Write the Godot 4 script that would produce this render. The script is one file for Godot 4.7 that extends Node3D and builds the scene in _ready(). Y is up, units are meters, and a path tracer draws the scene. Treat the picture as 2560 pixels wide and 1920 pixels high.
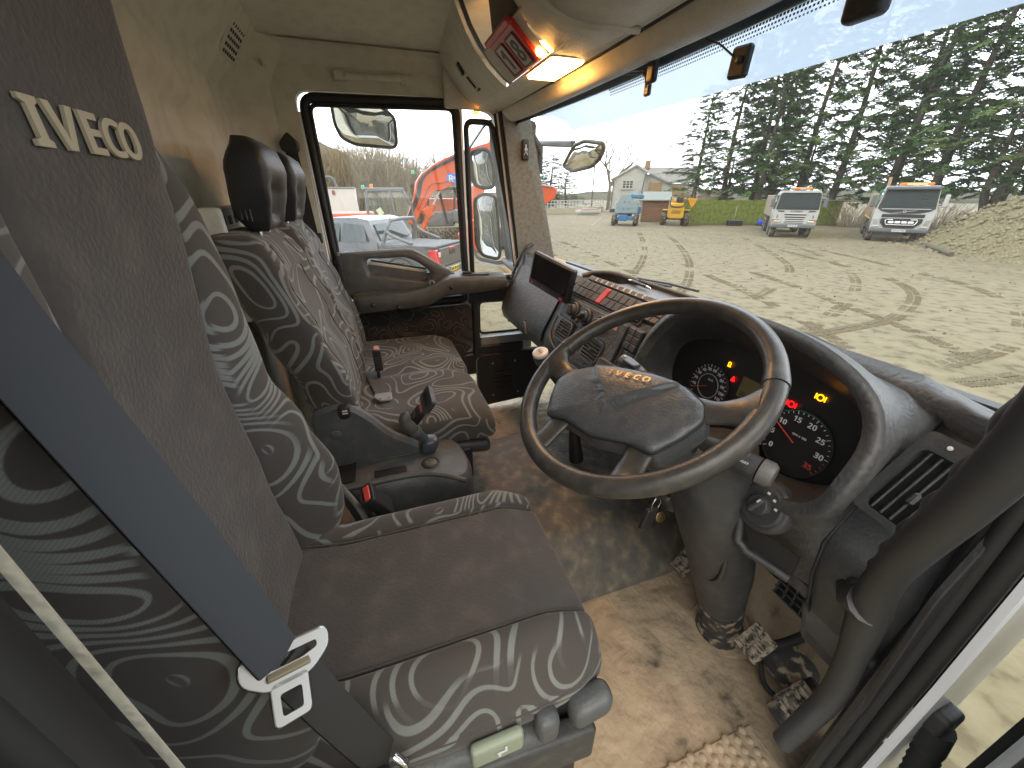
extends Node3D
# Cab of a tipper truck seen through its open driver's door, and the muddy yard in front of it.
# x: right side of the cab (driver) is positive; z: negative is forward; y up. G is the yard's ground.
const G := -0.25
var M := {}
var taken := {}
var rng := RandomNumberGenerator.new()

func lin(r, g = -1.0, b = -1.0) -> Color:
	if g < 0.0:
		g = r
		b = r
	return Color(r, g, b).linear_to_srgb()

func numbered(called: String) -> String:
	var k: int = taken.get(called, 0)
	taken[called] = k + 1
	return called if k == 0 else "%s_%03d" % [called, k]

func tag(o, label, category, group = ""):
	o.set_meta("label", label)
	o.set_meta("category", category)
	if group:
		o.set_meta("group", group)
	return o

func thing(called, label, category, at = Vector3.ZERO, group = "", turn = 0.0):
	var o := Node3D.new()
	o.name = numbered(called)
	add_child(o)
	o.position = at
	o.rotation.y = turn
	return tag(o, label, category, group)

# parts are modelled in world coordinates: the parent's origin is taken off again
func part(parent, called, mesh, mat, label = ""):
	var o := MeshInstance3D.new()
	o.name = called
	o.mesh = mesh
	o.material_override = mat
	parent.add_child(o, true)
	var p = parent
	while p != self:
		o.position -= o.basis * p.position
		p = p.get_parent()
	if label:
		o.set_meta("label", label)
	return o

# part in the parent's own coordinates
func piece(parent, called, mesh, mat, at = Vector3.ZERO, basis = Basis(), label = ""):
	var o := MeshInstance3D.new()
	o.name = called
	o.mesh = mesh
	o.material_override = mat
	parent.add_child(o, true)
	o.position = at
	o.basis = basis
	if label:
		o.set_meta("label", label)
	return o

func solo(called, mesh, mat, label, category, group = "", at = Vector3.ZERO):
	var o := MeshInstance3D.new()
	o.name = numbered(called)
	o.mesh = mesh
	o.material_override = mat
	add_child(o)
	o.position = at
	return tag(o, label, category, group)

func struct(called, mesh, mat, kind = "structure"):
	var o := MeshInstance3D.new()
	o.name = numbered(called)
	o.mesh = mesh
	o.material_override = mat
	add_child(o)
	o.set_meta("kind", kind)
	return o

func another(o, label = ""):
	var c = o.duplicate()
	var base: String = String(o.name)
	var rx := RegEx.create_from_string("_\\d{3}$")
	c.name = numbered(rx.sub(base, ""))
	add_child(c)
	if label:
		c.set_meta("label", label)
	return c

# ---------- mesh building
class MB:
	var v := PackedVector3Array()
	var uv := PackedVector2Array()
	var ix := PackedInt32Array()
	var col := PackedColorArray()
	var tint := Color(1, 1, 1)
	var colored := false

	func add(p: Vector3, t := Vector2.ZERO) -> int:
		v.append(p)
		uv.append(t)
		col.append(tint)
		return v.size() - 1

	func tri(a: Vector3, b: Vector3, c: Vector3):
		var k := v.size()
		add(a, Vector2(0, 0)); add(b, Vector2(1, 0)); add(c, Vector2(1, 1))
		ix.append_array([k, k + 1, k + 2])
		return self

	func quad(a: Vector3, b: Vector3, c: Vector3, d: Vector3):
		var k := v.size()
		add(a, Vector2(0, 1)); add(b, Vector2(1, 1)); add(c, Vector2(1, 0)); add(d, Vector2(0, 0))
		ix.append_array([k, k + 1, k + 2, k, k + 2, k + 3])
		return self

	# rows of equal length, smooth inside
	func grid(rows: Array, close_u := false, close_v := false):
		var k := v.size()
		var nr := rows.size()
		var nc: int = rows[0].size()
		for r in nr:
			for c in nc:
				add(rows[r][c], Vector2(float(c) / maxi(1, nc - 1), float(r) / maxi(1, nr - 1)))
		for r in (nr if close_v else nr - 1):
			for c in (nc if close_u else nc - 1):
				var a := k + r * nc + c
				var b := k + r * nc + (c + 1) % nc
				var d := k + ((r + 1) % nr) * nc + c
				var e := k + ((r + 1) % nr) * nc + (c + 1) % nc
				ix.append_array([a, b, e, a, e, d])
		return self

	func fan(loop, flip := false):
		var m := Vector3.ZERO
		for p in loop:
			m += p
		m /= loop.size()
		var k := add(m, Vector2(0.5, 0.5))
		for p in loop:
			add(p)
		var n: int = loop.size()
		for i in n:
			if flip:
				ix.append_array([k, k + 1 + (i + 1) % n, k + 1 + i])
			else:
				ix.append_array([k, k + 1 + i, k + 1 + (i + 1) % n])
		return self

	# box with chamfered edges; t places it
	func box(c: Vector3, s: Vector3, bev := 0.0, t := Basis()):
		var h := s * 0.5
		bev = minf(bev, minf(h.x, minf(h.y, h.z)) * 0.95)
		var pt = func(x, y, z) -> Vector3: return c + t * Vector3(x, y, z)
		var i := h - Vector3(bev, bev, bev)
		for sg in [-1.0, 1.0]:
			quad(pt.call(sg * h.x, -i.y, -i.z * sg), pt.call(sg * h.x, -i.y, i.z * sg), pt.call(sg * h.x, i.y, i.z * sg), pt.call(sg * h.x, i.y, -i.z * sg))
			quad(pt.call(-i.x * sg, sg * h.y, -i.z), pt.call(i.x * sg, sg * h.y, -i.z), pt.call(i.x * sg, sg * h.y, i.z), pt.call(-i.x * sg, sg * h.y, i.z))
			quad(pt.call(i.x * sg, -i.y, sg * h.z), pt.call(-i.x * sg, -i.y, sg * h.z), pt.call(-i.x * sg, i.y, sg * h.z), pt.call(i.x * sg, i.y, sg * h.z))
		if bev > 0.0:
			for a in [-1.0, 1.0]:
				for b in [-1.0, 1.0]:
					quad(pt.call(-i.x, a * h.y, b * i.z), pt.call(i.x, a * h.y, b * i.z), pt.call(i.x, a * i.y, b * h.z), pt.call(-i.x, a * i.y, b * h.z))
					quad(pt.call(a * h.x, -i.y, b * i.z), pt.call(a * h.x, i.y, b * i.z), pt.call(a * i.x, i.y, b * h.z), pt.call(a * i.x, -i.y, b * h.z))
					quad(pt.call(a * h.x, b * i.y, -i.z), pt.call(a * h.x, b * i.y, i.z), pt.call(a * i.x, b * h.y, i.z), pt.call(a * i.x, b * h.y, -i.z))
					for d in [-1.0, 1.0]:
						tri(pt.call(a * h.x, b * i.y, d * i.z), pt.call(a * i.x, b * h.y, d * i.z), pt.call(a * i.x, b * i.y, d * h.z))
		return self

	func bar(a: Vector3, b: Vector3, w: float, h: float, bev := 0.0, up := Vector3.UP):
		var d := (b - a)
		var l := d.length()
		var x := d / l
		if absf(x.dot(up)) > 0.98:
			up = Vector3.RIGHT
		var z := x.cross(up).normalized()
		var y := z.cross(x)
		return box((a + b) * 0.5, Vector3(l, h, w), bev, Basis(x, y, z))

	# tube along points; radii number or array; flat: height over width of the section
	func tube(path, rad, seg := 10, caps := true, closed := false, flat := 1.0, up := Vector3.UP):
		var n: int = path.size()
		var rows := []
		var side := Vector3.ZERO
		for i in n:
			var a: Vector3 = path[(i - 1 + n) % n] if closed or i > 0 else path[0]
			var b: Vector3 = path[(i + 1) % n] if closed or i < n - 1 else path[n - 1]
			var d := (b - a).normalized()
			if side == Vector3.ZERO:
				var u := up if absf(d.dot(up)) < 0.95 else Vector3(0.3, 0.1, 1).normalized()
				side = d.cross(u).normalized()
			side = (side - d * side.dot(d)).normalized()
			var w := side.cross(d)
			var r: float = rad[i] if rad is Array else rad
			var loop := PackedVector3Array()
			for s in seg:
				var q := TAU * s / seg
				loop.append(path[i] + side * cos(q) * r + w * sin(q) * r * flat)
			rows.append(loop)
		grid(rows, true, closed)
		if caps and not closed:
			fan(rows[0])
			fan(rows[n - 1], true)
		return self

	# profile of (radius, height) round an axis
	func lathe(prof, seg := 20, at := Vector3.ZERO, t := Basis(), hard := false):
		var rows := []
		for p in prof:
			var loop := PackedVector3Array()
			for s in seg:
				var q := TAU * s / seg
				loop.append(at + t * Vector3(p.x * cos(q), p.y, p.x * sin(q)))
			rows.append(loop)
		if hard:
			for i in rows.size() - 1:
				grid([rows[i], rows[i + 1]], true)
		else:
			grid(rows, true)
		if prof[0].x > 0.0001:
			fan(rows[0])
		if prof[prof.size() - 1].x > 0.0001:
			fan(rows[rows.size() - 1], true)
		return self

	# flat outline given in 3D, pulled along d; chamfer of the front edge
	func plate(loop, d: Vector3, chamfer := 0.0):
		var n: int = loop.size()
		var nrm := Vector3.ZERO
		var m := Vector3.ZERO
		for i in n:
			nrm += Vector3(loop[i]).cross(loop[(i + 1) % n])
			m += loop[i]
		nrm = nrm.normalized()
		m /= n
		var ex := Vector3(loop[1] - loop[0]).normalized()
		var ey := nrm.cross(ex)
		var top := []
		var inner := []
		for p in loop:
			top.append(p + d)
		if chamfer > 0.0:
			for i in n:
				var a: Vector3 = loop[(i - 1 + n) % n]
				var b: Vector3 = loop[i]
				var c: Vector3 = loop[(i + 1) % n]
				var e1 := nrm.cross((b - a).normalized())
				var e2 := nrm.cross((c - b).normalized())
				var k := (e1 + e2)
				k = k / maxf(0.5, k.length_squared() * 0.5)
				inner.append(b + k * chamfer + d)
				top[i] = b + d - d.normalized() * minf(chamfer, d.length() * 0.9)
		else:
			inner = top
		var flat := PackedVector2Array()
		for p in inner:
			flat.append(Vector2((p - m).dot(ex), (p - m).dot(ey)))
		var tr := Geometry2D.triangulate_polygon(flat)
		var k0 := v.size()
		for p in inner:
			add(p, Vector2((p - m).dot(ex), (p - m).dot(ey)))
		for i in tr:
			ix.append(k0 + i)
		k0 = v.size()
		for p in loop:
			add(p, Vector2((p - m).dot(ex), (p - m).dot(ey)))
		for i in range(0, tr.size(), 3):
			ix.append_array([k0 + tr[i], k0 + tr[i + 2], k0 + tr[i + 1]])
		for i in n:
			var j := (i + 1) % n
			quad(loop[i], loop[j], top[j], top[i])
			if chamfer > 0.0:
				quad(top[i], top[j], inner[j], inner[i])
		return self

	# frame between two loops of equal count, pulled along d
	func ring(outer, inner, d: Vector3):
		var n: int = outer.size()
		for i in n:
			var j := (i + 1) % n
			quad(outer[i] + d, outer[j] + d, inner[j] + d, inner[i] + d)
			quad(outer[j], outer[i], inner[i], inner[j])
			quad(outer[i], outer[j], outer[j] + d, outer[i] + d)
			quad(inner[j], inner[i], inner[i] + d, inner[j] + d)
		return self

	# soft cushion: rounded box of half size h, pushed through f
	func soft(c: Vector3, s: Vector3, r: float, nx := 8, ny := 8, nz := 8, f = null):
		var h := s * 0.5
		r = minf(r, minf(h.x, minf(h.y, h.z)) * 0.999)
		var ax := []
		var cnt := [nx, ny, nz]
		for a in 3:
			var l := [-h[a], -h[a] + r * 0.2, -h[a] + r * 0.55]
			var w := h[a] - r
			for i in cnt[a] + 1:
				l.append(lerpf(-w, w, float(i) / cnt[a]))
			l.append_array([h[a] - r * 0.55, h[a] - r * 0.2, h[a]])
			ax.append(l)
		var known := {}
		for a in 3:
			var b: int = (a + 1) % 3
			var d: int = (a + 2) % 3
			for sg in [-1.0, 1.0]:
				var ids := []
				for i in ax[b].size():
					var row := PackedInt32Array()
					for j in ax[d].size():
						var p := Vector3.ZERO
						p[a] = sg * h[a]
						p[b] = ax[b][i]
						p[d] = ax[d][j]
						var key := Vector3i((p * 20000.0).round())
						if not known.has(key):
							var q := p.clamp(-h + Vector3(r, r, r), h - Vector3(r, r, r))
							var o := q + (p - q).normalized() * r
							var w: Vector3 = c + o
							if f:
								w = f.call(w)
							known[key] = add(w, Vector2(o[b], o[d]))
						row.append(known[key])
					ids.append(row)
				for i in ids.size() - 1:
					for j in ids[0].size() - 1:
						if sg > 0:
							ix.append_array([ids[i][j], ids[i][j + 1], ids[i + 1][j + 1], ids[i][j], ids[i + 1][j + 1], ids[i + 1][j]])
						else:
							ix.append_array([ids[i][j], ids[i + 1][j + 1], ids[i][j + 1], ids[i][j], ids[i + 1][j], ids[i + 1][j + 1]])
		return self

	func moved(t: Transform3D):
		for i in v.size():
			v[i] = t * v[i]
		return self

	func mesh() -> ArrayMesh:
		var nn := PackedVector3Array()
		nn.resize(v.size())
		for i in range(0, ix.size(), 3):
			var a := v[ix[i]]
			var f := (v[ix[i + 2]] - a).cross(v[ix[i + 1]] - a)
			nn[ix[i]] += f
			nn[ix[i + 1]] += f
			nn[ix[i + 2]] += f
		for i in nn.size():
			nn[i] = nn[i].normalized() if nn[i].length_squared() > 1e-18 else Vector3.UP
		var arr := []
		arr.resize(Mesh.ARRAY_MAX)
		arr[Mesh.ARRAY_VERTEX] = v
		arr[Mesh.ARRAY_NORMAL] = nn
		arr[Mesh.ARRAY_TEX_UV] = uv
		if colored:
			arr[Mesh.ARRAY_COLOR] = col
		arr[Mesh.ARRAY_INDEX] = ix
		var m := ArrayMesh.new()
		m.add_surface_from_arrays(Mesh.PRIMITIVE_TRIANGLES, arr)
		return m

func mb() -> MB:
	return MB.new()

func bx(c: Vector3, s: Vector3, bev := 0.004, t := Basis()) -> ArrayMesh:
	return MB.new().box(c, s, bev, t).mesh()

# rounded rectangle of points in the plane of ex, ey
func rrect(c: Vector3, ex: Vector3, ey: Vector3, w: float, h: float, r: float, n := 5) -> Array:
	var out := []
	r = minf(r, minf(w, h) * 0.499)
	for q in 4:
		var sx: float = [1, -1, -1, 1][q]
		var sy: float = [1, 1, -1, -1][q]
		for i in n + 1:
			var a: float = PI * 0.5 * (q + float(i) / n)
			out.append(c + ex * (sx * (w * 0.5 - r) + cos(a) * r) + ey * (sy * (h * 0.5 - r) + sin(a) * r))
	return out

# rounds the corners of a closed outline of 3D points
func rounded(pts: Array, r: float, n := 4) -> Array:
	var out := []
	var c := pts.size()
	for i in c:
		var a: Vector3 = pts[(i - 1 + c) % c]
		var b: Vector3 = pts[i]
		var d: Vector3 = pts[(i + 1) % c]
		var ra := minf(r, a.distance_to(b) * 0.45)
		var rd := minf(r, d.distance_to(b) * 0.45)
		var p := b + (a - b).normalized() * ra
		var q := b + (d - b).normalized() * rd
		for k in n + 1:
			var t := float(k) / n
			out.append(p.lerp(b, t).lerp(b.lerp(q, t), t))
	return out

# smooth curve through points
func curve(pts: Array, per := 6, closed := false) -> Array:
	var out := []
	var n := pts.size()
	for i in (n if closed else n - 1):
		var a: Vector3 = pts[(i - 1 + n) % n] if closed or i > 0 else pts[0] * 2.0 - pts[1]
		var b: Vector3 = pts[i]
		var c: Vector3 = pts[(i + 1) % n]
		var d: Vector3 = pts[(i + 2) % n] if closed or i < n - 2 else c * 2.0 - b
		for k in per:
			out.append(b.cubic_interpolate(c, a, d, float(k) / per))
	if not closed:
		out.append(pts[n - 1])
	return out

func text_mesh(s: String, size: float, depth := 0.001, bold := true) -> TextMesh:
	var t := TextMesh.new()
	t.text = s
	var f := SystemFont.new()
	f.font_names = PackedStringArray(["Droid Sans"])
	f.font_weight = 700 if bold else 400
	t.font = f
	t.font_size = 32
	t.pixel_size = size / 23.0
	t.depth = depth
	t.curve_step = 1.0
	return t

# piecewise linear look-up
func along(x: float, xs: Array, ys: Array) -> float:
	if x <= xs[0]:
		return ys[0]
	for i in xs.size() - 1:
		if x <= xs[i + 1]:
			var t: float = (x - xs[i]) / (xs[i + 1] - xs[i])
			t = t * t * (3.0 - 2.0 * t)
			return lerpf(ys[i], ys[i + 1], t)
	return ys[ys.size() - 1]

# ---------- textures
func noise(freq: float, sd: int, oct := 4, kind := FastNoiseLite.TYPE_SIMPLEX_SMOOTH) -> FastNoiseLite:
	var n := FastNoiseLite.new()
	n.noise_type = kind
	n.seed = sd
	n.frequency = freq
	n.fractal_octaves = oct
	return n

func ntex(freq: float, sd: int, oct := 4, size := 512, ramp = null, bump := -1.0) -> NoiseTexture2D:
	var t := NoiseTexture2D.new()
	t.width = size
	t.height = size
	t.seamless = true
	t.noise = noise(freq, sd, oct)
	if ramp:
		var g := Gradient.new()
		g.offsets = PackedFloat32Array(ramp[0])
		g.colors = PackedColorArray(ramp[1])
		t.color_ramp = g
	if bump > 0.0:
		t.as_normal_map = true
		t.bump_strength = bump
	return t

func tex(im: Image) -> ImageTexture:
	return ImageTexture.create_from_image(im)

# looping contour lines woven into the seat cloth; repeats without a seam
func swirl_image(n: int, sd: int, base: Color, line: Color) -> Image:
	var r := RandomNumberGenerator.new()
	r.seed = sd
	var waves := []
	for i in 11:
		var k := Vector2(r.randi_range(-2, 3), r.randi_range(-3, 2))
		if k.length() < 0.9:
			k = Vector2(1, 2)
		waves.append([k.x * TAU / n, k.y * TAU / n, r.randf() * TAU, 1.0 / (0.55 + 0.42 * k.length())])
	var h := PackedFloat32Array()
	h.resize(n * n)
	for y in n:
		for x in n:
			var px := x + 26.0 * n / 640.0 * sin(TAU * (2.0 * y / n) + 1.0 + 1.5 * sin(TAU * x / n))
			var py := y + 30.0 * n / 640.0 * sin(TAU * (2.0 * x / n) + 2.2 + 1.2 * sin(TAU * 2.0 * y / n))
			var s := 0.0
			for w in waves:
				s += w[3] * sin(w[0] * px + w[1] * py + w[2])
			h[y * n + x] = s
	var im := Image.create(n, n, false, Image.FORMAT_RGB8)
	var mm := n / 640.0
	for y in n:
		var yn := ((y + 1) % n) * n
		for x in n:
			var c := h[y * n + x] * 0.85
			var gx := h[y * n + (x + 1) % n] * 0.85 - c
			var gy := h[yn + x] * 0.85 - c
			var t := absf(c - roundf(c)) / maxf(sqrt(gx * gx + gy * gy), 0.011 / mm)
			var wide := (3.7 + 1.9 * sin(TAU * (x + 2 * y) / n) * cos(TAU * (2 * x - y) / n)) * mm
			var k := clampf(wide - t + 0.5, 0.0, 1.0) * smoothstep(0.004 / mm, 0.010 / mm, sqrt(gx * gx + gy * gy))
			if (x + y) % 4 == 0:
				k *= 0.7
			im.set_pixel(x, y, base.lerp(line, k))
	return im

func mat(rough: float, color: Color, metal := 0.0, spec := 0.5) -> StandardMaterial3D:
	var m := StandardMaterial3D.new()
	m.albedo_color = color
	m.roughness = rough
	m.metallic = metal
	m.metallic_specular = spec
	return m

func tri(m: StandardMaterial3D, scale: float, world := false) -> StandardMaterial3D:
	m.uv1_triplanar = true
	m.uv1_world_triplanar = world
	m.uv1_scale = Vector3(scale, scale, scale)
	m.uv1_triplanar_sharpness = 6.0
	return m

func bumped(m: StandardMaterial3D, t: Texture2D, k := 1.0) -> StandardMaterial3D:
	m.normal_enabled = true
	m.normal_texture = t
	m.normal_scale = k
	return m

# dust and scuffs: light patches of dirt over a base colour, as a colour texture
func dusty(base: Color, dust: Color, sd: int, lo := 0.45, hi := 0.8, size := 512, freq := 0.012) -> NoiseTexture2D:
	return ntex(freq, sd, 6, size, [[0.0, lo, hi, 1.0], [base, base, base.lerp(dust, 0.6), dust]])

func weave_image(n: int) -> Image:
	var im := Image.create(n, n, false, Image.FORMAT_RGB8)
	for y in n:
		for x in n:
			var t := float((x + y) % 8) / 8.0
			var a := cos(TAU * t) * 0.6
			var b := sin(TAU * y / 8.0) * 0.25
			var v3 := Vector3(a * 0.7, a * 0.7 + b, 1.0).normalized()
			im.set_pixel(x, y, Color(v3.x * 0.5 + 0.5, v3.y * 0.5 + 0.5, v3.z * 0.5 + 0.5))
	return im

func make_materials():
	var grain := ntex(0.09, 3, 3, 512, null, 3.0)
	var leather := ntex(0.05, 8, 2, 512, null, 5.0)
	var weave := tex(weave_image(64))
	# plastics
	var dark := lin(0.040, 0.041, 0.043)
	M.dash = bumped(tri(mat(0.52, Color.WHITE), 3.0), leather, 0.35)
	M.dash.albedo_texture = dusty(lin(0.060, 0.062, 0.064), lin(0.105, 0.101, 0.090), 21, 0.5, 0.85)
	M.plastic = bumped(tri(mat(0.48, Color.WHITE), 3.0), grain, 0.25)
	M.plastic.albedo_texture = dusty(lin(0.040, 0.042, 0.045), lin(0.080, 0.076, 0.066), 22, 0.5, 0.85)
	M.black = bumped(tri(mat(0.5, lin(0.018, 0.018, 0.019)), 3.0), grain, 0.2)
	M.grey = bumped(tri(mat(0.5, Color.WHITE), 2.5), grain, 0.25)
	M.grey.albedo_texture = dusty(lin(0.075, 0.081, 0.085), lin(0.13, 0.124, 0.108), 23, 0.45, 0.85)
	M.doortrim = bumped(tri(mat(0.5, Color.WHITE), 2.5), grain, 0.25)
	M.doortrim.albedo_texture = dusty(lin(0.066, 0.072, 0.073), lin(0.105, 0.103, 0.094), 24, 0.45, 0.85)
	M.light_grey = mat(0.5, lin(0.22, 0.24, 0.24))
	M.wheel = bumped(tri(mat(0.36, Color.WHITE), 4.0), grain, 0.12)
	M.wheel.albedo_texture = dusty(lin(0.040, 0.038, 0.036), lin(0.090, 0.077, 0.062), 25, 0.42, 0.82)
	M.airbag = bumped(tri(mat(0.42, Color.WHITE), 4.0), grain, 0.3)
	M.airbag.albedo_texture = dusty(lin(0.060, 0.066, 0.075), lin(0.11, 0.107, 0.10), 26, 0.5, 0.85)
	M.rubber = mat(0.75, lin(0.012))
	M.seal = mat(0.6, lin(0.010))
	M.trim_beige = bumped(tri(mat(0.85, Color.WHITE), 2.0), grain, 0.3)
	M.trim_beige.albedo_texture = dusty(lin(0.56, 0.535, 0.44), lin(0.44, 0.41, 0.32), 27, 0.4, 0.9)
	M.liner = bumped(tri(mat(0.95, Color.WHITE), 2.0), grain, 0.5)
	M.liner.albedo_texture = dusty(lin(0.58, 0.555, 0.475), lin(0.48, 0.45, 0.37), 28, 0.4, 0.9)
	M.console_beige = bumped(tri(mat(0.6, Color.WHITE), 2.5), grain, 0.3)
	M.console_beige.albedo_texture = dusty(lin(0.54, 0.515, 0.45), lin(0.44, 0.41, 0.34), 29, 0.4, 0.9)
	M.steel_pillar = bumped(tri(mat(0.55, Color.WHITE), 4.0), grain, 0.3)
	M.steel_pillar.albedo_texture = ntex(0.02, 31, 5, 512, [[0.0, 0.45, 0.7, 1.0], [lin(0.22, 0.245, 0.235), lin(0.195, 0.215, 0.208), lin(0.175, 0.185, 0.178), lin(0.16, 0.13, 0.10)]])
	M.paint_white = mat(0.22, lin(0.68, 0.69, 0.71))
	M.paint_white.clearcoat_enabled = true
	M.paint_white.clearcoat = 0.6
	M.chrome = mat(0.18, lin(0.60, 0.60, 0.58), 1.0)
	M.brushed = mat(0.35, lin(0.42, 0.42, 0.42), 1.0)
	# cloth
	var cloth := lin(0.060, 0.053, 0.049)
	var thread := lin(0.185, 0.20, 0.185)
	var sw := tex(swirl_image(640, 5, cloth, thread))
	M.swirl = bumped(tri(mat(0.92, Color.WHITE), 1.55), weave, 0.0)
	M.swirl.normal_enabled = false
	M.swirl.albedo_texture = sw
	M.swirl.uv1_triplanar_sharpness = 12.0
	M.swirl.rim_enabled = true
	M.swirl.rim = 0.25
	M.swirl_bench = M.swirl.duplicate()
	M.swirl_bench.uv1_scale = Vector3(1.5, 1.5, 1.5)
	M.swirl_bench.uv1_offset = Vector3(0.37, 0.11, 0.2)
	M.swirl_dark = M.swirl.duplicate()
	M.swirl_dark.albedo_texture = tex(swirl_image(320, 9, lin(0.020, 0.019, 0.019), lin(0.075, 0.078, 0.074)))
	M.swirl_dark.uv1_scale = Vector3(2.6, 2.6, 2.6)
	M.cloth = bumped(tri(mat(0.95, Color.WHITE), 2.2), grain, 0.4)
	M.cloth.albedo_texture = ntex(0.011, 41, 6, 512, [[0.0, 0.5, 0.72, 1.0], [lin(0.055, 0.049, 0.046), lin(0.061, 0.054, 0.050), lin(0.070, 0.062, 0.056), lin(0.090, 0.079, 0.068)]])
	M.cloth.rim_enabled = true
	M.cloth.rim = 0.3
	M.webbing = bumped(tri(mat(0.8, lin(0.040, 0.045, 0.053)), 70.0), weave, 0.25)
	M.webbing_dark = bumped(tri(mat(0.8, lin(0.028, 0.027, 0.026)), 70.0), weave, 0.25)
	M.webbing_grey = bumped(tri(mat(0.8, lin(0.080, 0.077, 0.071)), 70.0), weave, 0.25)
	# mud
	var mud := lin(0.36, 0.27, 0.18)
	M.floor_mud = bumped(tri(mat(0.85, Color.WHITE), 1.1), ntex(0.02, 44, 6, 512, null, 5.0), 0.9)
	M.floor_mud.albedo_texture = ntex(0.0065, 43, 7, 1024, [[0.0, 0.14, 0.24, 0.5, 0.72, 1.0], [lin(0.07, 0.06, 0.05), lin(0.19, 0.15, 0.105), lin(0.28, 0.22, 0.152), lin(0.33, 0.26, 0.18), lin(0.37, 0.29, 0.20), lin(0.30, 0.245, 0.18)]])
	M.tunnel_mat = bumped(tri(mat(0.6, Color.WHITE), 1.3), ntex(0.02, 46, 6, 512, null, 5.0), 0.7)
	M.tunnel_mat.albedo_texture = ntex(0.010, 45, 7, 1024, [[0.0, 0.35, 0.6, 0.8, 1.0], [lin(0.080, 0.077, 0.071), lin(0.098, 0.093, 0.084), lin(0.13, 0.117, 0.098), lin(0.20, 0.162, 0.115), lin(0.28, 0.22, 0.155)]])
	M.mud_splash = bumped(tri(mat(0.75, Color.WHITE), 2.4), ntex(0.02, 48, 5, 512, null, 4.0), 0.6)
	M.mud_splash.albedo_texture = ntex(0.018, 47, 5, 512, [[0.0, 0.52, 0.60, 0.68, 1.0], [lin(0.030, 0.031, 0.033), lin(0.036, 0.036, 0.037), lin(0.11, 0.095, 0.075), lin(0.30, 0.24, 0.17), lin(0.36, 0.28, 0.19)]])
	M.pedal_mud = bumped(tri(mat(0.85, Color.WHITE), 9.0), ntex(0.03, 50, 5, 256, null, 5.0), 1.0)
	M.pedal_mud.albedo_texture = ntex(0.02, 49, 5, 256, [[0.0, 0.36, 0.45, 0.6, 1.0], [lin(0.03), lin(0.06, 0.055, 0.05), lin(0.26, 0.22, 0.17), lin(0.40, 0.34, 0.26), lin(0.48, 0.42, 0.34)]])
	# glass
	M.glass = mat(0.02, Color(0.9, 1.0, 0.96, 0.03))
	M.glass.transparency = BaseMaterial3D.TRANSPARENCY_ALPHA
	M.strip_glass = mat(0.4, Color(lin(0.012, 0.036, 0.066), 0.955))
	M.strip_glass.transparency = BaseMaterial3D.TRANSPARENCY_ALPHA
	M.strip_glass.backlight_enabled = true
	M.strip_glass.backlight = Color(0.85, 0.92, 1.0)
	M.mirror = mat(0.02, lin(0.80, 0.80, 0.78), 1.0)
	M.red_plastic = mat(0.3, lin(0.45, 0.03, 0.025))
	M.white_mark = mat(0.6, lin(0.62))
	M.tyre = bumped(tri(mat(0.85, Color.WHITE), 1.5), grain, 0.6)
	M.tyre.albedo_texture = ntex(0.02, 51, 5, 256, [[0.0, 0.45, 0.62, 1.0], [lin(0.02), lin(0.035, 0.032, 0.03), lin(0.16, 0.125, 0.085), lin(0.26, 0.20, 0.14)]])

func glow(c: Color, k: float, base := 0.1) -> StandardMaterial3D:
	var m := mat(0.5, Color(c.r * base, c.g * base, c.b * base))
	m.emission_enabled = true
	m.emission = c
	m.emission_energy_multiplier = k
	return m

# ---------- the cab
func pane(loop, d: Vector3) -> ArrayMesh:
	return mb().plate(loop, d).mesh()

func wscreen(u: float, t: float) -> Vector3:
	# u -1..1 from the passenger's pillar to the driver's, t 0 at the base, 1 at the header
	var bow := 1.0 - u * u
	return Vector3(lerpf(0.965, 0.93, t) * u, lerpf(2.03, 2.715, t), lerpf(-0.93, -0.695, t) - bow * lerpf(0.085, 0.055, t))

func wgrid(t0: float, t1: float, off := 0.0, u0 := -1.0, u1 := 1.0) -> ArrayMesh:
	var rows := []
	for i in 7:
		var row := PackedVector3Array()
		for j in 25:
			row.append(wscreen(lerpf(u0, u1, j / 24.0), lerpf(t0, t1, i / 6.0)) + Vector3(0, 0, off))
		rows.append(row)
	return mb().grid(rows).mesh()

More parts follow.
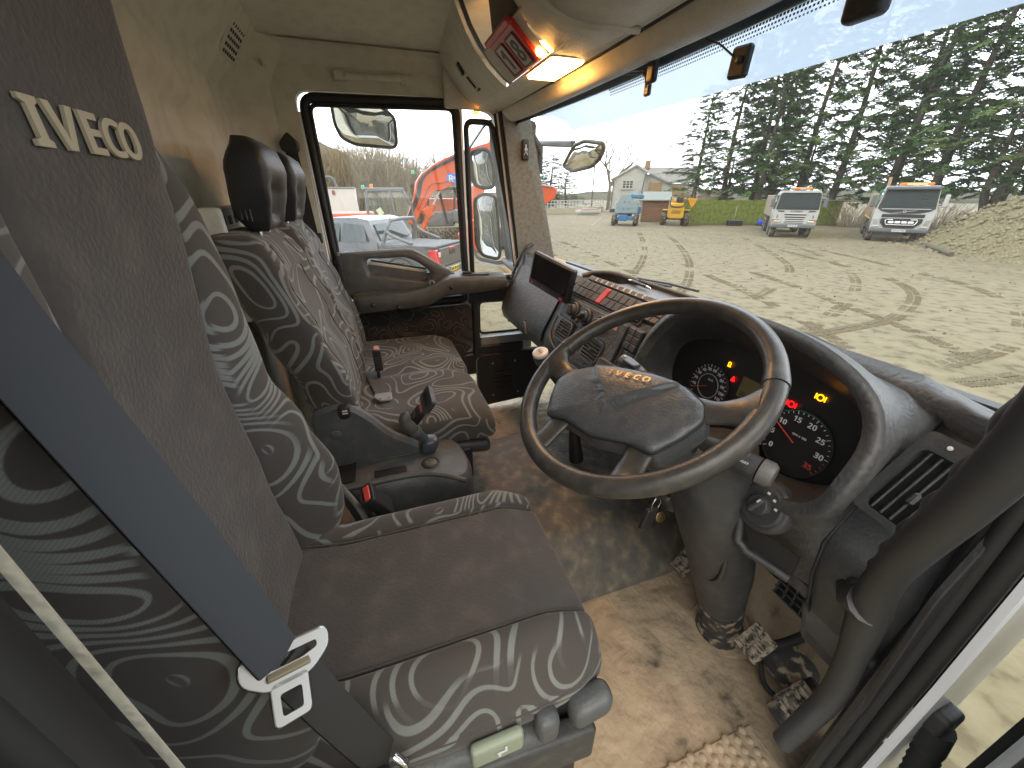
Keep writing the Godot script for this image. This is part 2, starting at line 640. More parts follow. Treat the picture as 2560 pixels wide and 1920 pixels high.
func build_shell():
	# driver's floor: rubber mat caked with dry mud
	var f := mb()
	var rows := []
	for i in 31:
		var z := lerpf(0.40, -1.02, i / 30.0)
		var row := PackedVector3Array()
		for j in 13:
			var x := lerpf(0.36, 0.965, j / 12.0)
			var y := 1.2 + maxf(0.0, -0.93 - z) * 1.6
			y += 0.012 * smoothstep(0.80, 0.86, x) * smoothstep(-0.78, -0.70, z)
			y += noise_mud.get_noise_2d(x * 40, z * 40) * 0.004
			row.append(Vector3(x, y, z))
		rows.append(row)
	f.grid(rows)
	struct("cab_floor", f.mesh(), M.floor_mud)
	# engine tunnel under the bench and the lever console
	f = mb()
	rows = []
	for i in 31:
		var z := lerpf(0.40, -1.02, i / 30.0)
		var row := PackedVector3Array()
		var pr := [[0.405, 1.199], [0.395, 1.235], [0.372, 1.26], [0.34, 1.32], [0.31, 1.375], [0.26, 1.405], [0.1, 1.42], [-0.1, 1.42], [-0.28, 1.41], [-0.34, 1.38], [-0.39, 1.28], [-0.42, 1.199]]
		var k := smoothstep(-1.0, -0.55, z)
		for p in pr:
			var y: float = 1.199 + (p[1] - 1.199) * lerpf(0.55, 1.0, k) + maxf(0.0, -0.95 - z) * 1.2
			row.append(Vector3(p[0] + 0.01 * noise_mud.get_noise_2d(z * 30, p[1] * 20), y + noise_mud.get_noise_2d(p[0] * 30, z * 30) * 0.006, z))
		rows.append(row)
	f.grid(rows)
	struct("engine_tunnel", f.mesh(), M.tunnel_mat)
	var pf = struct("passenger_floor", mb().grid([[Vector3(-0.98, 1.2, 0.4), Vector3(-0.41, 1.2, 0.4)], [Vector3(-0.98, 1.2, -0.95), Vector3(-0.41, 1.2, -0.95)], [Vector3(-0.98, 1.32, -1.03), Vector3(-0.41, 1.32, -1.03)]]).mesh(), M.floor_mud)
	# bulkhead in front
	struct("cab_bulkhead", mb().box(Vector3(0, 1.62, -1.045), Vector3(1.96, 0.86, 0.03)).mesh(), M.black)
	# thickness under the floor
	struct("cab_underside", bx(Vector3(0, 1.13, -0.30), Vector3(1.99, 0.10, 1.46), 0.01), M.rubber)
	# rear wall with pressed panels
	f = mb()
	rows = []
	for i in 61:
		var y := lerpf(1.2, 2.955, i / 60.0)
		var row := PackedVector3Array()
		for j in 81:
			var x := lerpf(-0.985, 0.985, j / 80.0)
			var z := 0.405
			# wide recess behind the driver and a narrow one by the side wall
			var edge := -0.33 - (y - 2.4) * 0.30
			var a := smoothstep(edge - 0.035, edge + 0.005, x) * (1.0 - smoothstep(2.595 + (x + 0.38) * 0.12, 2.63 + (x + 0.38) * 0.12, y))
			var b := (1.0 - smoothstep(-0.60, -0.565, x)) * (1.0 - smoothstep(2.74, 2.775, y)) * smoothstep(-0.93, -0.90, x)
			z += 0.035 * maxf(a, b)
			z -= 0.10 * smoothstep(2.80, 2.96, y) + 0.018 * smoothstep(2.785, 2.80, y)
			z -= 0.10 * smoothstep(-0.90, -0.985, x)
			row.append(Vector3(x, y, z))
		rows.append(row)
	f.grid(rows)
	var rw = struct("rear_wall", f.mesh(), M.trim_beige)
	struct("rear_panel", bx(Vector3(0, 2.08, 0.47), Vector3(2.02, 1.80, 0.04), 0.01), M.paint_white)
	# vent grille at the top of the rear wall
	var g = thing("vent_grille", "beige square-holed vent grille at the top of the rear wall", "vent", Vector3(-0.78, 2.89, 0.345))
	var tilt := Basis(Vector3.RIGHT, -0.60)
	var vb := mb()
	vb.box(Vector3(-0.78, 2.885, 0.338), Vector3(0.17, 0.19, 0.008), 0.003, tilt)
	part(g, "backing", vb.mesh(), M.console_beige)
	for i in 6:
		for j in 8:
			part(g, "hole", bx(Vector3(-0.78, 2.885, 0.338) + tilt * Vector3(-0.055 + 0.022 * i, -0.075 + 0.0215 * j, -0.0045), Vector3(0.012, 0.012, 0.004), 0.002, tilt), M.black)
	# roof lining, bowed
	f = mb()
	rows = []
	for i in 17:
		var z := lerpf(0.42, -0.80, i / 16.0)
		var row := PackedVector3Array()
		for j in 25:
			var x := lerpf(-1.0, 1.0, j / 24.0)
			var y := 2.915 + 0.055 * (1.0 - pow(absf(x), 3.0)) * smoothstep(0.40, 0.2, z)
			row.append(Vector3(x, y, z))
		rows.append(row)
	f.grid(rows)
	struct("roof_lining", f.mesh(), M.liner)
	struct("roof_skin", bx(Vector3(0, 3.02, -0.17), Vector3(2.04, 0.06, 1.30), 0.02), M.paint_white)
	# passenger side wall round the door opening
	var X := Vector3(-0.985, 0, 0)
	var outer := []
	var inner := rounded([X + Vector3(0, 1.2, 0.215), X + Vector3(0, 2.775, 0.222), X + Vector3(0, 2.785, -0.30), X + Vector3(0, 2.765, -0.47), X + Vector3(0, 2.735, -0.622), X + Vector3(0, 2.0, -0.765), X + Vector3(0, 1.2, -0.79)], 0.05, 5)
	for p in inner:
		var q: Vector3 = p
		outer.append(Vector3(q.x, 2.97 if q.y > 2.7 else q.y, 0.42 if q.z > -0.1 else q.z - 0.05))
	var sw := mb()
	sw.ring(outer, inner, Vector3(-0.05, 0, 0))
	struct("side_wall_left", sw.mesh(), M.trim_beige)
	# cornice between side wall and roof
	var cn := mb()
	var cr := []
	for i in 8:
		var a := PI * 0.5 * i / 7.0
		cr.append(PackedVector3Array([Vector3(-0.985 + 0.06 * (1 - cos(a)), 2.86 + 0.06 * sin(a), 0.42), Vector3(-0.985 + 0.06 * (1 - cos(a)), 2.86 + 0.06 * sin(a), -0.55)]))
	cn.grid(cr)
	struct("side_cornice", cn.mesh(), M.liner)
	# driver's side: roof rail and rear pillar round the open doorway
	struct("door_header_right", bx(Vector3(1.0, 2.86, -0.28), Vector3(0.06, 0.20, 1.36), 0.02), M.trim_beige)
	var bp = thing("door_pillar", "white rear door pillar with cream trim and black rubber seal beside the driver's seat", "pillar", Vector3(1.0, 1.2, 0.2))
	part(bp, "trim_edge", mb().plate([Vector3(0.982, 1.15, 0.1115), Vector3(0.982, 1.15, 0.1152), Vector3(0.90, 1.15, 0.192), Vector3(0.90, 1.15, 0.188)], Vector3(0, 1.7, 0)).mesh(), M.trim_beige)
	part(bp, "rubber_seal", mb().tube([Vector3(0.998, 1.15, 0.1175), Vector3(0.998, 2.85, 0.1175)], 0.0105, 10).mesh(), M.seal)
	part(bp, "rubber_lip", mb().tube([Vector3(1.006, 1.15, 0.1165), Vector3(1.006, 2.85, 0.1165)], 0.0065, 8).mesh(), M.rubber)
	part(bp, "outer_panel", bx(Vector3(1.026, 1.75, 0.29), Vector3(0.018, 2.4, 0.37), 0.006), M.paint_white)
	part(bp, "inner_panel", bx(Vector3(0.975, 1.75, 0.33), Vector3(0.02, 2.3, 0.20), 0.006), M.plastic)

func build_windscreen():
	var w = thing("windscreen", "wide laminated windscreen with black edge band above the dashboard", "windscreen", Vector3(0, 2.03, -0.95))
	part(w, "glass_pane", wgrid(0.0, 1.0), M.glass)
	# black ceramic edge at the top and sides
	part(w, "edge_band", wgrid(0.962, 1.0, 0.003), M.seal)
	for sg in [-1.0, 1.0]:
		var pts := []
		for i in 9:
			pts.append(wscreen(sg * 0.995, i / 8.0) + Vector3(0, 0, 0.006))
		part(w, "rubber_seal", mb().tube(pts, 0.011, 8).mesh(), M.seal)
	# dotted fringe under the edge band
	var d := mb()
	for r in 3:
		for i in 150:
			var u := lerpf(-0.2, 0.98, i / 149.0)
			d.box(wscreen(u + (0.004 if r % 2 else 0.0), 0.955 - 0.009 * r) + Vector3(0, 0, 0.0095), Vector3(0.0042 - 0.0008 * r, 0.0042 - 0.0008 * r, 0.001))
	var dd = part(w, "dot_fringe", d.mesh(), M.seal)
	dd.set_meta("kind", "stuff")
	# blue sun strip film, cut in a curve at its left end
	var rows := []
	for i in 9:
		var t := i / 8.0
		var row := PackedVector3Array()
		var u0 := along(t, [0.0, 0.25, 0.55, 0.8, 1.0], [-0.494, -0.52, -0.59, -0.72, -0.95])
		for j in 41:
			var u := lerpf(u0, 0.985, j / 40.0)
			row.append(wscreen(u, lerpf(0.843 - 0.018 * u, 0.985, t)) + Vector3(0, 0, 0.006))
		rows.append(row)
	var strip = solo("sun_strip", mb().grid(rows).mesh(), M.strip_glass, "translucent blue sun strip film across the top of the windscreen", "sun strip")
	# lighter seam along the strip's lower edge
	# header trim and roller blind
	var hd = thing("windscreen_header", "beige padded header trim with rolled blind above the windscreen", "header trim", Vector3(0, 2.72, -0.68))
	var prof := [[-0.60, 2.742], [-0.645, 2.737], [-0.655, 2.748], [-0.668, 2.746]]
	var prof2 := [[-0.664, 2.742], [-0.668, 2.722], [-0.684, 2.703], [-0.706, 2.694], [-0.732, 2.700], [-0.742, 2.722], [-0.74, 2.76]]
	for pp in [[prof, "soffit"], [prof2, "blind_roll"]]:
		rows = []
		for i in 33:
			var u := lerpf(-0.975, 0.985, i / 32.0)
			var row := PackedVector3Array()
			for q in pp[0]:
				var z: float = q[0] + (u * u) * 0.03 * (1.0 if q[0] < -0.66 else 0.6)
				var y: float = q[1]
				if pp[1] == "blind_roll":
					y -= 0.006 * smoothstep(0.1, 0.5, u) * (0.5 + 0.5 * sin(u * 9.0 + q[0] * 60.0))
					y += 0.02 * smoothstep(-0.90, -0.975, u)
				row.append(Vector3(u, y, z))
			rows.append(row)
		part(hd, pp[1], mb().grid(rows).mesh(), M.console_beige)
	part(hd, "dark_gap", mb().tube(curve([Vector3(-0.95, 2.742, -0.630), Vector3(-0.4, 2.742, -0.655), Vector3(0.2, 2.742, -0.660), Vector3(0.97, 2.742, -0.635)], 8), 0.004, 6).mesh(), M.black)
	# clip and small mirror bracket on the glass
	var br = thing("camera_bracket", "small black bracket hanging from the windscreen header over the sun strip", "bracket", Vector3(-0.05, 2.71, -0.78))
	part(br, "arm", mb().tube([Vector3(-0.10, 2.705, -0.738), Vector3(-0.01, 2.690, -0.745), Vector3(0.008, 2.676, -0.748), Vector3(0.010, 2.655, -0.752)], [0.005, 0.007, 0.010, 0.011], 8, true, false, 0.6).mesh(), M.plastic)
	part(br, "foot", bx(Vector3(0.012, 2.648, -0.750), Vector3(0.024, 0.028, 0.012), 0.004), M.plastic)
	var mi = thing("round_wide_mirror", "small black oval stick-on mirror hanging below the header", "mirror", Vector3(0.03, 2.68, -0.735))
	part(mi, "housing", mb().soft(Vector3(0.045, 2.680, -0.735), Vector3(0.034, 0.052, 0.018), 0.009, 4, 4, 2).mesh(), M.black)
	part(mi, "stem", mb().tube([Vector3(0.044, 2.70, -0.735), Vector3(0.040, 2.722, -0.728)], 0.004, 6).mesh(), M.black)
	var se = thing("glass_sensor", "square black sensor box stuck to the windscreen with its cable", "sensor", Vector3(0.31, 2.64, -0.755))
	part(se, "box", bx(Vector3(0.313, 2.638, -0.754), Vector3(0.046, 0.054, 0.018), 0.005, Basis(Vector3.FORWARD, 0.08)), M.black)
	part(se, "cable", mb().tube([Vector3(0.215, 2.700, -0.742), Vector3(0.26, 2.678, -0.744), Vector3(0.30, 2.650, -0.745)], 0.002, 6).mesh(), M.black)
	part(se, "boss", mb().lathe([Vector2(0.007, 0), Vector2(0.006, 0.004), Vector2(0, 0.004)], 10, Vector3(0.317, 2.640, -0.745), Basis(Vector3.RIGHT, PI / 2)).mesh(), M.plastic)
	var t2 = thing("toll_tag", "black box hanging at the top edge of the windscreen near the driver", "tag box", Vector3(0.55, 2.65, -0.74))
	part(t2, "box", mb().soft(Vector3(0.553, 2.660, -0.735), Vector3(0.058, 0.060, 0.028), 0.01, 4, 4, 3).mesh(), M.black)
	part(t2, "pad", bx(Vector3(0.553, 2.67, -0.751), Vector3(0.04, 0.04, 0.006), 0.001), M.plastic)

func build_pillar_left():
	var p = thing("windscreen_pillar", "bare galvanised windscreen pillar on the passenger side with rust marks", "pillar", Vector3(-0.95, 2.03, -0.8))
	var loop := [Vector3(-0.925, 2.74, -0.640), Vector3(-0.890, 2.735, -0.757), Vector3(-0.905, 2.02, -0.935), Vector3(-0.938, 1.98, -0.745)]
	part(p, "steel_panel", mb().plate(rounded(loop, 0.012, 3), Vector3(-0.02, 0, 0), 0.004).mesh(), M.steel_pillar)
	part(p, "rubber_seal", mb().tube([Vector3(-0.952, 2.745, -0.634), Vector3(-0.958, 2.30, -0.70), Vector3(-0.962, 1.99, -0.748)], 0.011, 8).mesh(), M.seal)
	part(p, "outer_seal", mb().tube([Vector3(-0.985, 2.735, -0.622), Vector3(-0.985, 2.30, -0.692), Vector3(-0.985, 1.60, -0.775)], 0.012, 8).mesh(), M.seal)
	part(p, "white_flange", mb().bar(Vector3(-0.972, 2.735, -0.628), Vector3(-0.975, 1.70, -0.768), 0.012, 0.012, 0.002).mesh(), M.paint_white)
	for q in [Vector3(-0.905, 2.688, -0.70), Vector3(-0.912, 2.10, -0.845)]:
		part(p, "bolt_hole", mb().lathe([Vector2(0.008, 0), Vector2(0.007, 0.003), Vector2(0, 0.003)], 10, q, Basis(Vector3.BACK, -PI / 2)).mesh(), M.black)
	var b = thing("pedestrian_switch", "black oval switch with white walking figure on the windscreen pillar", "switch", Vector3(-0.915, 2.58, -0.74))
	part(b, "body", mb().soft(Vector3(-0.900, 2.585, -0.742), Vector3(0.016, 0.085, 0.036), 0.007, 3, 5, 3).mesh(), M.black)
	var man := mb()
	var o := Vector3(-0.890, 2.585, -0.742)
	man.box(o + Vector3(0, 0.018, 0), Vector3(0.002, 0.008, 0.007), 0.001)
	man.bar(o + Vector3(0, 0.013, 0), o + Vector3(0, -0.004, 0.001), 0.006, 0.002)
	man.bar(o + Vector3(0, -0.003, 0), o + Vector3(0, -0.022, -0.008), 0.004, 0.002)
	man.bar(o + Vector3(0, -0.003, 0), o + Vector3(0, -0.022, 0.009), 0.004, 0.002)
	man.bar(o + Vector3(0, 0.010, 0), o + Vector3(0, -0.002, -0.009), 0.003, 0.002)
	man.bar(o + Vector3(0, 0.010, 0), o + Vector3(0, -0.002, 0.009), 0.003, 0.002)
	part(b, "walking_figure", man.mesh(), M.white_mark)

func build_passenger_door():
	var d = thing("passenger_door", "grey trimmed passenger door with armrest and large window", "door", Vector3(-0.95, 1.5, -0.2))
	var x := -0.992
	var P = func(y, z, dx = 0.0) -> Vector3: return Vector3(x + dx, y, z)
	# window seal: a soft black ring
	var gl := rounded([P.call(1.92, 0.170), P.call(2.725, 0.172), P.call(2.742, -0.426), P.call(1.92, -0.432)], 0.035, 6)
	var so := rounded([P.call(1.87, 0.196), P.call(2.768, 0.214), P.call(2.782, -0.40), P.call(2.745, -0.452), P.call(1.87, -0.452)], 0.06, 6)
	part(d, "window_seal", mb().tube(rounded([P.call(1.87, 0.186), P.call(2.752, 0.196), P.call(2.765, -0.435), P.call(1.87, -0.445)], 0.05, 6), 0.018, 8, false, true).mesh(), M.seal)
	part(d, "inner_seal", mb().tube(rounded([P.call(1.89, 0.172, 0.0), P.call(2.728, 0.174), P.call(2.744, -0.424), P.call(1.89, -0.432)], 0.035, 6), 0.009, 8, false, true).mesh(), M.rubber)
	part(d, "frame_flange", mb().tube([P.call(1.9, 0.206, 0.006), P.call(2.70, 0.216, 0.006)], 0.006, 6).mesh(), M.paint_white)
	var wp = part(d, "window_pane", mb().plate(gl, Vector3(-0.004, 0, 0)).mesh(), M.glass)
	var tm = piece(wp, "glass_mark", text_mesh("IVECO", 0.012, 0.0004), M.black, Vector3(x + 0.001, 2.690, 0.125), Basis(Vector3(0, 0, 1), Vector3(0, 1, 0), Vector3(-1, 0, 0)))
	# divider with its pale strip
	part(d, "divider", bx(P.call(2.37, -0.458, -0.004), Vector3(0.026, 0.78, 0.012), 0.003), M.paint_white)
	part(d, "divider_seal", bx(P.call(2.37, -0.443, 0.004), Vector3(0.022, 0.78, 0.014), 0.004), M.seal)
	var qi := rounded([P.call(1.98, -0.480), P.call(2.700, -0.480), P.call(2.700, -0.605), P.call(1.98, -0.752)], 0.035, 5)
	part(d, "quarter_seal", mb().tube(qi, 0.013, 8, false, true).mesh(), M.seal)
	part(d, "quarter_pane", mb().plate(qi, Vector3(-0.004, 0, 0)).mesh(), M.glass)
	# trim panel with its open pull handle
	var T = func(y, z, xx = -0.925) -> Vector3: return Vector3(xx, y, z)
	var tp := mb()
	var hole := [T.call(2.118, 0.040), T.call(2.118, -0.02), T.call(2.119, -0.080), T.call(2.117, -0.135), T.call(2.093, -0.190), T.call(2.055, -0.238), T.call(2.030, -0.248), T.call(1.998, -0.214), T.call(2.012, -0.15), T.call(2.025, -0.08), T.call(2.040, -0.02), T.call(2.049, 0.034), T.call(2.080, 0.046)]
	var out := [T.call(2.142, 0.178), T.call(2.144, 0.03), T.call(2.146, -0.080), T.call(2.146, -0.145), T.call(2.132, -0.192), T.call(2.085, -0.268), T.call(2.020, -0.372), T.call(1.94, -0.372), T.call(1.93, -0.20), T.call(1.93, -0.08), T.call(1.93, 0.04), T.call(1.93, 0.140), T.call(2.02, 0.186)]
	var midl := []
	for i in hole.size():
		midl.append((hole[i] as Vector3).lerp(out[i], 0.18) + Vector3(0.0, 0, 0))
	var lip := []
	var lip2 := []
	var edge := []
	var back := []
	var hb := []
	for i in hole.size():
		lip.append(hole[i] + Vector3(-0.012, 0, 0))
		lip2.append(midl[i])
		edge.append((out[i] as Vector3).lerp(hole[i], 0.06))
		back.append(out[i] + Vector3(-0.012, 0, 0))
		hb.append(hole[i] + Vector3(-0.05, 0, 0))
	var bk := []
	for i in hole.size():
		bk.append(back[i] + Vector3(-0.045, 0, 0))
	tp.grid([curve(hb, 3, true), curve(lip, 3, true), curve(lip2, 3, true), curve(edge, 3, true), curve(back, 3, true), curve(bk, 3, true)], true)
	part(d, "trim_panel", tp.mesh(), M.doortrim)
	# bright top edge
	part(d, "top_edge", mb().tube(curve([T.call(2.146, 0.172, -0.945), T.call(2.149, 0.03, -0.945), T.call(2.151, -0.145, -0.945), T.call(2.137, -0.194, -0.945), T.call(2.089, -0.27, -0.945), T.call(2.024, -0.372, -0.945)], 5), 0.0075, 8).mesh(), M.light_grey)
	# inside of the handle: sill strip and lower panel
	part(d, "sill_strip", mb().bar(Vector3(-0.965, 2.096, 0.04), Vector3(-0.965, 2.040, -0.236), 0.012, 0.014, 0.003).mesh(), M.trim_beige)
	part(d, "inner_panel", mb().plate([Vector3(-0.955, 2.092, 0.05), Vector3(-0.955, 2.033, -0.25), Vector3(-0.955, 1.97, -0.25), Vector3(-0.955, 1.97, 0.05)], Vector3(-0.01, 0, 0)).mesh(), M.grey)
	part(d, "dark_slot", mb().bar(Vector3(-0.975, 2.107, 0.03), Vector3(-0.975, 2.053, -0.235), 0.012, 0.010, 0.003).mesh(), M.black)
	# latch block at the rear end
	part(d, "latch_block", mb().soft(Vector3(-0.925, 2.085, 0.172), Vector3(0.04, 0.12, 0.022), 0.006, 3, 4, 3).mesh(), M.black)
	# armrest: a swept shelf
	var st := [[0.135, 1.958, 1.885], [0.10, 1.960, 1.872], [0.0, 1.957, 1.874], [-0.12, 1.957, 1.878], [-0.20, 1.966, 1.884], [-0.25, 1.985, 1.898], [-0.30, 2.010, 1.925], [-0.345, 2.022, 1.931], [-0.45, 2.018, 1.932], [-0.55, 2.014, 1.940], [-0.63, 2.010, 1.950]]
	var rows := []
	for s in st:
		var zz: float = s[0]
		var t: float = s[1]
		var b: float = s[2]
		var ex: float = -0.865 if zz < 0.12 else -0.885
		rows.append(PackedVector3Array([Vector3(-0.97, t + 0.004, zz), Vector3(-0.90, t + 0.006, zz), Vector3(ex + 0.004, t - 0.002, zz), Vector3(ex + 0.014, t - 0.014, zz), Vector3(ex + 0.016, (t + b) * 0.5, zz), Vector3(ex + 0.010, b + 0.012, zz), Vector3(ex, b + 0.002, zz), Vector3(-0.91, b - 0.002, zz), Vector3(-0.97, b, zz)]))
	var am = mb().grid(rows)
	am.fan(rows[0])
	am.fan(rows[rows.size() - 1])
	var arm = part(d, "armrest", am.mesh(), M.doortrim)
	for s in [Vector3(-0.849, 1.916, 0.05), Vector3(-0.849, 1.893, -0.068), Vector3(-0.849, 1.976, -0.335)]:
		part(arm, "screw_cap", mb().lathe([Vector2(0.0, 0.006), Vector2(0.007, 0.005), Vector2(0.011, 0.0)], 14, s, Basis(Vector3.BACK, -PI / 2)).mesh(), M.black)
	part(arm, "cup_tray", mb().plate(rounded([Vector3(-0.885, 2.026, -0.40), Vector3(-0.93, 2.026, -0.39), Vector3(-0.935, 2.024, -0.55), Vector3(-0.885, 2.022, -0.55)], 0.02), Vector3(0, 0.003, 0), 0.001).mesh(), M.grey)
	part(arm, "switch", mb().soft(Vector3(-0.905, 2.034, -0.43), Vector3(0.026, 0.012, 0.05), 0.005, 3, 3, 3).mesh(), M.black)
	part(d, "release_lever", mb().tube([Vector3(-0.90, 1.985, -0.235), Vector3(-0.895, 2.005, -0.240), Vector3(-0.89, 2.004, -0.255), Vector3(-0.89, 1.990, -0.258)], 0.005, 8).mesh(), M.light_grey)
	# storage step below the trim
	part(d, "storage_step", mb().soft(Vector3(-0.925, 1.955, 0.06), Vector3(0.06, 0.03, 0.13), 0.008, 3, 3, 3).mesh(), M.doortrim)
	# lower carpeted panel, frame and lower window
	var low := mb()
	low.plate(rounded([Vector3(-0.93, 1.86, 0.13), Vector3(-0.93, 1.862, -0.450), Vector3(-0.93, 1.62, -0.450), Vector3(-0.93, 1.57, -0.40), Vector3(-0.93, 1.45, 0.13)], 0.03), Vector3(-0.02, 0, 0), 0.003)
	part(d, "cloth_panel", low.mesh(), M.swirl_dark)
	var fr := mb()
	fr.box(Vector3(-0.945, 1.75, -0.475), Vector3(0.05, 0.40, 0.034), 0.006)
	fr.box(Vector3(-0.945, 1.590, -0.62), Vector3(0.05, 0.052, 0.27), 0.006)
	fr.box(Vector3(-0.945, 1.905, -0.60), Vector3(0.045, 0.085, 0.32), 0.006)
	part(d, "lower_frame", fr.mesh(), M.black)
	var li := rounded([Vector3(-0.985, 1.855, -0.508), Vector3(-0.985, 1.850, -0.80), Vector3(-0.985, 1.668, -0.80), Vector3(-0.985, 1.670, -0.505)], 0.03, 5)
	part(d, "lower_window_pane", mb().plate(li, Vector3(-0.004, 0, 0)).mesh(), M.glass)
	part(d, "lower_window_frame", mb().tube(li, 0.007, 8, false, true).mesh(), M.rubber)
	part(d, "lower_sill", mb().plate(rounded([Vector3(-0.925, 1.664, -0.497), Vector3(-0.975, 1.664, -0.497), Vector3(-0.975, 1.664, -0.80), Vector3(-0.925, 1.664, -0.80)], 0.01), Vector3(0, -0.045, 0)).mesh(), M.light_grey)
	part(d, "lower_rail", bx(Vector3(-0.965, 1.50, -0.30), Vector3(0.05, 0.13, 0.95), 0.008), M.black)
	part(d, "skin", bx(Vector3(-1.02, 1.55, -0.17), Vector3(0.02, 0.30, 0.70), 0.006), M.paint_white)
	part(d, "skin", bx(Vector3(-1.02, 1.80, -0.15), Vector3(0.02, 0.21, 0.66), 0.006), M.paint_white)
	part(d, "skin", bx(Vector3(-1.02, 1.53, -0.68), Vector3(0.02, 0.26, 0.32), 0.006), M.paint_white)
	part(d, "skin", bx(Vector3(-1.02, 1.93, -0.62), Vector3(0.02, 0.13, 0.34), 0.006), M.paint_white)
	# kick speaker under the dashboard end
	var sp = thing("kick_panel", "black speaker panel low in the passenger footwell with a pale edge", "speaker panel", Vector3(-0.93, 1.35, -0.6))
	var kl := rounded([Vector3(-0.94, 1.56, -0.47), Vector3(-0.94, 1.56, -0.90), Vector3(-0.94, 1.25, -0.90), Vector3(-0.94, 1.22, -0.47)], 0.06)
	part(sp, "panel", mb().plate(kl, Vector3(0.02, 0, 0), 0.004).mesh(), M.black)
	part(sp, "pale_edge", mb().tube(kl, 0.006, 6, false, true).mesh(), M.light_grey)
	for i in 7:
		part(sp, "grille_rib", bx(Vector3(-0.917, 1.34 + 0.022 * i, -0.62), Vector3(0.005, 0.008, 0.15 - 0.012 * absf(i - 3)), 0.002), M.rubber)
	for q in [Vector3(-0.917, 1.50, -0.56), Vector3(-0.917, 1.50, -0.70), Vector3(-0.917, 1.29, -0.56), Vector3(-0.917, 1.29, -0.72)]:
		part(sp, "screw", mb().lathe([Vector2(0, 0.004), Vector2(0.005, 0.003), Vector2(0.006, 0)], 8, q, Basis(Vector3.BACK, -PI / 2)).mesh(), M.light_grey)

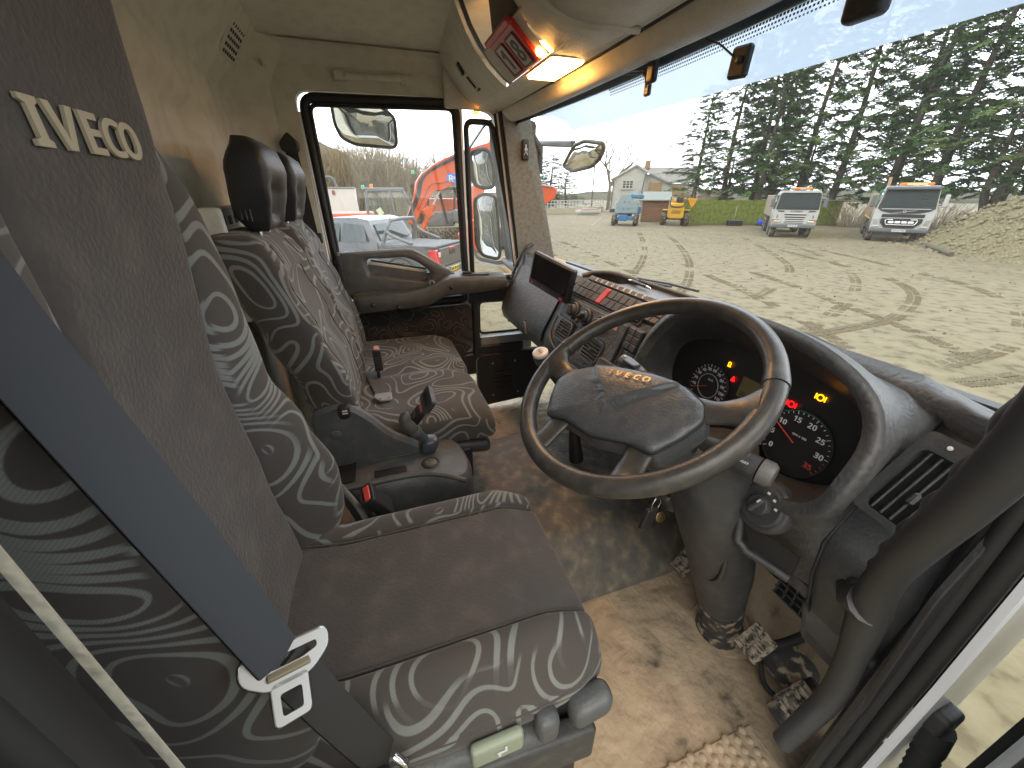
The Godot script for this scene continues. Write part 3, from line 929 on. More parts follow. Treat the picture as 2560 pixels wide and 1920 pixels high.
func build_overhead():
	var o = thing("overhead_console", "beige overhead storage console across the roof above the windscreen", "overhead console", Vector3(0, 2.74, -0.5))
	var prof := [[-0.345, 2.975], [-0.362, 2.935], [-0.385, 2.885], [-0.418, 2.835], [-0.460, 2.790], [-0.505, 2.754], [-0.526, 2.742]]
	var strip = func(x0, x1, k0, k1, off = 0.0, nx = 9):
		var rows := []
		for i in nx:
			var x := lerpf(x0, x1, i / float(nx - 1))
			var row := PackedVector3Array()
			for k in 13:
				var t := lerpf(k0, k1, k / 12.0) * (prof.size() - 1)
				var a := mini(int(t), prof.size() - 2)
				var fz := lerpf(prof[a][0], prof[a + 1][0], t - a)
				var fy := lerpf(prof[a][1], prof[a + 1][1], t - a)
				row.append(Vector3(x, fy - off * 0.5, fz + off))
			rows.append(row)
		return mb().grid(rows)
	# left storage lid with its hook slot
	part(o, "storage_lid", strip.call(-0.975, -0.525, 0.0, 1.0).mesh(), M.console_beige)
	part(o, "groove", strip.call(-0.523, -0.482, 0.0, 1.0, -0.012).mesh(), M.black)
	part(o, "groove_edge", strip.call(-0.482, -0.474, 0.0, 1.0, 0.003, 3).mesh(), M.console_beige)
	var lowp = strip.call(-0.472, -0.13, 0.56, 1.0)
	part(o, "lamp_panel", lowp.mesh(), M.console_beige)
	part(o, "shelf_opening", mb().quad(Vector3(-0.472, 2.97, -0.45), Vector3(-0.06, 2.97, -0.45), Vector3(-0.06, 2.81, -0.47), Vector3(-0.472, 2.81, -0.47)).quad(Vector3(-0.472, 2.82, -0.43), Vector3(-0.06, 2.82, -0.43), Vector3(-0.06, 2.81, -0.48), Vector3(-0.472, 2.81, -0.48)).mesh(), M.black)
	# underside
	var us := mb()
	us.grid([PackedVector3Array([Vector3(-0.975, 2.7415, -0.526), Vector3(-0.4, 2.7415, -0.526), Vector3(0.2, 2.7415, -0.526), Vector3(0.985, 2.7415, -0.526)]), PackedVector3Array([Vector3(-0.975, 2.7415, -0.64), Vector3(-0.4, 2.7415, -0.64), Vector3(0.2, 2.7415, -0.64), Vector3(0.985, 2.7415, -0.64)])])
	part(o, "underside", us.mesh(), M.console_beige)
	part(o, "storage_end", mb().soft(Vector3(-0.968, 2.84, -0.50), Vector3(0.03, 0.20, 0.24), 0.012, 2, 4, 4).mesh(), M.console_beige)
	# right hand storage bay, swelling out, with a framed opening
	var bay := mb()
	var rows := []
	for i in 17:
		var x := lerpf(-0.13, 0.985, i / 16.0)
		var k := smoothstep(-0.13, 0.06, x)
		var row := PackedVector3Array()
		for q in [[-0.30, 2.975], [-0.325, 2.90], [-0.36, 2.835], [-0.42, 2.775], [-0.47, 2.745], [-0.53, 2.730], [-0.60, 2.728], [-0.635, 2.740]]:
			var z: float = q[0] - 0.05 * (1.0 - k) * (1.0 if q[0] > -0.5 else 0.2)
			row.append(Vector3(x, q[1] + 0.012 * (1.0 - k), z))
		rows.append(row)
	bay.grid(rows)
	bay.fan(rows[0])
	part(o, "storage_bay", bay.mesh(), M.console_beige)
	var fo := [Vector3(0.10, 2.885, -0.328), Vector3(0.13, 2.77, -0.425), Vector3(0.34, 2.77, -0.425), Vector3(0.36, 2.885, -0.328)]
	part(o, "bay_frame", mb().tube(rounded(fo, 0.03, 4), 0.010, 8, false, true).mesh(), M.console_beige)
	part(o, "bay_opening", mb().plate(rounded(fo, 0.03, 4), Vector3(0, 0.012, -0.01)).moved(Transform3D(Basis(), Vector3(0, -0.012, 0.012))).mesh(), M.black)
	# raised rib that frames the bay's underside
	part(o, "rib", mb().tube(curve([Vector3(0.03, 2.86, -0.345), Vector3(0.07, 2.775, -0.415), Vector3(0.09, 2.737, -0.49), Vector3(0.12, 2.728, -0.56), Vector3(0.125, 2.728, -0.63)], 5), 0.008, 8).mesh(), M.console_beige)
	# slot in the lid
	var sl := mb()
	sl.box(Vector3(-0.755, 2.835, -0.413), Vector3(0.030, 0.045, 0.006), 0.004, Basis(Vector3.RIGHT, 0.60))
	sl.box(Vector3(-0.742, 2.792, -0.452), Vector3(0.007, 0.05, 0.006), 0.002, Basis(Vector3.RIGHT, 0.80))
	sl.box(Vector3(-0.73, 2.769, -0.478), Vector3(0.03, 0.010, 0.006), 0.002, Basis(Vector3.RIGHT, 0.88))
	part(o, "hook_slot", sl.mesh(), M.black)
	# the lamp: lit lens on the underside and the rear face
	var lens := mb()
	lens.soft(Vector3(-0.250, 2.738, -0.590), Vector3(0.205, 0.016, 0.098), 0.007, 4, 2, 4)
	lens.soft(Vector3(-0.165, 2.757, -0.524), Vector3(0.04, 0.030, 0.05), 0.008, 3, 3, 3)
	var lt = thing("map_lamp", "lit warm white map lamp in the overhead console beside the number tag", "lamp", Vector3(-0.25, 2.74, -0.59))
	part(lt, "lit_lens", lens.mesh(), glow(Color(1.0, 0.72, 0.36), 6.0, 0.6))
	part(lt, "surround", mb().tube(rrect(Vector3(-0.25, 2.742, -0.59), Vector3.RIGHT, Vector3.BACK, 0.215, 0.108, 0.012), 0.004, 6, false, true).mesh(), M.console_beige)
	var al := AreaLight3D.new()
	al.name = "map_lamp_light"
	al.area_size = Vector2(0.19, 0.085)
	al.light_color = Color(1.0, 0.70, 0.38)
	al.light_energy = 0.06
	al.shadow_enabled = true
	add_child(al)
	al.position = Vector3(-0.25, 2.724, -0.59)
	al.rotation = Vector3(-PI / 2, 0, 0)
	# amber marker lamp at the end of the console
	var ml = thing("marker_lamp", "tiny lit amber lamp at the corner of the overhead console", "lamp", Vector3(-0.93, 2.725, -0.52))
	part(ml, "lit_lens", mb().soft(Vector3(-0.93, 2.724, -0.515), Vector3(0.022, 0.012, 0.018), 0.005, 3, 2, 3).mesh(), glow(Color(1.0, 0.62, 0.12), 1.6, 0.6))
	part(ml, "bezel", mb().tube(rrect(Vector3(-0.93, 2.730, -0.515), Vector3.RIGHT, Vector3.BACK, 0.026, 0.022, 0.006), 0.002, 6, false, true).mesh(), M.console_beige)
	# number tag
	var tagr = thing("number_tag", "dark red plastic holder with the number 18 on the overhead console", "number tag", Vector3(-0.26, 2.78, -0.5))
	var tb := Basis(Vector3.RIGHT, 0.86)
	var c := Vector3(-0.272, 2.776, -0.470)
	part(tagr, "holder", bx(c, Vector3(0.205, 0.118, 0.016), 0.004, tb), M.red_plastic)
	part(tagr, "top_lip", bx(c + tb * Vector3(0, 0.062, 0.008), Vector3(0.212, 0.02, 0.014), 0.004, tb), M.red_plastic)
	for k in 2:
		var cc := c + tb * Vector3(-0.047 + 0.094 * k, -0.006, 0.0085)
		var win = part(tagr, "card", bx(cc, Vector3(0.062, 0.082, 0.003), 0.001, tb), mat(0.6, lin(0.52, 0.50, 0.47)))
		part(tagr, "card_frame", mb().tube(rrect(cc + tb * Vector3(0, 0, 0.001), tb.x, tb.y, 0.066, 0.086, 0.004, 2), 0.003, 6, false, true).mesh(), mat(0.4, lin(0.16, 0.012, 0.012)))
		var dg = piece(tagr, "digit", text_mesh(["1", "8"][k], 0.062, 0.001), mat(0.6, lin(0.12, 0.10, 0.09)))
		dg.transform = Transform3D(tb, cc + tb * Vector3(0, 0, 0.0022) - tagr.position)
	# side grab handle and hook
	var h = thing("roof_grab_handle", "beige grab handle on the side wall above the passenger window", "handle", Vector3(-0.97, 2.83, -0.1))
	part(h, "grip", mb().tube([Vector3(-0.952, 2.826, 0.015), Vector3(-0.945, 2.824, -0.03), Vector3(-0.945, 2.826, -0.15), Vector3(-0.952, 2.832, -0.20)], [0.011, 0.009, 0.009, 0.011], 8, true, false, 1.3).mesh(), M.console_beige)
	for z in [0.035, -0.225]:
		part(h, "end_cap", mb().soft(Vector3(-0.965, 2.828, z), Vector3(0.03, 0.036, 0.055), 0.008, 3, 3, 3).mesh(), M.console_beige)
	var hk = thing("coat_hook", "small beige coat hook in the rear corner of the roof", "hook", Vector3(-0.955, 2.86, 0.30))
	part(hk, "plate", mb().soft(Vector3(-0.965, 2.855, 0.305), Vector3(0.02, 0.05, 0.026), 0.008, 3, 3, 3).mesh(), M.console_beige)
	part(hk, "finger", mb().tube([Vector3(-0.955, 2.845, 0.305), Vector3(-0.935, 2.835, 0.303), Vector3(-0.930, 2.852, 0.303)], 0.006, 8).mesh(), M.console_beige)

func build_doorway_right():
	# hinge pillar, seal, dashboard end, open door edge
	var p = thing("hinge_pillar", "white painted hinge pillar with black rubber seal at the driver's doorway", "pillar", Vector3(1.0, 1.2, -0.72))
	part(p, "rubber_seal", mb().tube([Vector3(0.984, 2.75, -0.60), Vector3(0.984, 2.2, -0.685), Vector3(0.985, 1.7, -0.72), Vector3(0.985, 1.28, -0.73), Vector3(0.985, 1.19, -0.68), Vector3(0.985, 1.175, -0.60), Vector3(0.985, 1.175, 0.1)], 0.013, 10).mesh(), M.seal)
	part(p, "seal_lip", mb().tube([Vector3(0.968, 2.75, -0.59), Vector3(0.966, 2.2, -0.675), Vector3(0.966, 1.7, -0.715), Vector3(0.968, 1.28, -0.72), Vector3(0.968, 1.20, -0.675), Vector3(0.968, 1.195, -0.60), Vector3(0.968, 1.195, 0.1)], 0.010, 8).mesh(), M.rubber)
	var wl := [Vector3(0.998, 2.2, -0.690), Vector3(0.998, 1.7, -0.735), Vector3(0.998, 1.28, -0.745), Vector3(0.998, 1.02, -0.68), Vector3(0.998, 1.02, -0.80), Vector3(0.998, 1.30, -0.92), Vector3(0.998, 2.2, -0.88)]
	part(p, "painted_panel", mb().plate(wl, Vector3(0.012, 0, 0), 0.003).mesh(), M.paint_white)
	part(p, "sill_panel", bx(Vector3(1.006, 1.02, -0.28), Vector3(0.02, 0.28, 0.80), 0.006), M.paint_white)
	for q in [Vector3(1.011, 1.36, -0.80), Vector3(1.011, 1.32, -0.815)]:
		part(p, "bolt_hole", mb().lathe([Vector2(0.010, 0), Vector2(0.008, 0.002), Vector2(0, 0.002)], 10, q, Basis(Vector3.BACK, -PI / 2)).mesh(), M.plastic)
	part(p, "inner_trim", bx(Vector3(0.955, 1.62, -0.80), Vector3(0.02, 0.86, 0.22), 0.006), M.black)
	var bt = thing("cable_boot", "black ribbed rubber cable boot between the pillar and the open door", "cable boot", Vector3(1.02, 1.45, -0.82))
	var prof := []
	var path := []
	for i in 22:
		path.append(Vector3(1.022 + 0.0012 * i, 1.58 - 0.0125 * i, -0.80 - 0.0015 * i))
		prof.append(0.017 + (0.004 if i % 2 else 0.0) if i > 5 else 0.021)
	part(bt, "bellows", mb().tube(path, prof, 12).mesh(), M.rubber)
	part(bt, "collar", mb().soft(Vector3(1.018, 1.60, -0.80), Vector3(0.03, 0.05, 0.05), 0.01, 3, 3, 3).mesh(), M.black)
	var st = thing("door_strap", "blue webbing door strap hanging at the open doorway", "strap", Vector3(1.03, 1.2, -0.80))
	part(st, "strap_web", mb().bar(Vector3(1.043, 1.36, -0.83), Vector3(1.030, 1.02, -0.74), 0.022, 0.006, 0.001, Vector3.RIGHT).mesh(), mat(0.7, lin(0.01, 0.016, 0.22)))
	part(st, "bracket", bx(Vector3(1.028, 1.39, -0.825), Vector3(0.02, 0.03, 0.06), 0.003), mat(0.5, lin(0.5, 0.48, 0.36)))
	# the open door, swung forward beyond the pillar
	var d = thing("driver_door", "white open driver's door with dark inner trim at the right edge", "door", Vector3(1.08, 1.2, -0.9))
	part(d, "door_edge", bx(Vector3(1.090, 1.85, -0.93), Vector3(0.03, 2.0, 0.05), 0.006), M.paint_white)
	part(d, "edge_seal", mb().tube([Vector3(1.070, 0.95, -0.93), Vector3(1.070, 2.9, -0.93)], 0.009, 8).mesh(), M.seal)
	part(d, "inner_trim", mb().soft(Vector3(1.11, 1.55, -0.78), Vector3(0.035, 0.95, 0.22), 0.016, 3, 6, 6).mesh(), M.plastic)
	part(d, "skin", bx(Vector3(1.50, 1.55, -0.99), Vector3(0.80, 1.10, 0.03), 0.01), M.paint_white)
	part(d, "trim_card", mb().soft(Vector3(1.50, 1.50, -0.94), Vector3(0.76, 0.95, 0.07), 0.03, 5, 5, 3).mesh(), M.plastic)
	# grab handle: a thick moulded black bar from the pillar down to the floor corner
	var g = thing("pillar_grab_handle", "thick black moulded grab handle in front of the dashboard end", "grab handle", Vector3(0.95, 1.6, -0.6))
	var hp := curve([Vector3(1.012, 2.48, -0.405), Vector3(1.008, 2.36, -0.42), Vector3(0.995, 2.235, -0.455), Vector3(0.974, 2.13, -0.50), Vector3(0.950, 2.03, -0.545), Vector3(0.928, 1.93, -0.60), Vector3(0.917, 1.84, -0.645), Vector3(0.917, 1.74, -0.675), Vector3(0.922, 1.64, -0.69), Vector3(0.925, 1.55, -0.69), Vector3(0.922, 1.47, -0.665), Vector3(0.918, 1.40, -0.64)], 5)
	var rr := []
	for i in hp.size():
		rr.append(along(float(i) / hp.size(), [0.0, 0.15, 0.42, 0.58, 0.70, 0.85, 1.0], [0.0205, 0.020, 0.0205, 0.026, 0.021, 0.020, 0.018]))
	part(g, "bar", mb().tube(hp, rr, 14, true, false, 0.85).mesh(), M.handle)
	# finger waves under the bar
	var fw := []
	var fr := []
	for i in 61:
		var t := i / 60.0
		var q: Vector3 = hp[int(lerpf(6, 27, t))]
		q = q.lerp(hp[int(lerpf(6, 27, t)) + 1], fposmod(lerpf(6, 27, t), 1.0))
		fw.append(q + Vector3(-0.012, -0.003, -0.006))
		fr.append(0.0115 + 0.0026 * sin(t * TAU * 7.0))
	part(g, "finger_grip", mb().tube(fw, fr, 10).mesh(), M.handle)
	part(g, "mount_foot", mb().tube([Vector3(0.915, 1.83, -0.65), Vector3(0.895, 1.81, -0.665), Vector3(0.872, 1.82, -0.69)], [0.032, 0.030, 0.028], 12, true).mesh(), M.plastic)
	part(g, "bolt", mb().lathe([Vector2(0.0, 0.006), Vector2(0.008, 0.004), Vector2(0.009, 0)], 8, Vector3(0.886, 1.842, -0.648), Basis(Vector3.RIGHT, 0.9)).mesh(), M.rubber)

# ---------- seats
func build_driver_seat():
	var s = thing("driver_chair", "high-backed driver's seat with plain centre and swirl patterned bolsters", "seat", Vector3(0.57, 1.2, 0.1))
	# cushion centre: sagging, with a rolled front
	var dip = func(p: Vector3) -> Vector3:
		var k := smoothstep(1.60, 1.73, p.y)
		var u := (p.x - 0.5675) / 0.14
		p.y -= k * 0.010 * (1.0 - u * u) * smoothstep(-0.30, -0.1, p.z)
		p.y -= k * 0.045 * pow(smoothstep(-0.16, -0.30, p.z), 1.6)
		p.y += k * 0.02 * smoothstep(0.14, 0.26, p.z)
		p.y += k * 0.004 * noise_mud.get_noise_2d(p.x * 60, p.z * 60)
		return p
	part(s, "cushion_centre", mb().soft(Vector3(0.5675, 1.675, -0.015), Vector3(0.272, 0.112, 0.54), 0.010, 14, 5, 28, dip).mesh(), M.cloth, "plain dusty brown cushion centre")
	# cushion bolsters
	for sg in [-1.0, 1.0]:
		var x0: float = 0.5675 + sg * 0.136
		var bol = func(p: Vector3) -> Vector3:
			var o: float = (p.x - x0) * sg # 0 at the seam, grows outward
			var k := smoothstep(1.60, 1.735, p.y)
			var w := 0.098
			var t := clampf(o / w, 0.0, 1.0)
			p.y += k * (0.012 * sin(PI * minf(t * 1.3, 1.0)) - 0.050 * pow(t, 3.0))
			p.y -= k * 0.040 * pow(smoothstep(-0.16, -0.30, p.z), 1.6)
			p.y += k * 0.02 * smoothstep(0.12, 0.26, p.z)
			# plan outline: tapers at the front corner and the rear
			var f := 1.0 - 0.22 * pow(smoothstep(-0.17, -0.29, p.z), 2.0) - 0.25 * smoothstep(0.08, 0.26, p.z)
			p.x = x0 + sg * o * f
			p.y += k * 0.003 * noise_mud.get_noise_2d(p.x * 80, p.z * 60)
			return p
		part(s, "cushion_bolster", mb().soft(Vector3(x0 + sg * 0.050, 1.678, -0.015), Vector3(0.098, 0.112, 0.535), 0.018, 8, 6, 26, bol).mesh(), M.swirl)
		# piped seam
		var sp := []
		for i in 20:
			var z := lerpf(0.24, -0.275, i / 19.0)
			sp.append(Vector3(x0, 1.7285 - 0.042 * pow(smoothstep(-0.16, -0.30, z), 1.6) + 0.02 * smoothstep(0.12, 0.26, z), z))
		part(s, "seam", mb().tube(sp, 0.0022, 6).mesh(), M.cloth)
	# hanging valance along the near side and front, with its stitched edge
	var v0 := curve([Vector3(0.785, 1.672, 0.16), Vector3(0.803, 1.662, 0.06), Vector3(0.806, 1.655, -0.08), Vector3(0.803, 1.655, -0.18), Vector3(0.788, 1.660, -0.245), Vector3(0.73, 1.652, -0.282), Vector3(0.57, 1.648, -0.289), Vector3(0.40, 1.652, -0.282), Vector3(0.345, 1.66, -0.24)], 5)
	var rows := [[], [], [], []]
	for p in v0:
		var q: Vector3 = p
		var n := Vector3(q.x - 0.57, 0, (q.z + 0.02) * 1.2).normalized()
		rows[0].append(q + Vector3(0, 0.008, 0) - n * 0.004)
		rows[1].append(q + n * 0.004)
		rows[2].append(q + n * 0.003 + Vector3(0, -0.026, 0))
		rows[3].append(q - n * 0.012 + Vector3(0, -0.032, 0))
	part(s, "valance", mb().grid(rows).mesh(), M.swirl)
	part(s, "stitching", mb().tube(v0, 0.0035, 6).mesh(), M.cloth)
	# plastic pan with its handles
	var pan := mb()
	pan.soft(Vector3(0.57, 1.615, -0.02), Vector3(0.45, 0.055, 0.50), 0.02, 6, 3, 6)
	part(s, "seat_pan", pan.mesh(), M.plastic)
	part(s, "side_cover", mb().soft(Vector3(0.80, 1.585, -0.01), Vector3(0.05, 0.085, 0.34), 0.02, 3, 4, 6, func(p): return p + Vector3(0, -0.04 * smoothstep(0.0, -0.2, p.z), 0)).mesh(), M.grey)
	part(s, "control_lever", mb().soft(Vector3(0.815, 1.625, -0.235), Vector3(0.045, 0.05, 0.075), 0.018, 4, 4, 4, func(p): return p + Vector3(0, 0.25 * (-0.235 - p.z), 0)).mesh(), M.grey)
	part(s, "control_lever", mb().soft(Vector3(0.818, 1.625, -0.155), Vector3(0.035, 0.06, 0.040), 0.015, 4, 4, 4).mesh(), M.grey)
	var gp = part(s, "release_paddle", mb().soft(Vector3(0.822, 1.632, -0.070), Vector3(0.018, 0.048, 0.085), 0.008, 3, 4, 4).mesh(), mat(0.5, lin(0.25, 0.29, 0.22)), "pale green release paddle")
	var pi := mb()
	var o := Vector3(0.8325, 1.634, -0.075)
	pi.box(o, Vector3(0.001, 0.004, 0.016))
	pi.box(o + Vector3(0, 0.007, -0.006), Vector3(0.001, 0.010, 0.004))
	pi.box(o + Vector3(0, -0.006, 0.004), Vector3(0.001, 0.008, 0.004))
	part(gp, "symbol", pi.mesh(), M.white_mark)
	part(s, "lower_cover", mb().soft(Vector3(0.815, 1.53, -0.13), Vector3(0.035, 0.10, 0.24), 0.010, 3, 4, 6, func(p): return p + Vector3(0, 0.15 * (p.z + 0.13), 0)).mesh(), M.plastic)
	part(s, "hinge_cover", mb().soft(Vector3(0.835, 1.64, 0.155), Vector3(0.075, 0.11, 0.16), 0.035, 4, 5, 5).mesh(), M.plastic)
	part(s, "base_skirt", mb().soft(Vector3(0.57, 1.40, -0.04), Vector3(0.44, 0.38, 0.44), 0.04, 5, 8, 5, func(p): return p + Vector3(0, 0, 0.006 * sin(p.y * 120.0))).mesh(), M.black)
	# backrest: front face drawn as z over y
	var zc = func(y): return along(y, [1.66, 1.74, 1.95, 2.15, 2.35, 2.50, 2.75], [0.215, 0.222, 0.240, 0.252, 0.240, 0.236, 0.215])
	var back = func(p: Vector3) -> Vector3:
		var u := (p.x - 0.57) / 0.14
		var t := (p.z - 0.24) / 0.11
		var z: float = zc.call(p.y) + 0.012 * (1.0 - u * u) * smoothstep(2.40, 2.2, p.y)
		p.z = lerpf(z, 0.36, clampf(t, 0.0, 1.0))
		# shoulders narrow into the head part
		var w := along(p.y, [1.66, 2.30, 2.42, 2.50, 2.70, 2.80], [1.0, 1.0, 1.06, 1.12, 1.04, 0.9])
		p.x = 0.57 + (p.x - 0.57) * w
		p.z += 0.002 * noise_mud.get_noise_2d(p.x * 60, p.y * 60)
		return p
	part(s, "backrest_centre", mb().soft(Vector3(0.57, 2.22, 0.295), Vector3(0.276, 1.12, 0.11), 0.022, 12, 40, 4, back).mesh(), M.cloth, "plain dark brown backrest centre with head section")
	for sg in [-1.0, 1.0]:
		var x0: float = 0.57 + sg * 0.134
		var fz = func(y): return along(y, [1.64, 1.70, 1.80, 1.88, 2.00, 2.11, 2.26, 2.40, 2.46], [0.215, 0.172, 0.142, 0.140, 0.176, 0.216, 0.224, 0.234, 0.25])
		var wd = func(y): return along(y, [1.64, 1.72, 1.85, 2.0, 2.15, 2.26, 2.36, 2.43, 2.47], [0.060, 0.088, 0.105, 0.106, 0.104, 0.100, 0.086, 0.050, 0.030])
		var bol2 = func(p: Vector3) -> Vector3:
			var a: float = (p.x - x0) * sg / 0.11
			var w: float = wd.call(p.y)
			var t := clampf((p.z - 0.23) / 0.12, 0.0, 1.0)
			var zf: float = fz.call(p.y)
			var zin: float = zc.call(p.y) + 0.004
			# crest half way out, falls back to the seam inside and to the side outside
			var shape := lerpf(zin, zf, sin(clampf(a * 1.35, 0.0, 1.0) * PI * 0.5)) + 0.05 * pow(clampf(a - 0.68, 0.0, 1.0) / 0.32, 2.0) * 0.6
			p.z = lerpf(shape, 0.35, t)
			p.x = x0 + sg * a * w
			return p
		part(s, "backrest_bolster", mb().soft(Vector3(x0 + sg * 0.055, 2.065, 0.29), Vector3(0.11, 0.83, 0.12), 0.016, 9, 34, 4, bol2).mesh(), M.swirl)
	# embroidered lettering
	var word := "IVECO"
	var xs := [0.648, 0.614, 0.576, 0.543, 0.510]
	var zt: float = zc.call(2.45)
	for i in 5:
		var l = piece(s, "letter", text_mesh(word[i], 0.034, 0.003), mat(0.75, lin(0.40, 0.36, 0.26)))
		l.transform = Transform3D(Basis(Vector3(-1.0, 0, 0), Vector3(0, 1, 0), Vector3(0, 0, -1)).scaled_local(Vector3(1.3, 1.0, 1.0)), Vector3(xs[i], 2.449, 0.2335) - s.position)
	# seat belt across the seat with its tongue
	var b = thing("driver_belt", "blue grey seat belt hanging across the driver's backrest with steel tongue", "seat belt", Vector3(0.78, 1.9, 0.17))
	var ribbon = func(pts, wid, up: Array):
		var r0 := []
		var r1 := []
		var r2 := []
		var c := curve(pts, 8)
		for i in c.size():
			var t := float(i) / (c.size() - 1)
			var n: Vector3 = (up[0] as Vector3).lerp(up[1], t)
			var d: Vector3 = (c[mini(i + 1, c.size() - 1)] - c[maxi(i - 1, 0)]).normalized()
			var w := d.cross(n).normalized()
			r0.append(c[i] - w * wid * 0.5)
			r1.append(c[i] + n.normalized() * 0.004)
			r2.append(c[i] + w * wid * 0.5)
		var m := mb()
		var lo := [[], [], []]
		for i in r0.size():
			lo[0].append(r0[i] - Vector3(0, 0, -0.002))
			lo[2].append(r2[i] - Vector3(0, 0, -0.002))
		m.grid([r0, r1, r2])
		m.grid([r0, lo[0], lo[2], r2])
		return m.mesh()
	part(b, "upper_webbing", ribbon.call([Vector3(0.80, 2.53, 0.29), Vector3(0.774, 2.40, 0.245), Vector3(0.790, 2.326, 0.220), Vector3(0.806, 2.252, 0.196), Vector3(0.816, 2.148, 0.172), Vector3(0.808, 1.990, 0.155), Vector3(0.806, 1.968, 0.153)], 0.042, [Vector3(0.65, 0.35, -0.8), Vector3(0.75, 0.35, -0.7)]), M.webbing)
	part(b, "lower_webbing", ribbon.call([Vector3(0.806, 1.966, 0.149), Vector3(0.812, 1.88, 0.128), Vector3(0.812, 1.77, 0.104), Vector3(0.803, 1.69, 0.092), Vector3(0.80, 1.65, 0.09)], 0.042, [Vector3(0.75, 0.35, -0.7), Vector3(0.9, 0.2, -0.5)]), M.webbing_dark)
	var T := Vector3(0.806, 1.966, 0.148)
	# across the webbing, and towards the loop
	var ex := (Vector3(0.715, 1.889, 0.149) - Vector3(0.869, 2.032, 0.149)).normalized()
	var nz := Vector3(0.62, 0.62, -0.48).normalized()
	ex = (ex - nz * ex.dot(nz)).normalized()
	var ey := nz.cross(ex).normalized()
	if ey.z > 0:
		ey = -ey
	var tg := mb()
	var fl = func(pts) -> Array:
		var ol := []
		for q in pts:
			ol.append(T + ex * q[0] + ey * q[1])
		return ol
	var om := rounded(fl.call([[-0.041, -0.015], [0.041, -0.015], [0.041, 0.004], [0.020, 0.020], [-0.020, 0.020], [-0.041, 0.004]]), 0.008, 3)
	var im := rounded(fl.call([[-0.029, -0.007], [0.029, -0.007], [0.029, 0.000], [0.012, 0.004], [-0.012, 0.004], [-0.029, 0.000]]), 0.003, 3)
	tg.ring(om, im, nz * 0.003)
	tg.tube(om, 0.0022, 6, false, true)
	part(b, "tongue_plate", tg.mesh(), M.tongue)
	tg = mb()
	om = rounded(fl.call([[-0.017, 0.016], [0.017, 0.016], [0.016, 0.054], [-0.016, 0.054]]), 0.005, 3)
	im = rounded(fl.call([[-0.010, 0.027], [0.010, 0.027], [0.0095, 0.047], [-0.0095, 0.047]]), 0.003, 3)
	tg.ring(om, im, nz * 0.003)
	tg.tube(om, 0.0018, 6, false, true)
	part(b, "tongue_loop", tg.mesh(), M.tongue)
	part(b, "slot_bar", mb().bar(T + ex * -0.020 + ey * 0.008 + nz * 0.003, T + ex * 0.020 + ey * 0.008 + nz * 0.003, 0.010, 0.005, 0.001).mesh(), mat(0.5, lin(0.20, 0.17, 0.11)))
	part(b, "floor_anchor", mb().tube([Vector3(0.812, 1.70, 0.075), Vector3(0.822, 1.695, 0.062), Vector3(0.826, 1.67, 0.062)], 0.006, 8).mesh(), M.chrome)
	# red buckle at the inner side of the seat
	var k = thing("driver_buckle", "black seat belt buckle with red button beside the driver's cushion", "buckle", Vector3(0.28, 1.70, 0.08))
	var kb := Basis(Vector3.RIGHT, 0.45) * Basis(Vector3.BACK, -0.25)
	part(k, "housing", mb().soft(Vector3(0.285, 1.695, 0.085), Vector3(0.055, 0.10, 0.032), 0.008, 4, 5, 4, func(p): return Vector3(0.285, 1.695, 0.085) + kb * (p - Vector3(0.285, 1.695, 0.085))).mesh(), M.black)
	part(k, "button", mb().box(Vector3(0.285, 1.695, 0.085) + kb * Vector3(0, 0.051, -0.002), Vector3(0.044, 0.008, 0.018), 0.003, kb).mesh(), mat(0.4, lin(0.55, 0.05, 0.045)))
	part(k, "frame", mb().ring(rrect(Vector3(0.285, 1.695, 0.085) + kb * Vector3(0, 0.049, 0), kb.x, kb.z, 0.054, 0.031, 0.006), rrect(Vector3(0.285, 1.695, 0.085) + kb * Vector3(0, 0.049, 0), kb.x, kb.z, 0.046, 0.020, 0.004), kb.y * 0.004).mesh(), M.black)
	part(k, "stalk", mb().bar(Vector3(0.285, 1.66, 0.10), Vector3(0.30, 1.56, 0.15), 0.03, 0.01, 0.002).mesh(), M.black)
	# torn trim edge between seat and console
	var tt = thing("trim_strip", "bent grey trim strip between driver's seat and lever console", "trim strip", Vector3(0.27, 1.68, 0.15))
	part(tt, "strip", mb().tube(curve([Vector3(0.20, 1.735, 0.19), Vector3(0.255, 1.715, 0.155), Vector3(0.29, 1.69, 0.13), Vector3(0.315, 1.66, 0.115)], 5), 0.008, 8, true, false, 0.4).mesh(), M.grey)
	part(tt, "dusty_flap", mb().grid([curve([Vector3(0.21, 1.728, 0.20), Vector3(0.27, 1.70, 0.165), Vector3(0.31, 1.665, 0.14)], 4), curve([Vector3(0.25, 1.66, 0.25), Vector3(0.30, 1.655, 0.22), Vector3(0.34, 1.64, 0.19)], 4)]).mesh(), mat(0.9, lin(0.17, 0.12, 0.08)))

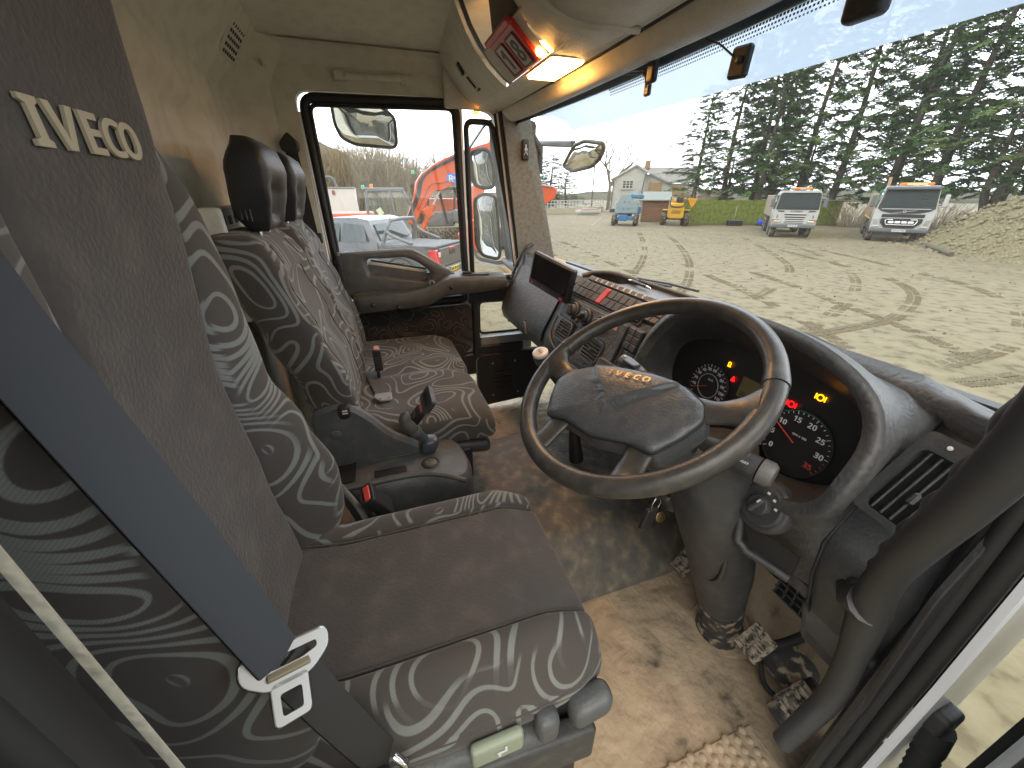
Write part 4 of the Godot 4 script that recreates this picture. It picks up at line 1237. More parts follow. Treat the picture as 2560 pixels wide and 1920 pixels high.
func build_bench():
	var s = thing("passenger_bench", "two-place passenger bench covered in grey swirl pattern cloth", "bench seat", Vector3(-0.43, 1.2, 0.0))
	var cush = func(p: Vector3) -> Vector3:
		var k := smoothstep(1.60, 1.74, p.y)
		var v := exp(-pow((p.x + 0.425) / 0.035, 2.0))
		p.y -= k * 0.016 * v
		for c in [-0.21, -0.64]:
			p.y -= k * 0.010 * exp(-pow((p.x - c) / 0.10, 2.0)) * smoothstep(-0.28, -0.1, p.z)
		p.y -= k * 0.035 * pow(smoothstep(-0.18, -0.33, p.z), 1.5)
		p.y -= k * 0.020 * pow(smoothstep(-0.12, 0.02, p.x), 2.0)
		var f := smoothstep(-0.2, -0.33, p.z)
		p.z += 0.02 * f * v
		return p
	part(s, "cushion", mb().soft(Vector3(-0.43, 1.682, -0.085), Vector3(0.86, 0.125, 0.47), 0.035, 40, 5, 22, cush).mesh(), M.swirl_bench)
	part(s, "seat_pan", mb().soft(Vector3(-0.43, 1.605, -0.06), Vector3(0.85, 0.05, 0.47), 0.018, 6, 3, 5, func(p): return p + Vector3(0, -0.02 * smoothstep(-0.1, -0.28, p.z), 0)).mesh(), M.plastic)
	part(s, "foot", bx(Vector3(-0.03, 1.53, -0.20), Vector3(0.06, 0.14, 0.05), 0.008), M.black)
	part(s, "base_box", bx(Vector3(-0.45, 1.44, 0.08), Vector3(0.80, 0.28, 0.40), 0.01), M.black)
	# side plate with the recliner knob
	var sl := rounded([Vector3(0.02, 1.60, 0.25), Vector3(0.02, 1.85, 0.24), Vector3(0.02, 1.868, 0.15), Vector3(0.02, 1.82, 0.095), Vector3(0.02, 1.735, 0.03), Vector3(0.02, 1.695, -0.03), Vector3(0.02, 1.665, -0.06), Vector3(0.02, 1.60, -0.06)], 0.03, 4)
	var spl = part(s, "side_plate", mb().plate(sl, Vector3(0.028, 0, 0), 0.010).mesh(), M.grey)
	part(spl, "recliner_knob", mb().soft(Vector3(0.045, 1.842, 0.150), Vector3(0.03, 0.042, 0.032), 0.010, 3, 3, 3).mesh(), M.black)
	part(spl, "knob_mark", mb().box(Vector3(0.0605, 1.85, 0.147), Vector3(0.001, 0.004, 0.014)).box(Vector3(0.0605, 1.842, 0.147), Vector3(0.001, 0.004, 0.014)).mesh(), M.white_mark)
	part(spl, "plug", mb().lathe([Vector2(0, 0.004), Vector2(0.014, 0.003), Vector2(0.016, 0)], 16, Vector3(0.048, 1.768, 0.185), Basis(Vector3.BACK, -PI / 2)).mesh(), M.grey)
	for i in 2:
		var cx: float = [-0.185, -0.645][i]
		var w: float = [0.43, 0.41][i]
		var top: float = [2.315, 2.318][i]
		var zf = func(y): return along(y, [1.70, 1.80, 1.90, 2.05, 2.20, 2.32], [0.10, 0.105, 0.118, 0.165, 0.215, 0.262])
		var bk = func(p: Vector3) -> Vector3:
			var t := clampf((p.z - 0.15) / 0.12, 0.0, 1.0)
			var u: float = (p.x - cx) / (w * 0.5)
			var z: float = zf.call(p.y)
			z += 0.022 * (1.0 - pow(absf(u), 2.5)) * (1.0 if p.y < 2.2 else 0.3) - 0.018 * pow(absf(u), 6.0)
			z += 0.012 * exp(-pow(u / 0.10, 2.0)) * smoothstep(2.28, 2.1, p.y) * 0.0
			p.z = lerpf(z, z + 0.135, t)
			# narrowing shoulders
			p.x = cx + (p.x - cx) * along(p.y, [1.7, 2.1, 2.22, 2.30, 2.34], [1.0, 1.0, 0.94, 0.78, 0.6])
			return p
		part(s, "backrest", mb().soft(Vector3(cx, (1.71 + top) * 0.5, 0.21), Vector3(w, top - 1.71, 0.12), 0.045, 18, 22, 4, bk).mesh(), M.swirl_bench)
		# seams of the stitched panel
		for sx in [-1.0, 1.0]:
			var pp := []
			for k in 14:
				var y := lerpf(1.76, 2.28, k / 13.0)
				var u: float = sx * 0.60
				pp.append(Vector3(cx + u * w * 0.5 * along(y, [1.7, 2.1, 2.22, 2.30, 2.34], [1.0, 1.0, 0.94, 0.78, 0.6]), y, zf.call(y) + 0.022 * (1.0 - pow(0.60, 2.5)) * (1.0 if y < 2.2 else 0.3) - 0.001))
			part(s, "seam", mb().tube(pp, 0.0025, 6).mesh(), M.cloth)
		# head restraint: a curved shell with a window
		var hx: float = [-0.20, -0.615][i]
		var hr = thing("head_restraint", ["black vinyl head restraint with a slot on the nearer passenger backrest", "black vinyl head restraint on the passenger backrest next to the door"][i], "head restraint", Vector3(hx, 2.3, 0.27), "passenger head restraints")
		var hw := 0.145
		var sect = func(y: float) -> Array:
			# [front z, back z, half width]
			return [along(y, [2.312, 2.34, 2.40, 2.46, 2.505, 2.52], [0.262, 0.243, 0.228, 0.212, 0.222, 0.245]), along(y, [2.312, 2.35, 2.45, 2.52], [0.30, 0.325, 0.315, 0.285]), along(y, [2.312, 2.34, 2.42, 2.49, 2.52], [0.090, 0.115, 0.140, 0.142, 0.11])]
		var rows := []
		for k in 13:
			var y := lerpf(2.312, 2.52, k / 12.0)
			var q: Array = sect.call(y)
			var loop := PackedVector3Array()
			for m in 32:
				var a := TAU * m / 32.0
				var cxx := signf(cos(a)) * pow(absf(cos(a)), 0.45)
				var sxx := signf(sin(a)) * pow(absf(sin(a)), 0.45)
				var zz := lerpf(q[0], q[1], 0.5 + 0.5 * sxx)
				# side wings reach forward round the window
				if sxx < 0.0:
					zz -= 0.018 * pow(absf(cxx), 4.0) * smoothstep(2.52, 2.40, y)
					zz += 0.030 * exp(-pow(cxx / 0.45, 4.0)) * smoothstep(2.335, 2.35, y) * (1.0 - smoothstep(2.415, 2.43, y))
				loop.append(Vector3(hx + cxx * q[2], y, zz))
			rows.append(loop)
		var hm = mb().grid(rows, true)
		hm.fan(rows[0])
		hm.fan(rows[12])
		part(hr, "shell", hm.mesh(), M.black)
		part(hr, "window", mb().soft(Vector3(hx, 2.383, 0.262), Vector3(0.10, 0.062, 0.012), 0.005, 3, 3, 2).mesh(), M.rubber)
		for sx in [-0.05, 0.05]:
			part(hr, "post", mb().tube([Vector3(hx + sx, 2.26, 0.283), Vector3(hx + sx, 2.32, 0.283)], 0.006, 8).mesh(), M.chrome)
		for k in 3:
			part(hr, "rib_mark", bx(Vector3(hx + 0.130 - 0.004 * k, 2.352, 0.275 + 0.011 * k), Vector3(0.003, 0.028 - 0.004 * k, 0.003), 0.001), M.plastic)
	# dark pressed steel bracket behind the bench with square holes
	var g = thing("seat_bracket", "cream perforated steel bracket behind the passenger backrest", "bracket", Vector3(-0.2, 2.2, 0.38))
	part(g, "plate", mb().soft(Vector3(-0.26, 2.23, 0.378), Vector3(0.34, 0.28, 0.02), 0.009, 4, 4, 2).mesh(), M.trim_beige)
	part(g, "edge_flange", mb().soft(Vector3(-0.075, 2.23, 0.36), Vector3(0.02, 0.28, 0.05), 0.008, 3, 4, 3).mesh(), M.trim_beige)
	for r in 4:
		for c in 4:
			part(g, "hole", bx(Vector3(-0.13 - 0.055 * c - 0.02 * (r % 2), 2.335 - 0.05 * r, 0.3672), Vector3(0.026, 0.022, 0.002), 0.0), M.rubber)
	# belts and buckles of the bench
	var bk1 = thing("middle_buckle", "upright black buckle with orange button standing between the bench places", "buckle", Vector3(-0.36, 1.75, 0.05))
	part(bk1, "housing", mb().soft(Vector3(-0.375, 1.825, 0.052), Vector3(0.052, 0.088, 0.030), 0.006, 3, 5, 3).mesh(), M.black)
	part(bk1, "button", bx(Vector3(-0.375, 1.8695, 0.052), Vector3(0.040, 0.004, 0.018), 0.0015), mat(0.5, lin(0.45, 0.14, 0.07)))
	for k in 6:
		part(bk1, "rib", bx(Vector3(-0.349, 1.80 + 0.008 * k, 0.052), Vector3(0.003, 0.004, 0.022), 0.001), M.plastic)
	part(bk1, "stalk", bx(Vector3(-0.375, 1.765, 0.057), Vector3(0.03, 0.05, 0.012), 0.003), M.black)
	var lap = thing("lap_belt", "loose grey lap belt with adjuster plate lying on the bench", "seat belt", Vector3(-0.25, 1.75, 0.05))
	var lp := curve([Vector3(-0.44, 1.748, 0.115), Vector3(-0.40, 1.750, 0.085), Vector3(-0.30, 1.745, 0.062), Vector3(-0.20, 1.738, 0.042), Vector3(-0.12, 1.738, 0.022), Vector3(-0.06, 1.735, 0.005)], 5)
	var ra := []
	var rb := []
	for q in lp:
		ra.append(q + Vector3(0.004, 0.002, 0.025))
		rb.append(q + Vector3(-0.004, 0.002, -0.025))
	part(lap, "webbing", mb().grid([ra, rb]).mesh(), M.webbing_grey)
	var adj = part(lap, "adjuster_plate", mb().plate(rounded([Vector3(-0.225, 1.744, 0.018), Vector3(-0.225, 1.744, 0.078), Vector3(-0.195, 1.744, 0.080), Vector3(-0.165, 1.744, 0.060), Vector3(-0.165, 1.744, 0.018)], 0.012), Vector3(0, 0.007, 0), 0.002).mesh(), M.light_grey)
	for q in [Vector3(-0.178, 1.7515, 0.030), Vector3(-0.178, 1.7515, 0.058)]:
		part(adj, "rivet", mb().lathe([Vector2(0, 0.002), Vector2(0.003, 0.001), Vector2(0.004, 0)], 8, q).mesh(), M.plastic)
	var bk2 = thing("lap_buckle", "black buckle with grey tongue fitted beside the lever at the bench edge", "buckle", Vector3(-0.02, 1.75, -0.05))
	var bb := Basis(Vector3.FORWARD, 0.30) * Basis(Vector3.RIGHT, -0.55)
	var bc := Vector3(-0.015, 1.745, -0.045)
	part(bk2, "housing", mb().box(bc, Vector3(0.045, 0.095, 0.026), 0.006, bb).mesh(), M.black)
	for k in 7:
		part(bk2, "rib", mb().box(bc + bb * Vector3(0, -0.038 + 0.010 * k, 0.014), Vector3(0.036, 0.005, 0.003), 0.001, bb).mesh(), M.plastic)
	part(bk2, "button", mb().box(bc + bb * Vector3(0, 0.049, 0.002), Vector3(0.034, 0.006, 0.016), 0.002, bb).mesh(), mat(0.5, lin(0.5, 0.12, 0.06)))
	var hd := bc + bb * Vector3(0, 0.088, 0)
	part(bk2, "tongue_head", mb().ring(rrect(hd + bb * Vector3(0, 0, -0.006), bb.x, bb.y, 0.082, 0.056, 0.010), rrect(hd + bb * Vector3(0, 0, -0.006), bb.x, bb.y, 0.056, 0.024, 0.004), bb.z * 0.016).mesh(), M.plastic)
	part(bk2, "tongue_roller", mb().box(hd, Vector3(0.056, 0.020, 0.014), 0.004, bb).mesh(), M.black)
	part(bk2, "tongue_blade", mb().box(bc + bb * Vector3(0, 0.056, 0), Vector3(0.024, 0.014, 0.003), 0.0, bb).mesh(), M.chrome)
	# passenger shoulder belt on the pillar
	var pb = thing("passenger_belt", "black passenger seat belt hanging from its pillar anchor behind the door", "seat belt", Vector3(-0.95, 2.5, 0.27))
	part(pb, "anchor_cover", mb().plate(rounded([Vector3(-0.955, 2.625, 0.272), Vector3(-0.955, 2.585, 0.235), Vector3(-0.955, 2.555, 0.240), Vector3(-0.955, 2.545, 0.272), Vector3(-0.955, 2.555, 0.305), Vector3(-0.955, 2.585, 0.310)], 0.012), Vector3(0.03, 0, 0), 0.008).mesh(), M.black)
	part(pb, "webbing", mb().grid([[Vector3(-0.945, 2.57, 0.295), Vector3(-0.945, 2.57, 0.248)], [Vector3(-0.93, 2.2, 0.28), Vector3(-0.93, 2.2, 0.233)], [Vector3(-0.90, 1.78, 0.22), Vector3(-0.90, 1.78, 0.17)]]).mesh(), M.rubber)
	part(pb, "slider", bx(Vector3(-0.92, 2.22, 0.243), Vector3(0.02, 0.045, 0.05), 0.005), M.black)

func build_console():
	var c = thing("lever_console", "grey plastic console with handbrake lever between driver's seat and bench", "console", Vector3(0.06, 1.42, 0.0))
	var Y := 1.655
	var ol := rounded([Vector3(-0.035, Y, 0.215), Vector3(-0.035, Y, -0.09), Vector3(0.02, Y, -0.165), Vector3(0.15, Y, -0.180), Vector3(0.215, Y, -0.150), Vector3(0.165, Y, -0.03), Vector3(0.160, Y, 0.215)], 0.05, 5)
	var dn := []
	var mid := []
	var top := []
	for p in ol:
		var q: Vector3 = p
		var n := Vector3(q.x - 0.065, 0, (q.z - 0.02) * 0.5).normalized()
		dn.append(q + n * 0.030 + Vector3(0, -0.24, 0))
		mid.append(q + n * 0.016 + Vector3(0, -0.028, 0))
		top.append(q)
	var sh := []
	for p in ol:
		var q: Vector3 = p
		var n := Vector3(q.x - 0.065, 0, (q.z - 0.02) * 0.5).normalized()
		sh.append(q + n * 0.008 + Vector3(0, -0.008, 0))
	var m = mb().grid([dn, mid, sh, top], true)
	part(c, "body", m.mesh(), M.grey)
	part(c, "top_face", mb().plate(top, Vector3(0, 0.002, 0)).mesh(), M.grey)
	# raised rims
	part(c, "rim", mb().tube([Vector3(-0.030, Y + 0.004, 0.21), Vector3(-0.030, Y + 0.004, -0.08), Vector3(-0.005, Y + 0.003, -0.125)], 0.007, 8).mesh(), M.grey)
	part(c, "rim", mb().tube(curve([Vector3(0.163, Y + 0.004, 0.21), Vector3(0.160, Y + 0.004, 0.0), Vector3(0.185, Y + 0.004, -0.09), Vector3(0.222, Y - 0.006, -0.155)], 4), 0.008, 8).mesh(), M.grey)
	# open pocket at the rear, slot tray and cup hollow
	part(c, "rear_pocket", mb().ring(rrect(Vector3(0.062, Y + 0.003, 0.178), Vector3.RIGHT, Vector3.BACK, 0.15, 0.06, 0.012), rrect(Vector3(0.062, Y + 0.003, 0.178), Vector3.RIGHT, Vector3.BACK, 0.138, 0.05, 0.012), Vector3(0, 0.006, 0)).box(Vector3(0.062, Y + 0.004, 0.178), Vector3(0.136, 0.002, 0.048)).mesh(), M.black)
	part(c, "tray", mb().box(Vector3(0.122, Y + 0.004, 0.050), Vector3(0.030, 0.003, 0.092), 0.001).mesh(), M.rubber)
	part(c, "cup_hollow", mb().lathe([Vector2(0.028, 0.003), Vector2(0.024, 0.006), Vector2(0.021, 0.004), Vector2(0.0, 0.003)], 22, Vector3(0.118, Y + 0.001, -0.068)).mesh(), M.black)
	part(c, "cup_plug", mb().lathe([Vector2(0.0, 0.009), Vector2(0.016, 0.008), Vector2(0.019, 0.004)], 20, Vector3(0.118, Y + 0.001, -0.068)).mesh(), M.grey)
	# slotted vent
	var vt = part(c, "vent", bx(Vector3(0.040, Y + 0.004, 0.046), Vector3(0.030, 0.004, 0.112), 0.001), M.grey)
	for k in 14:
		part(vt, "slot", bx(Vector3(0.040, Y + 0.0062, -0.002 + 0.0073 * k), Vector3(0.022, 0.001, 0.0032), 0.0), M.black)
	# lever
	var l = thing("handbrake_lever", "grey air brake lever with rounded knob on the console", "lever", Vector3(0.04, 1.66, -0.06))
	part(l, "base_housing", mb().soft(Vector3(0.048, 1.680, -0.074), Vector3(0.058, 0.056, 0.056), 0.020, 4, 4, 4, func(p): return p + Vector3(0, 0, -0.25 * (p.y - 1.68))).mesh(), mat(0.35, lin(0.045, 0.052, 0.066)))
	part(l, "shaft", mb().tube([Vector3(0.050, 1.690, -0.068), Vector3(0.055, 1.725, -0.050), Vector3(0.060, 1.745, -0.036)], [0.016, 0.014, 0.013], 12).mesh(), mat(0.4, lin(0.05, 0.058, 0.07)))
	part(l, "collar", mb().tube([Vector3(0.058, 1.738, -0.040), Vector3(0.062, 1.752, -0.031)], [0.021, 0.019], 14).mesh(), M.grey)
	part(l, "knob", mb().tube([Vector3(0.061, 1.748, -0.034), Vector3(0.062, 1.760, -0.022), Vector3(0.062, 1.775, -0.012), Vector3(0.061, 1.792, -0.010), Vector3(0.060, 1.806, -0.016), Vector3(0.060, 1.812, -0.022)], [0.016, 0.022, 0.020, 0.0185, 0.016, 0.006], 14).mesh(), mat(0.5, lin(0.070, 0.064, 0.055)))

# ---------- dashboard and controls
const STACK := [[2.118, -0.735], [2.055, -0.668], [1.972, -0.636], [1.905, -0.604]]

# point and axes on the face of the centre stack, t in metres down from its top edge
func stack(x: float, t: float) -> Transform3D:
	var k := 0
	while k < STACK.size() - 2:
		var l := Vector2(STACK[k][0] - STACK[k + 1][0], STACK[k][1] - STACK[k + 1][1]).length()
		if t <= l:
			break
		t -= l
		k += 1
	var d := Vector3(0, STACK[k + 1][0] - STACK[k][0], STACK[k + 1][1] - STACK[k][1]).normalized()
	var p := Vector3(x, STACK[k][0], STACK[k][1]) + d * t
	var ey := -d
	return Transform3D(Basis(Vector3.RIGHT, ey, Vector3.RIGHT.cross(ey)), p)

func on(tr: Transform3D, off: Vector3, size: Vector3, bev := 0.001) -> ArrayMesh:
	return mb().box(tr * off, size, bev, tr.basis).mesh()

func rightprof(y: float) -> float:
	return along(y, [1.62, 1.70, 1.80, 1.878, 1.95, 2.02, 2.09], [-0.735, -0.69, -0.655, -0.645, -0.685, -0.735, -0.80])

func leftprof(y: float) -> float:
	return along(y, [1.72, 1.80, 1.905, 1.972, 2.055, 2.118], [-0.66, -0.615, -0.600, -0.634, -0.668, -0.735])

func dashz(x: float, y: float) -> float:
	var k := smoothstep(0.27, 0.83, x)
	return lerpf(leftprof(y), rightprof(y), k)

func build_dash():
	var d = thing("dashboard", "dark grey truck dashboard with cluster hood, switches and vents", "dashboard", Vector3(0, 1.9, -0.75))
	# top, under the windscreen
	var rows := []
	for i in 41:
		var x := lerpf(-0.945, 0.955, i / 40.0)
		var u := x / 0.965
		var b := wscreen(u, 0.02)
		var h := smoothstep(0.24, 0.36, x) * (1.0 - smoothstep(0.76, 0.86, x))
		var pr := PackedVector3Array()
		pr.append(b + Vector3(0, 0.0, 0.004))
		pr.append(Vector3(x, lerpf(2.085, 2.10, h), lerpf(-0.90, -0.91, h)))
		pr.append(Vector3(x, lerpf(2.105, 2.125, h), lerpf(-0.83, -0.85, h)))
		pr.append(Vector3(x, lerpf(2.118, 2.10, h), lerpf(-0.765, -0.82, h)))
		pr.append(Vector3(x, lerpf(2.112, 2.04, smoothstep(0.24, 0.3, x)), lerpf(-0.735, -0.80, smoothstep(0.24, 0.3, x))))
		rows.append(pr)
	part(d, "top_pad", mb().grid(rows).mesh(), M.dash)
	# passenger side and centre: a swept face
	rows = []
	var gl := [[2.112, -0.735], [2.075, -0.722], [2.03, -0.700], [1.95, -0.658], [1.88, -0.622], [1.83, -0.612], [1.79, -0.622], [1.755, -0.66], [1.74, -0.72], [1.74, -1.0]]
	var ce := [[2.116, -0.737], [2.085, -0.702], [2.055, -0.670], [1.972, -0.638], [1.905, -0.606], [1.86, -0.590], [1.815, -0.592], [1.765, -0.63], [1.74, -0.70], [1.74, -1.0]]
	for i in 33:
		var x := lerpf(-0.945, 0.272, i / 32.0)
		var k := smoothstep(-0.29, -0.235, x)
		var e := smoothstep(-0.90, -0.945, x)
		var row := PackedVector3Array()
		for q in gl.size():
			row.append(Vector3(x, lerpf(gl[q][0], ce[q][0], k), lerpf(gl[q][1], ce[q][1], k) - 0.05 * e))
		rows.append(row)
	var fm = mb().grid(rows)
	fm.fan(rows[0])
	part(d, "lower_face", fm.mesh(), M.dash)
	# glove box lid proud of the face, and its seams
	rows = []
	for i in 9:
		var x := lerpf(-0.86, -0.32, i / 8.0)
		var row := PackedVector3Array()
		for q in [[2.068, -0.719], [2.03, -0.698], [1.95, -0.656], [1.88, -0.620], [1.84, -0.611]]:
			row.append(Vector3(x, q[0] + 0.002, q[1] + 0.007))
		rows.append(row)
	var gm = mb().grid(rows)
	part(d, "glove_box_lid", gm.mesh(), M.dash)
	part(d, "lid_seam", mb().tube([Vector3(-0.318, 2.07, -0.716), Vector3(-0.318, 1.95, -0.653), Vector3(-0.318, 1.84, -0.607)], 0.0025, 6).mesh(), M.black)
	part(d, "scuff", mb().soft(Vector3(-0.50, 1.845, -0.604), Vector3(0.02, 0.05, 0.006), 0.003, 2, 3, 2, func(p): return p + Vector3(-0.5 * (p.y - 1.845), 0, 0)).mesh(), mat(0.8, lin(0.24, 0.22, 0.16)))
	part(d, "end_vent", mb().soft(Vector3(-0.90, 2.055, -0.762), Vector3(0.035, 0.10, 0.02), 0.009, 3, 3, 2).mesh(), M.black)
	# driver's side: rings from the dial face over the hood to the outer edge
	var C := Vector3(0.575, 2.005, 0.0)
	var n := 64
	var ring = []
	for k in 9:
		ring.append(PackedVector3Array())
	for i in n:
		var a := TAU * i / n
		var cx := cos(a)
		var sy := sin(a)
		var up := smoothstep(-0.2, 0.7, sy)
		var sq := 1.0 / pow(pow(absf(cx), 2.6) + pow(absf(sy), 2.6), 1.0 / 2.6)
		var face := Vector3(C.x + 0.232 * cx * sq, C.y + (0.095 if sy > 0 else 0.108) * sy * sq, -0.715)
		face.z += (face.y - C.y) * -0.18
		var lip := Vector3(C.x - 0.006 + 0.248 * cx * sq, C.y + (0.155 if sy > 0 else 0.118) * sy * sq, lerpf(-0.622, -0.668, up))
		# a step closer on the driver's right, where the hood comes round
		lip.z += 0.014 * smoothstep(0.3, 0.9, cx) * (1.0 - up)
		var ox := 0.83
		var o := Vector3.ZERO
		var tx: float = (0.83 - C.x) / cx if cx > 0.001 else (0.272 - C.x) / cx if cx < -0.001 else 99.0
		var ty: float = 0.10 / sy if sy > 0.001 else (1.735 - C.y) / sy if sy < -0.001 else 99.0
		var t := minf(tx, ty)
		o = Vector3(C.x + cx * t, C.y + sy * t, 0)
		o.z = dashz(o.x, o.y)
		if sy > 0.0 and ty <= tx:
			o = Vector3(o.x, 2.098, -0.845)
		elif sy > 0.0:
			var kk := smoothstep(0.55, 1.0, sy * t / 0.10)
			o = o.lerp(Vector3(o.x, 2.095, -0.815), kk)
		var lip2 := lip + Vector3(0.018 * cx, 0.016 * sy, 0.005)
		var lip3 := lip + Vector3(0.040 * cx * (1.0 if cx < 0 else 0.75), 0.030 * sy, -0.006)
		ring[0].append(face)
		ring[1].append(face.lerp(lip, 0.5))
		ring[2].append(lip + Vector3(0, 0, -0.006))
		ring[3].append(lip2)
		ring[4].append(lip3)
		var w := o - lip3
		ring[5].append(lip3 + Vector3(w.x * 0.22, w.y * 0.22, w.z * 0.34))
		ring[6].append(lip3 + Vector3(w.x * 0.5, w.y * 0.5, w.z * 0.62))
		ring[7].append(lip3 + Vector3(w.x * 0.8, w.y * 0.8, w.z * 0.87))
		ring[8].append(o)
	part(d, "hood_inside", mb().grid([ring[0], ring[1], ring[2]], true).mesh(), M.plastic)
	part(d, "cluster_hood", mb().grid([ring[2], ring[3], ring[4], ring[5], ring[6], ring[7], ring[8]], true).mesh(), M.dash)
	# knee edge below the pad
	rows = []
	for i in 17:
		var x := lerpf(0.272, 0.83, i / 16.0)
		rows.append(PackedVector3Array([Vector3(x, 1.737, dashz(x, 1.737)), Vector3(x, 1.715, dashz(x, 1.735) + 0.004), Vector3(x, 1.70, dashz(x, 1.735) - 0.01), Vector3(x, 1.685, -0.75), Vector3(x, 1.70, -1.0)]))
	part(d, "knee_edge", mb().grid(rows).mesh(), M.plastic)
	# outer end with the side vent
	rows = []
	for i in 9:
		var x := lerpf(0.833, 0.955, i / 8.0)
		var k := (x - 0.833) / 0.122
		var row := PackedVector3Array()
		for y in [2.10, 2.085, 2.04, 2.0, 1.95, 1.90, 1.86, 1.80, 1.74, 1.68, 1.62, 1.56]:
			row.append(Vector3(x, y - 0.02 * k, rightprof(y) - 0.004 + 0.075 * k * smoothstep(1.95, 2.09, y) * 0.6 - 0.05 * pow(k, 3.0)))
		row.insert(0, Vector3(x, 2.10, -0.86))
		row.insert(0, Vector3(x, 2.05, -0.95))
		rows.append(row)
	part(d, "end_panel", mb().grid(rows).mesh(), M.plastic)
	part(d, "pad_seam", mb().tube([Vector3(0.8315, 2.094, -0.83), Vector3(0.8315, 2.085, -0.79), Vector3(0.8315, 2.02, -0.733), Vector3(0.8315, 1.95, -0.683), Vector3(0.8315, 1.878, -0.643), Vector3(0.8315, 1.80, -0.653), Vector3(0.8315, 1.70, -0.688), Vector3(0.8315, 1.62, -0.733)], 0.0028, 6).mesh(), M.black)
	# side air vent on the end panel
	var vt := Transform3D(Basis(Vector3(0.985, 0.0, 0.17).normalized(), Vector3(-0.08, 0.83, -0.55).normalized(), Vector3(0, 0.55, 0.83)).orthonormalized(), Vector3(0.893, 2.035, -0.672))
	var ev = part(d, "side_vent", mb().ring(rrect(vt * Vector3(0, 0, 0), vt.basis.x, vt.basis.y, 0.092, 0.145, 0.012), rrect(vt * Vector3(0, -0.008, 0), vt.basis.x, vt.basis.y, 0.068, 0.108, 0.010), vt.basis.z * 0.010).mesh(), M.plastic)
	part(ev, "duct", mb().box(vt * Vector3(0, 0, -0.012), Vector3(0.086, 0.14, 0.006), 0.0, vt.basis).mesh(), M.black)
	for k in 5:
		part(ev, "slat", mb().box(vt * Vector3(-0.026 + 0.013 * k, -0.008, 0.001), Vector3(0.0035, 0.106, 0.014), 0.001, vt.basis * Basis(Vector3.UP, 0.5)).mesh(), M.plastic)
	part(ev, "tab", mb().box(vt * Vector3(0.004, -0.02, 0.009), Vector3(0.010, 0.02, 0.008), 0.003, vt.basis).mesh(), M.plastic)
	part(ev, "thumb_switch", mb().box(vt * Vector3(0.022, 0.060, 0.010), Vector3(0.035, 0.014, 0.005), 0.003, vt.basis).mesh(), M.black)
	part(ev, "mark", mb().lathe([Vector2(0, 0.001), Vector2(0.0032, 0.001), Vector2(0.0032, 0)], 10, vt * Vector3(-0.012, 0.060, 0.0105), vt.basis * Basis(Vector3.RIGHT, PI / 2)).mesh(), M.white_mark)
	# panel between the dashboard end and the doorway with the pale defroster grille
	var dp = part(d, "doorway_panel", mb().plate(rounded([Vector3(0.958, 2.10, -0.86), Vector3(0.958, 2.06, -0.70), Vector3(0.958, 1.90, -0.655), Vector3(0.958, 1.55, -0.70), Vector3(0.958, 1.55, -0.86)], 0.02), Vector3(0.008, 0, 0), 0.002).mesh(), M.black)
	var el := []
	var el2 := []
	for i in 24:
		var a := TAU * i / 24.0
		var q := Vector3(0.967, 1.862 + 0.048 * cos(a), -0.725 - 0.022 * sin(a) + 0.012 * cos(a))
		el.append(q)
		el2.append(q.lerp(Vector3(0.967, 1.862, -0.725), 0.08))
	part(dp, "speaker_rim", mb().tube(el, 0.003, 6, false, true).mesh(), M.black)
	for r in 8:
		for c in 4:
			var y := 1.862 - 0.042 + 0.012 * r
			var z := -0.725 - 0.0165 + 0.011 * c + 0.25 * (y - 1.862)
			var ex := pow((y - 1.862) / 0.046, 2.0) + pow((z + 0.725 - 0.25 * (y - 1.862)) / 0.021, 2.0)
			if ex < 1.0:
				part(dp, "grille_tile", bx(Vector3(0.9685, y, z), Vector3(0.003, 0.0095, 0.0085), 0.001), mat(0.4, lin(0.42, 0.43, 0.45)) if not M.has("tile") else M.tile)
	# ---- centre stack
	# switch row
	var dark = part(d, "switch_recess", on(stack(0.005, 0.046), Vector3(0, 0, 0.001), Vector3(0.43, 0.074, 0.006), 0.002), M.black)
	for k in 12:
		var tr := stack(-0.186 + 0.0345 * k, 0.045)
		var red := k == 5
		if red:
			part(d, "hazard_switch", on(tr, Vector3(0, 0, 0.006), Vector3(0.0325, 0.062, 0.012), 0.003), M.red_plastic, "red hazard switch")
			continue
		part(d, "rocker_switch", on(tr, Vector3(0, 0.016, 0.005), Vector3(0.0325, 0.030, 0.010), 0.002), M.plastic)
		part(d, "rocker_switch", on(tr, Vector3(0, -0.016, 0.006), Vector3(0.0325, 0.030, 0.010), 0.002), M.plastic)
	# word strip above the switches
	part(d, "word_strip", on(stack(0.02, 0.0), Vector3(0, 0.004, 0.002), Vector3(0.40, 0.018, 0.006), 0.002), M.grey)
	var word := "EUROCARGO"
	for k in 9:
		var l = piece(d, "letter", text_mesh(word[k], 0.013, 0.001), M.white_mark)
		var tr := stack(-0.125 + 0.034 * k, 0.0)
		l.transform = Transform3D(tr.basis, tr * Vector3(0, 0.004, 0.0055) - d.position)
	# heater panel with three knobs
	part(d, "heater_panel", on(stack(-0.01, 0.132), Vector3(0, 0, 0.002), Vector3(0.40, 0.078, 0.006), 0.003), M.dash)
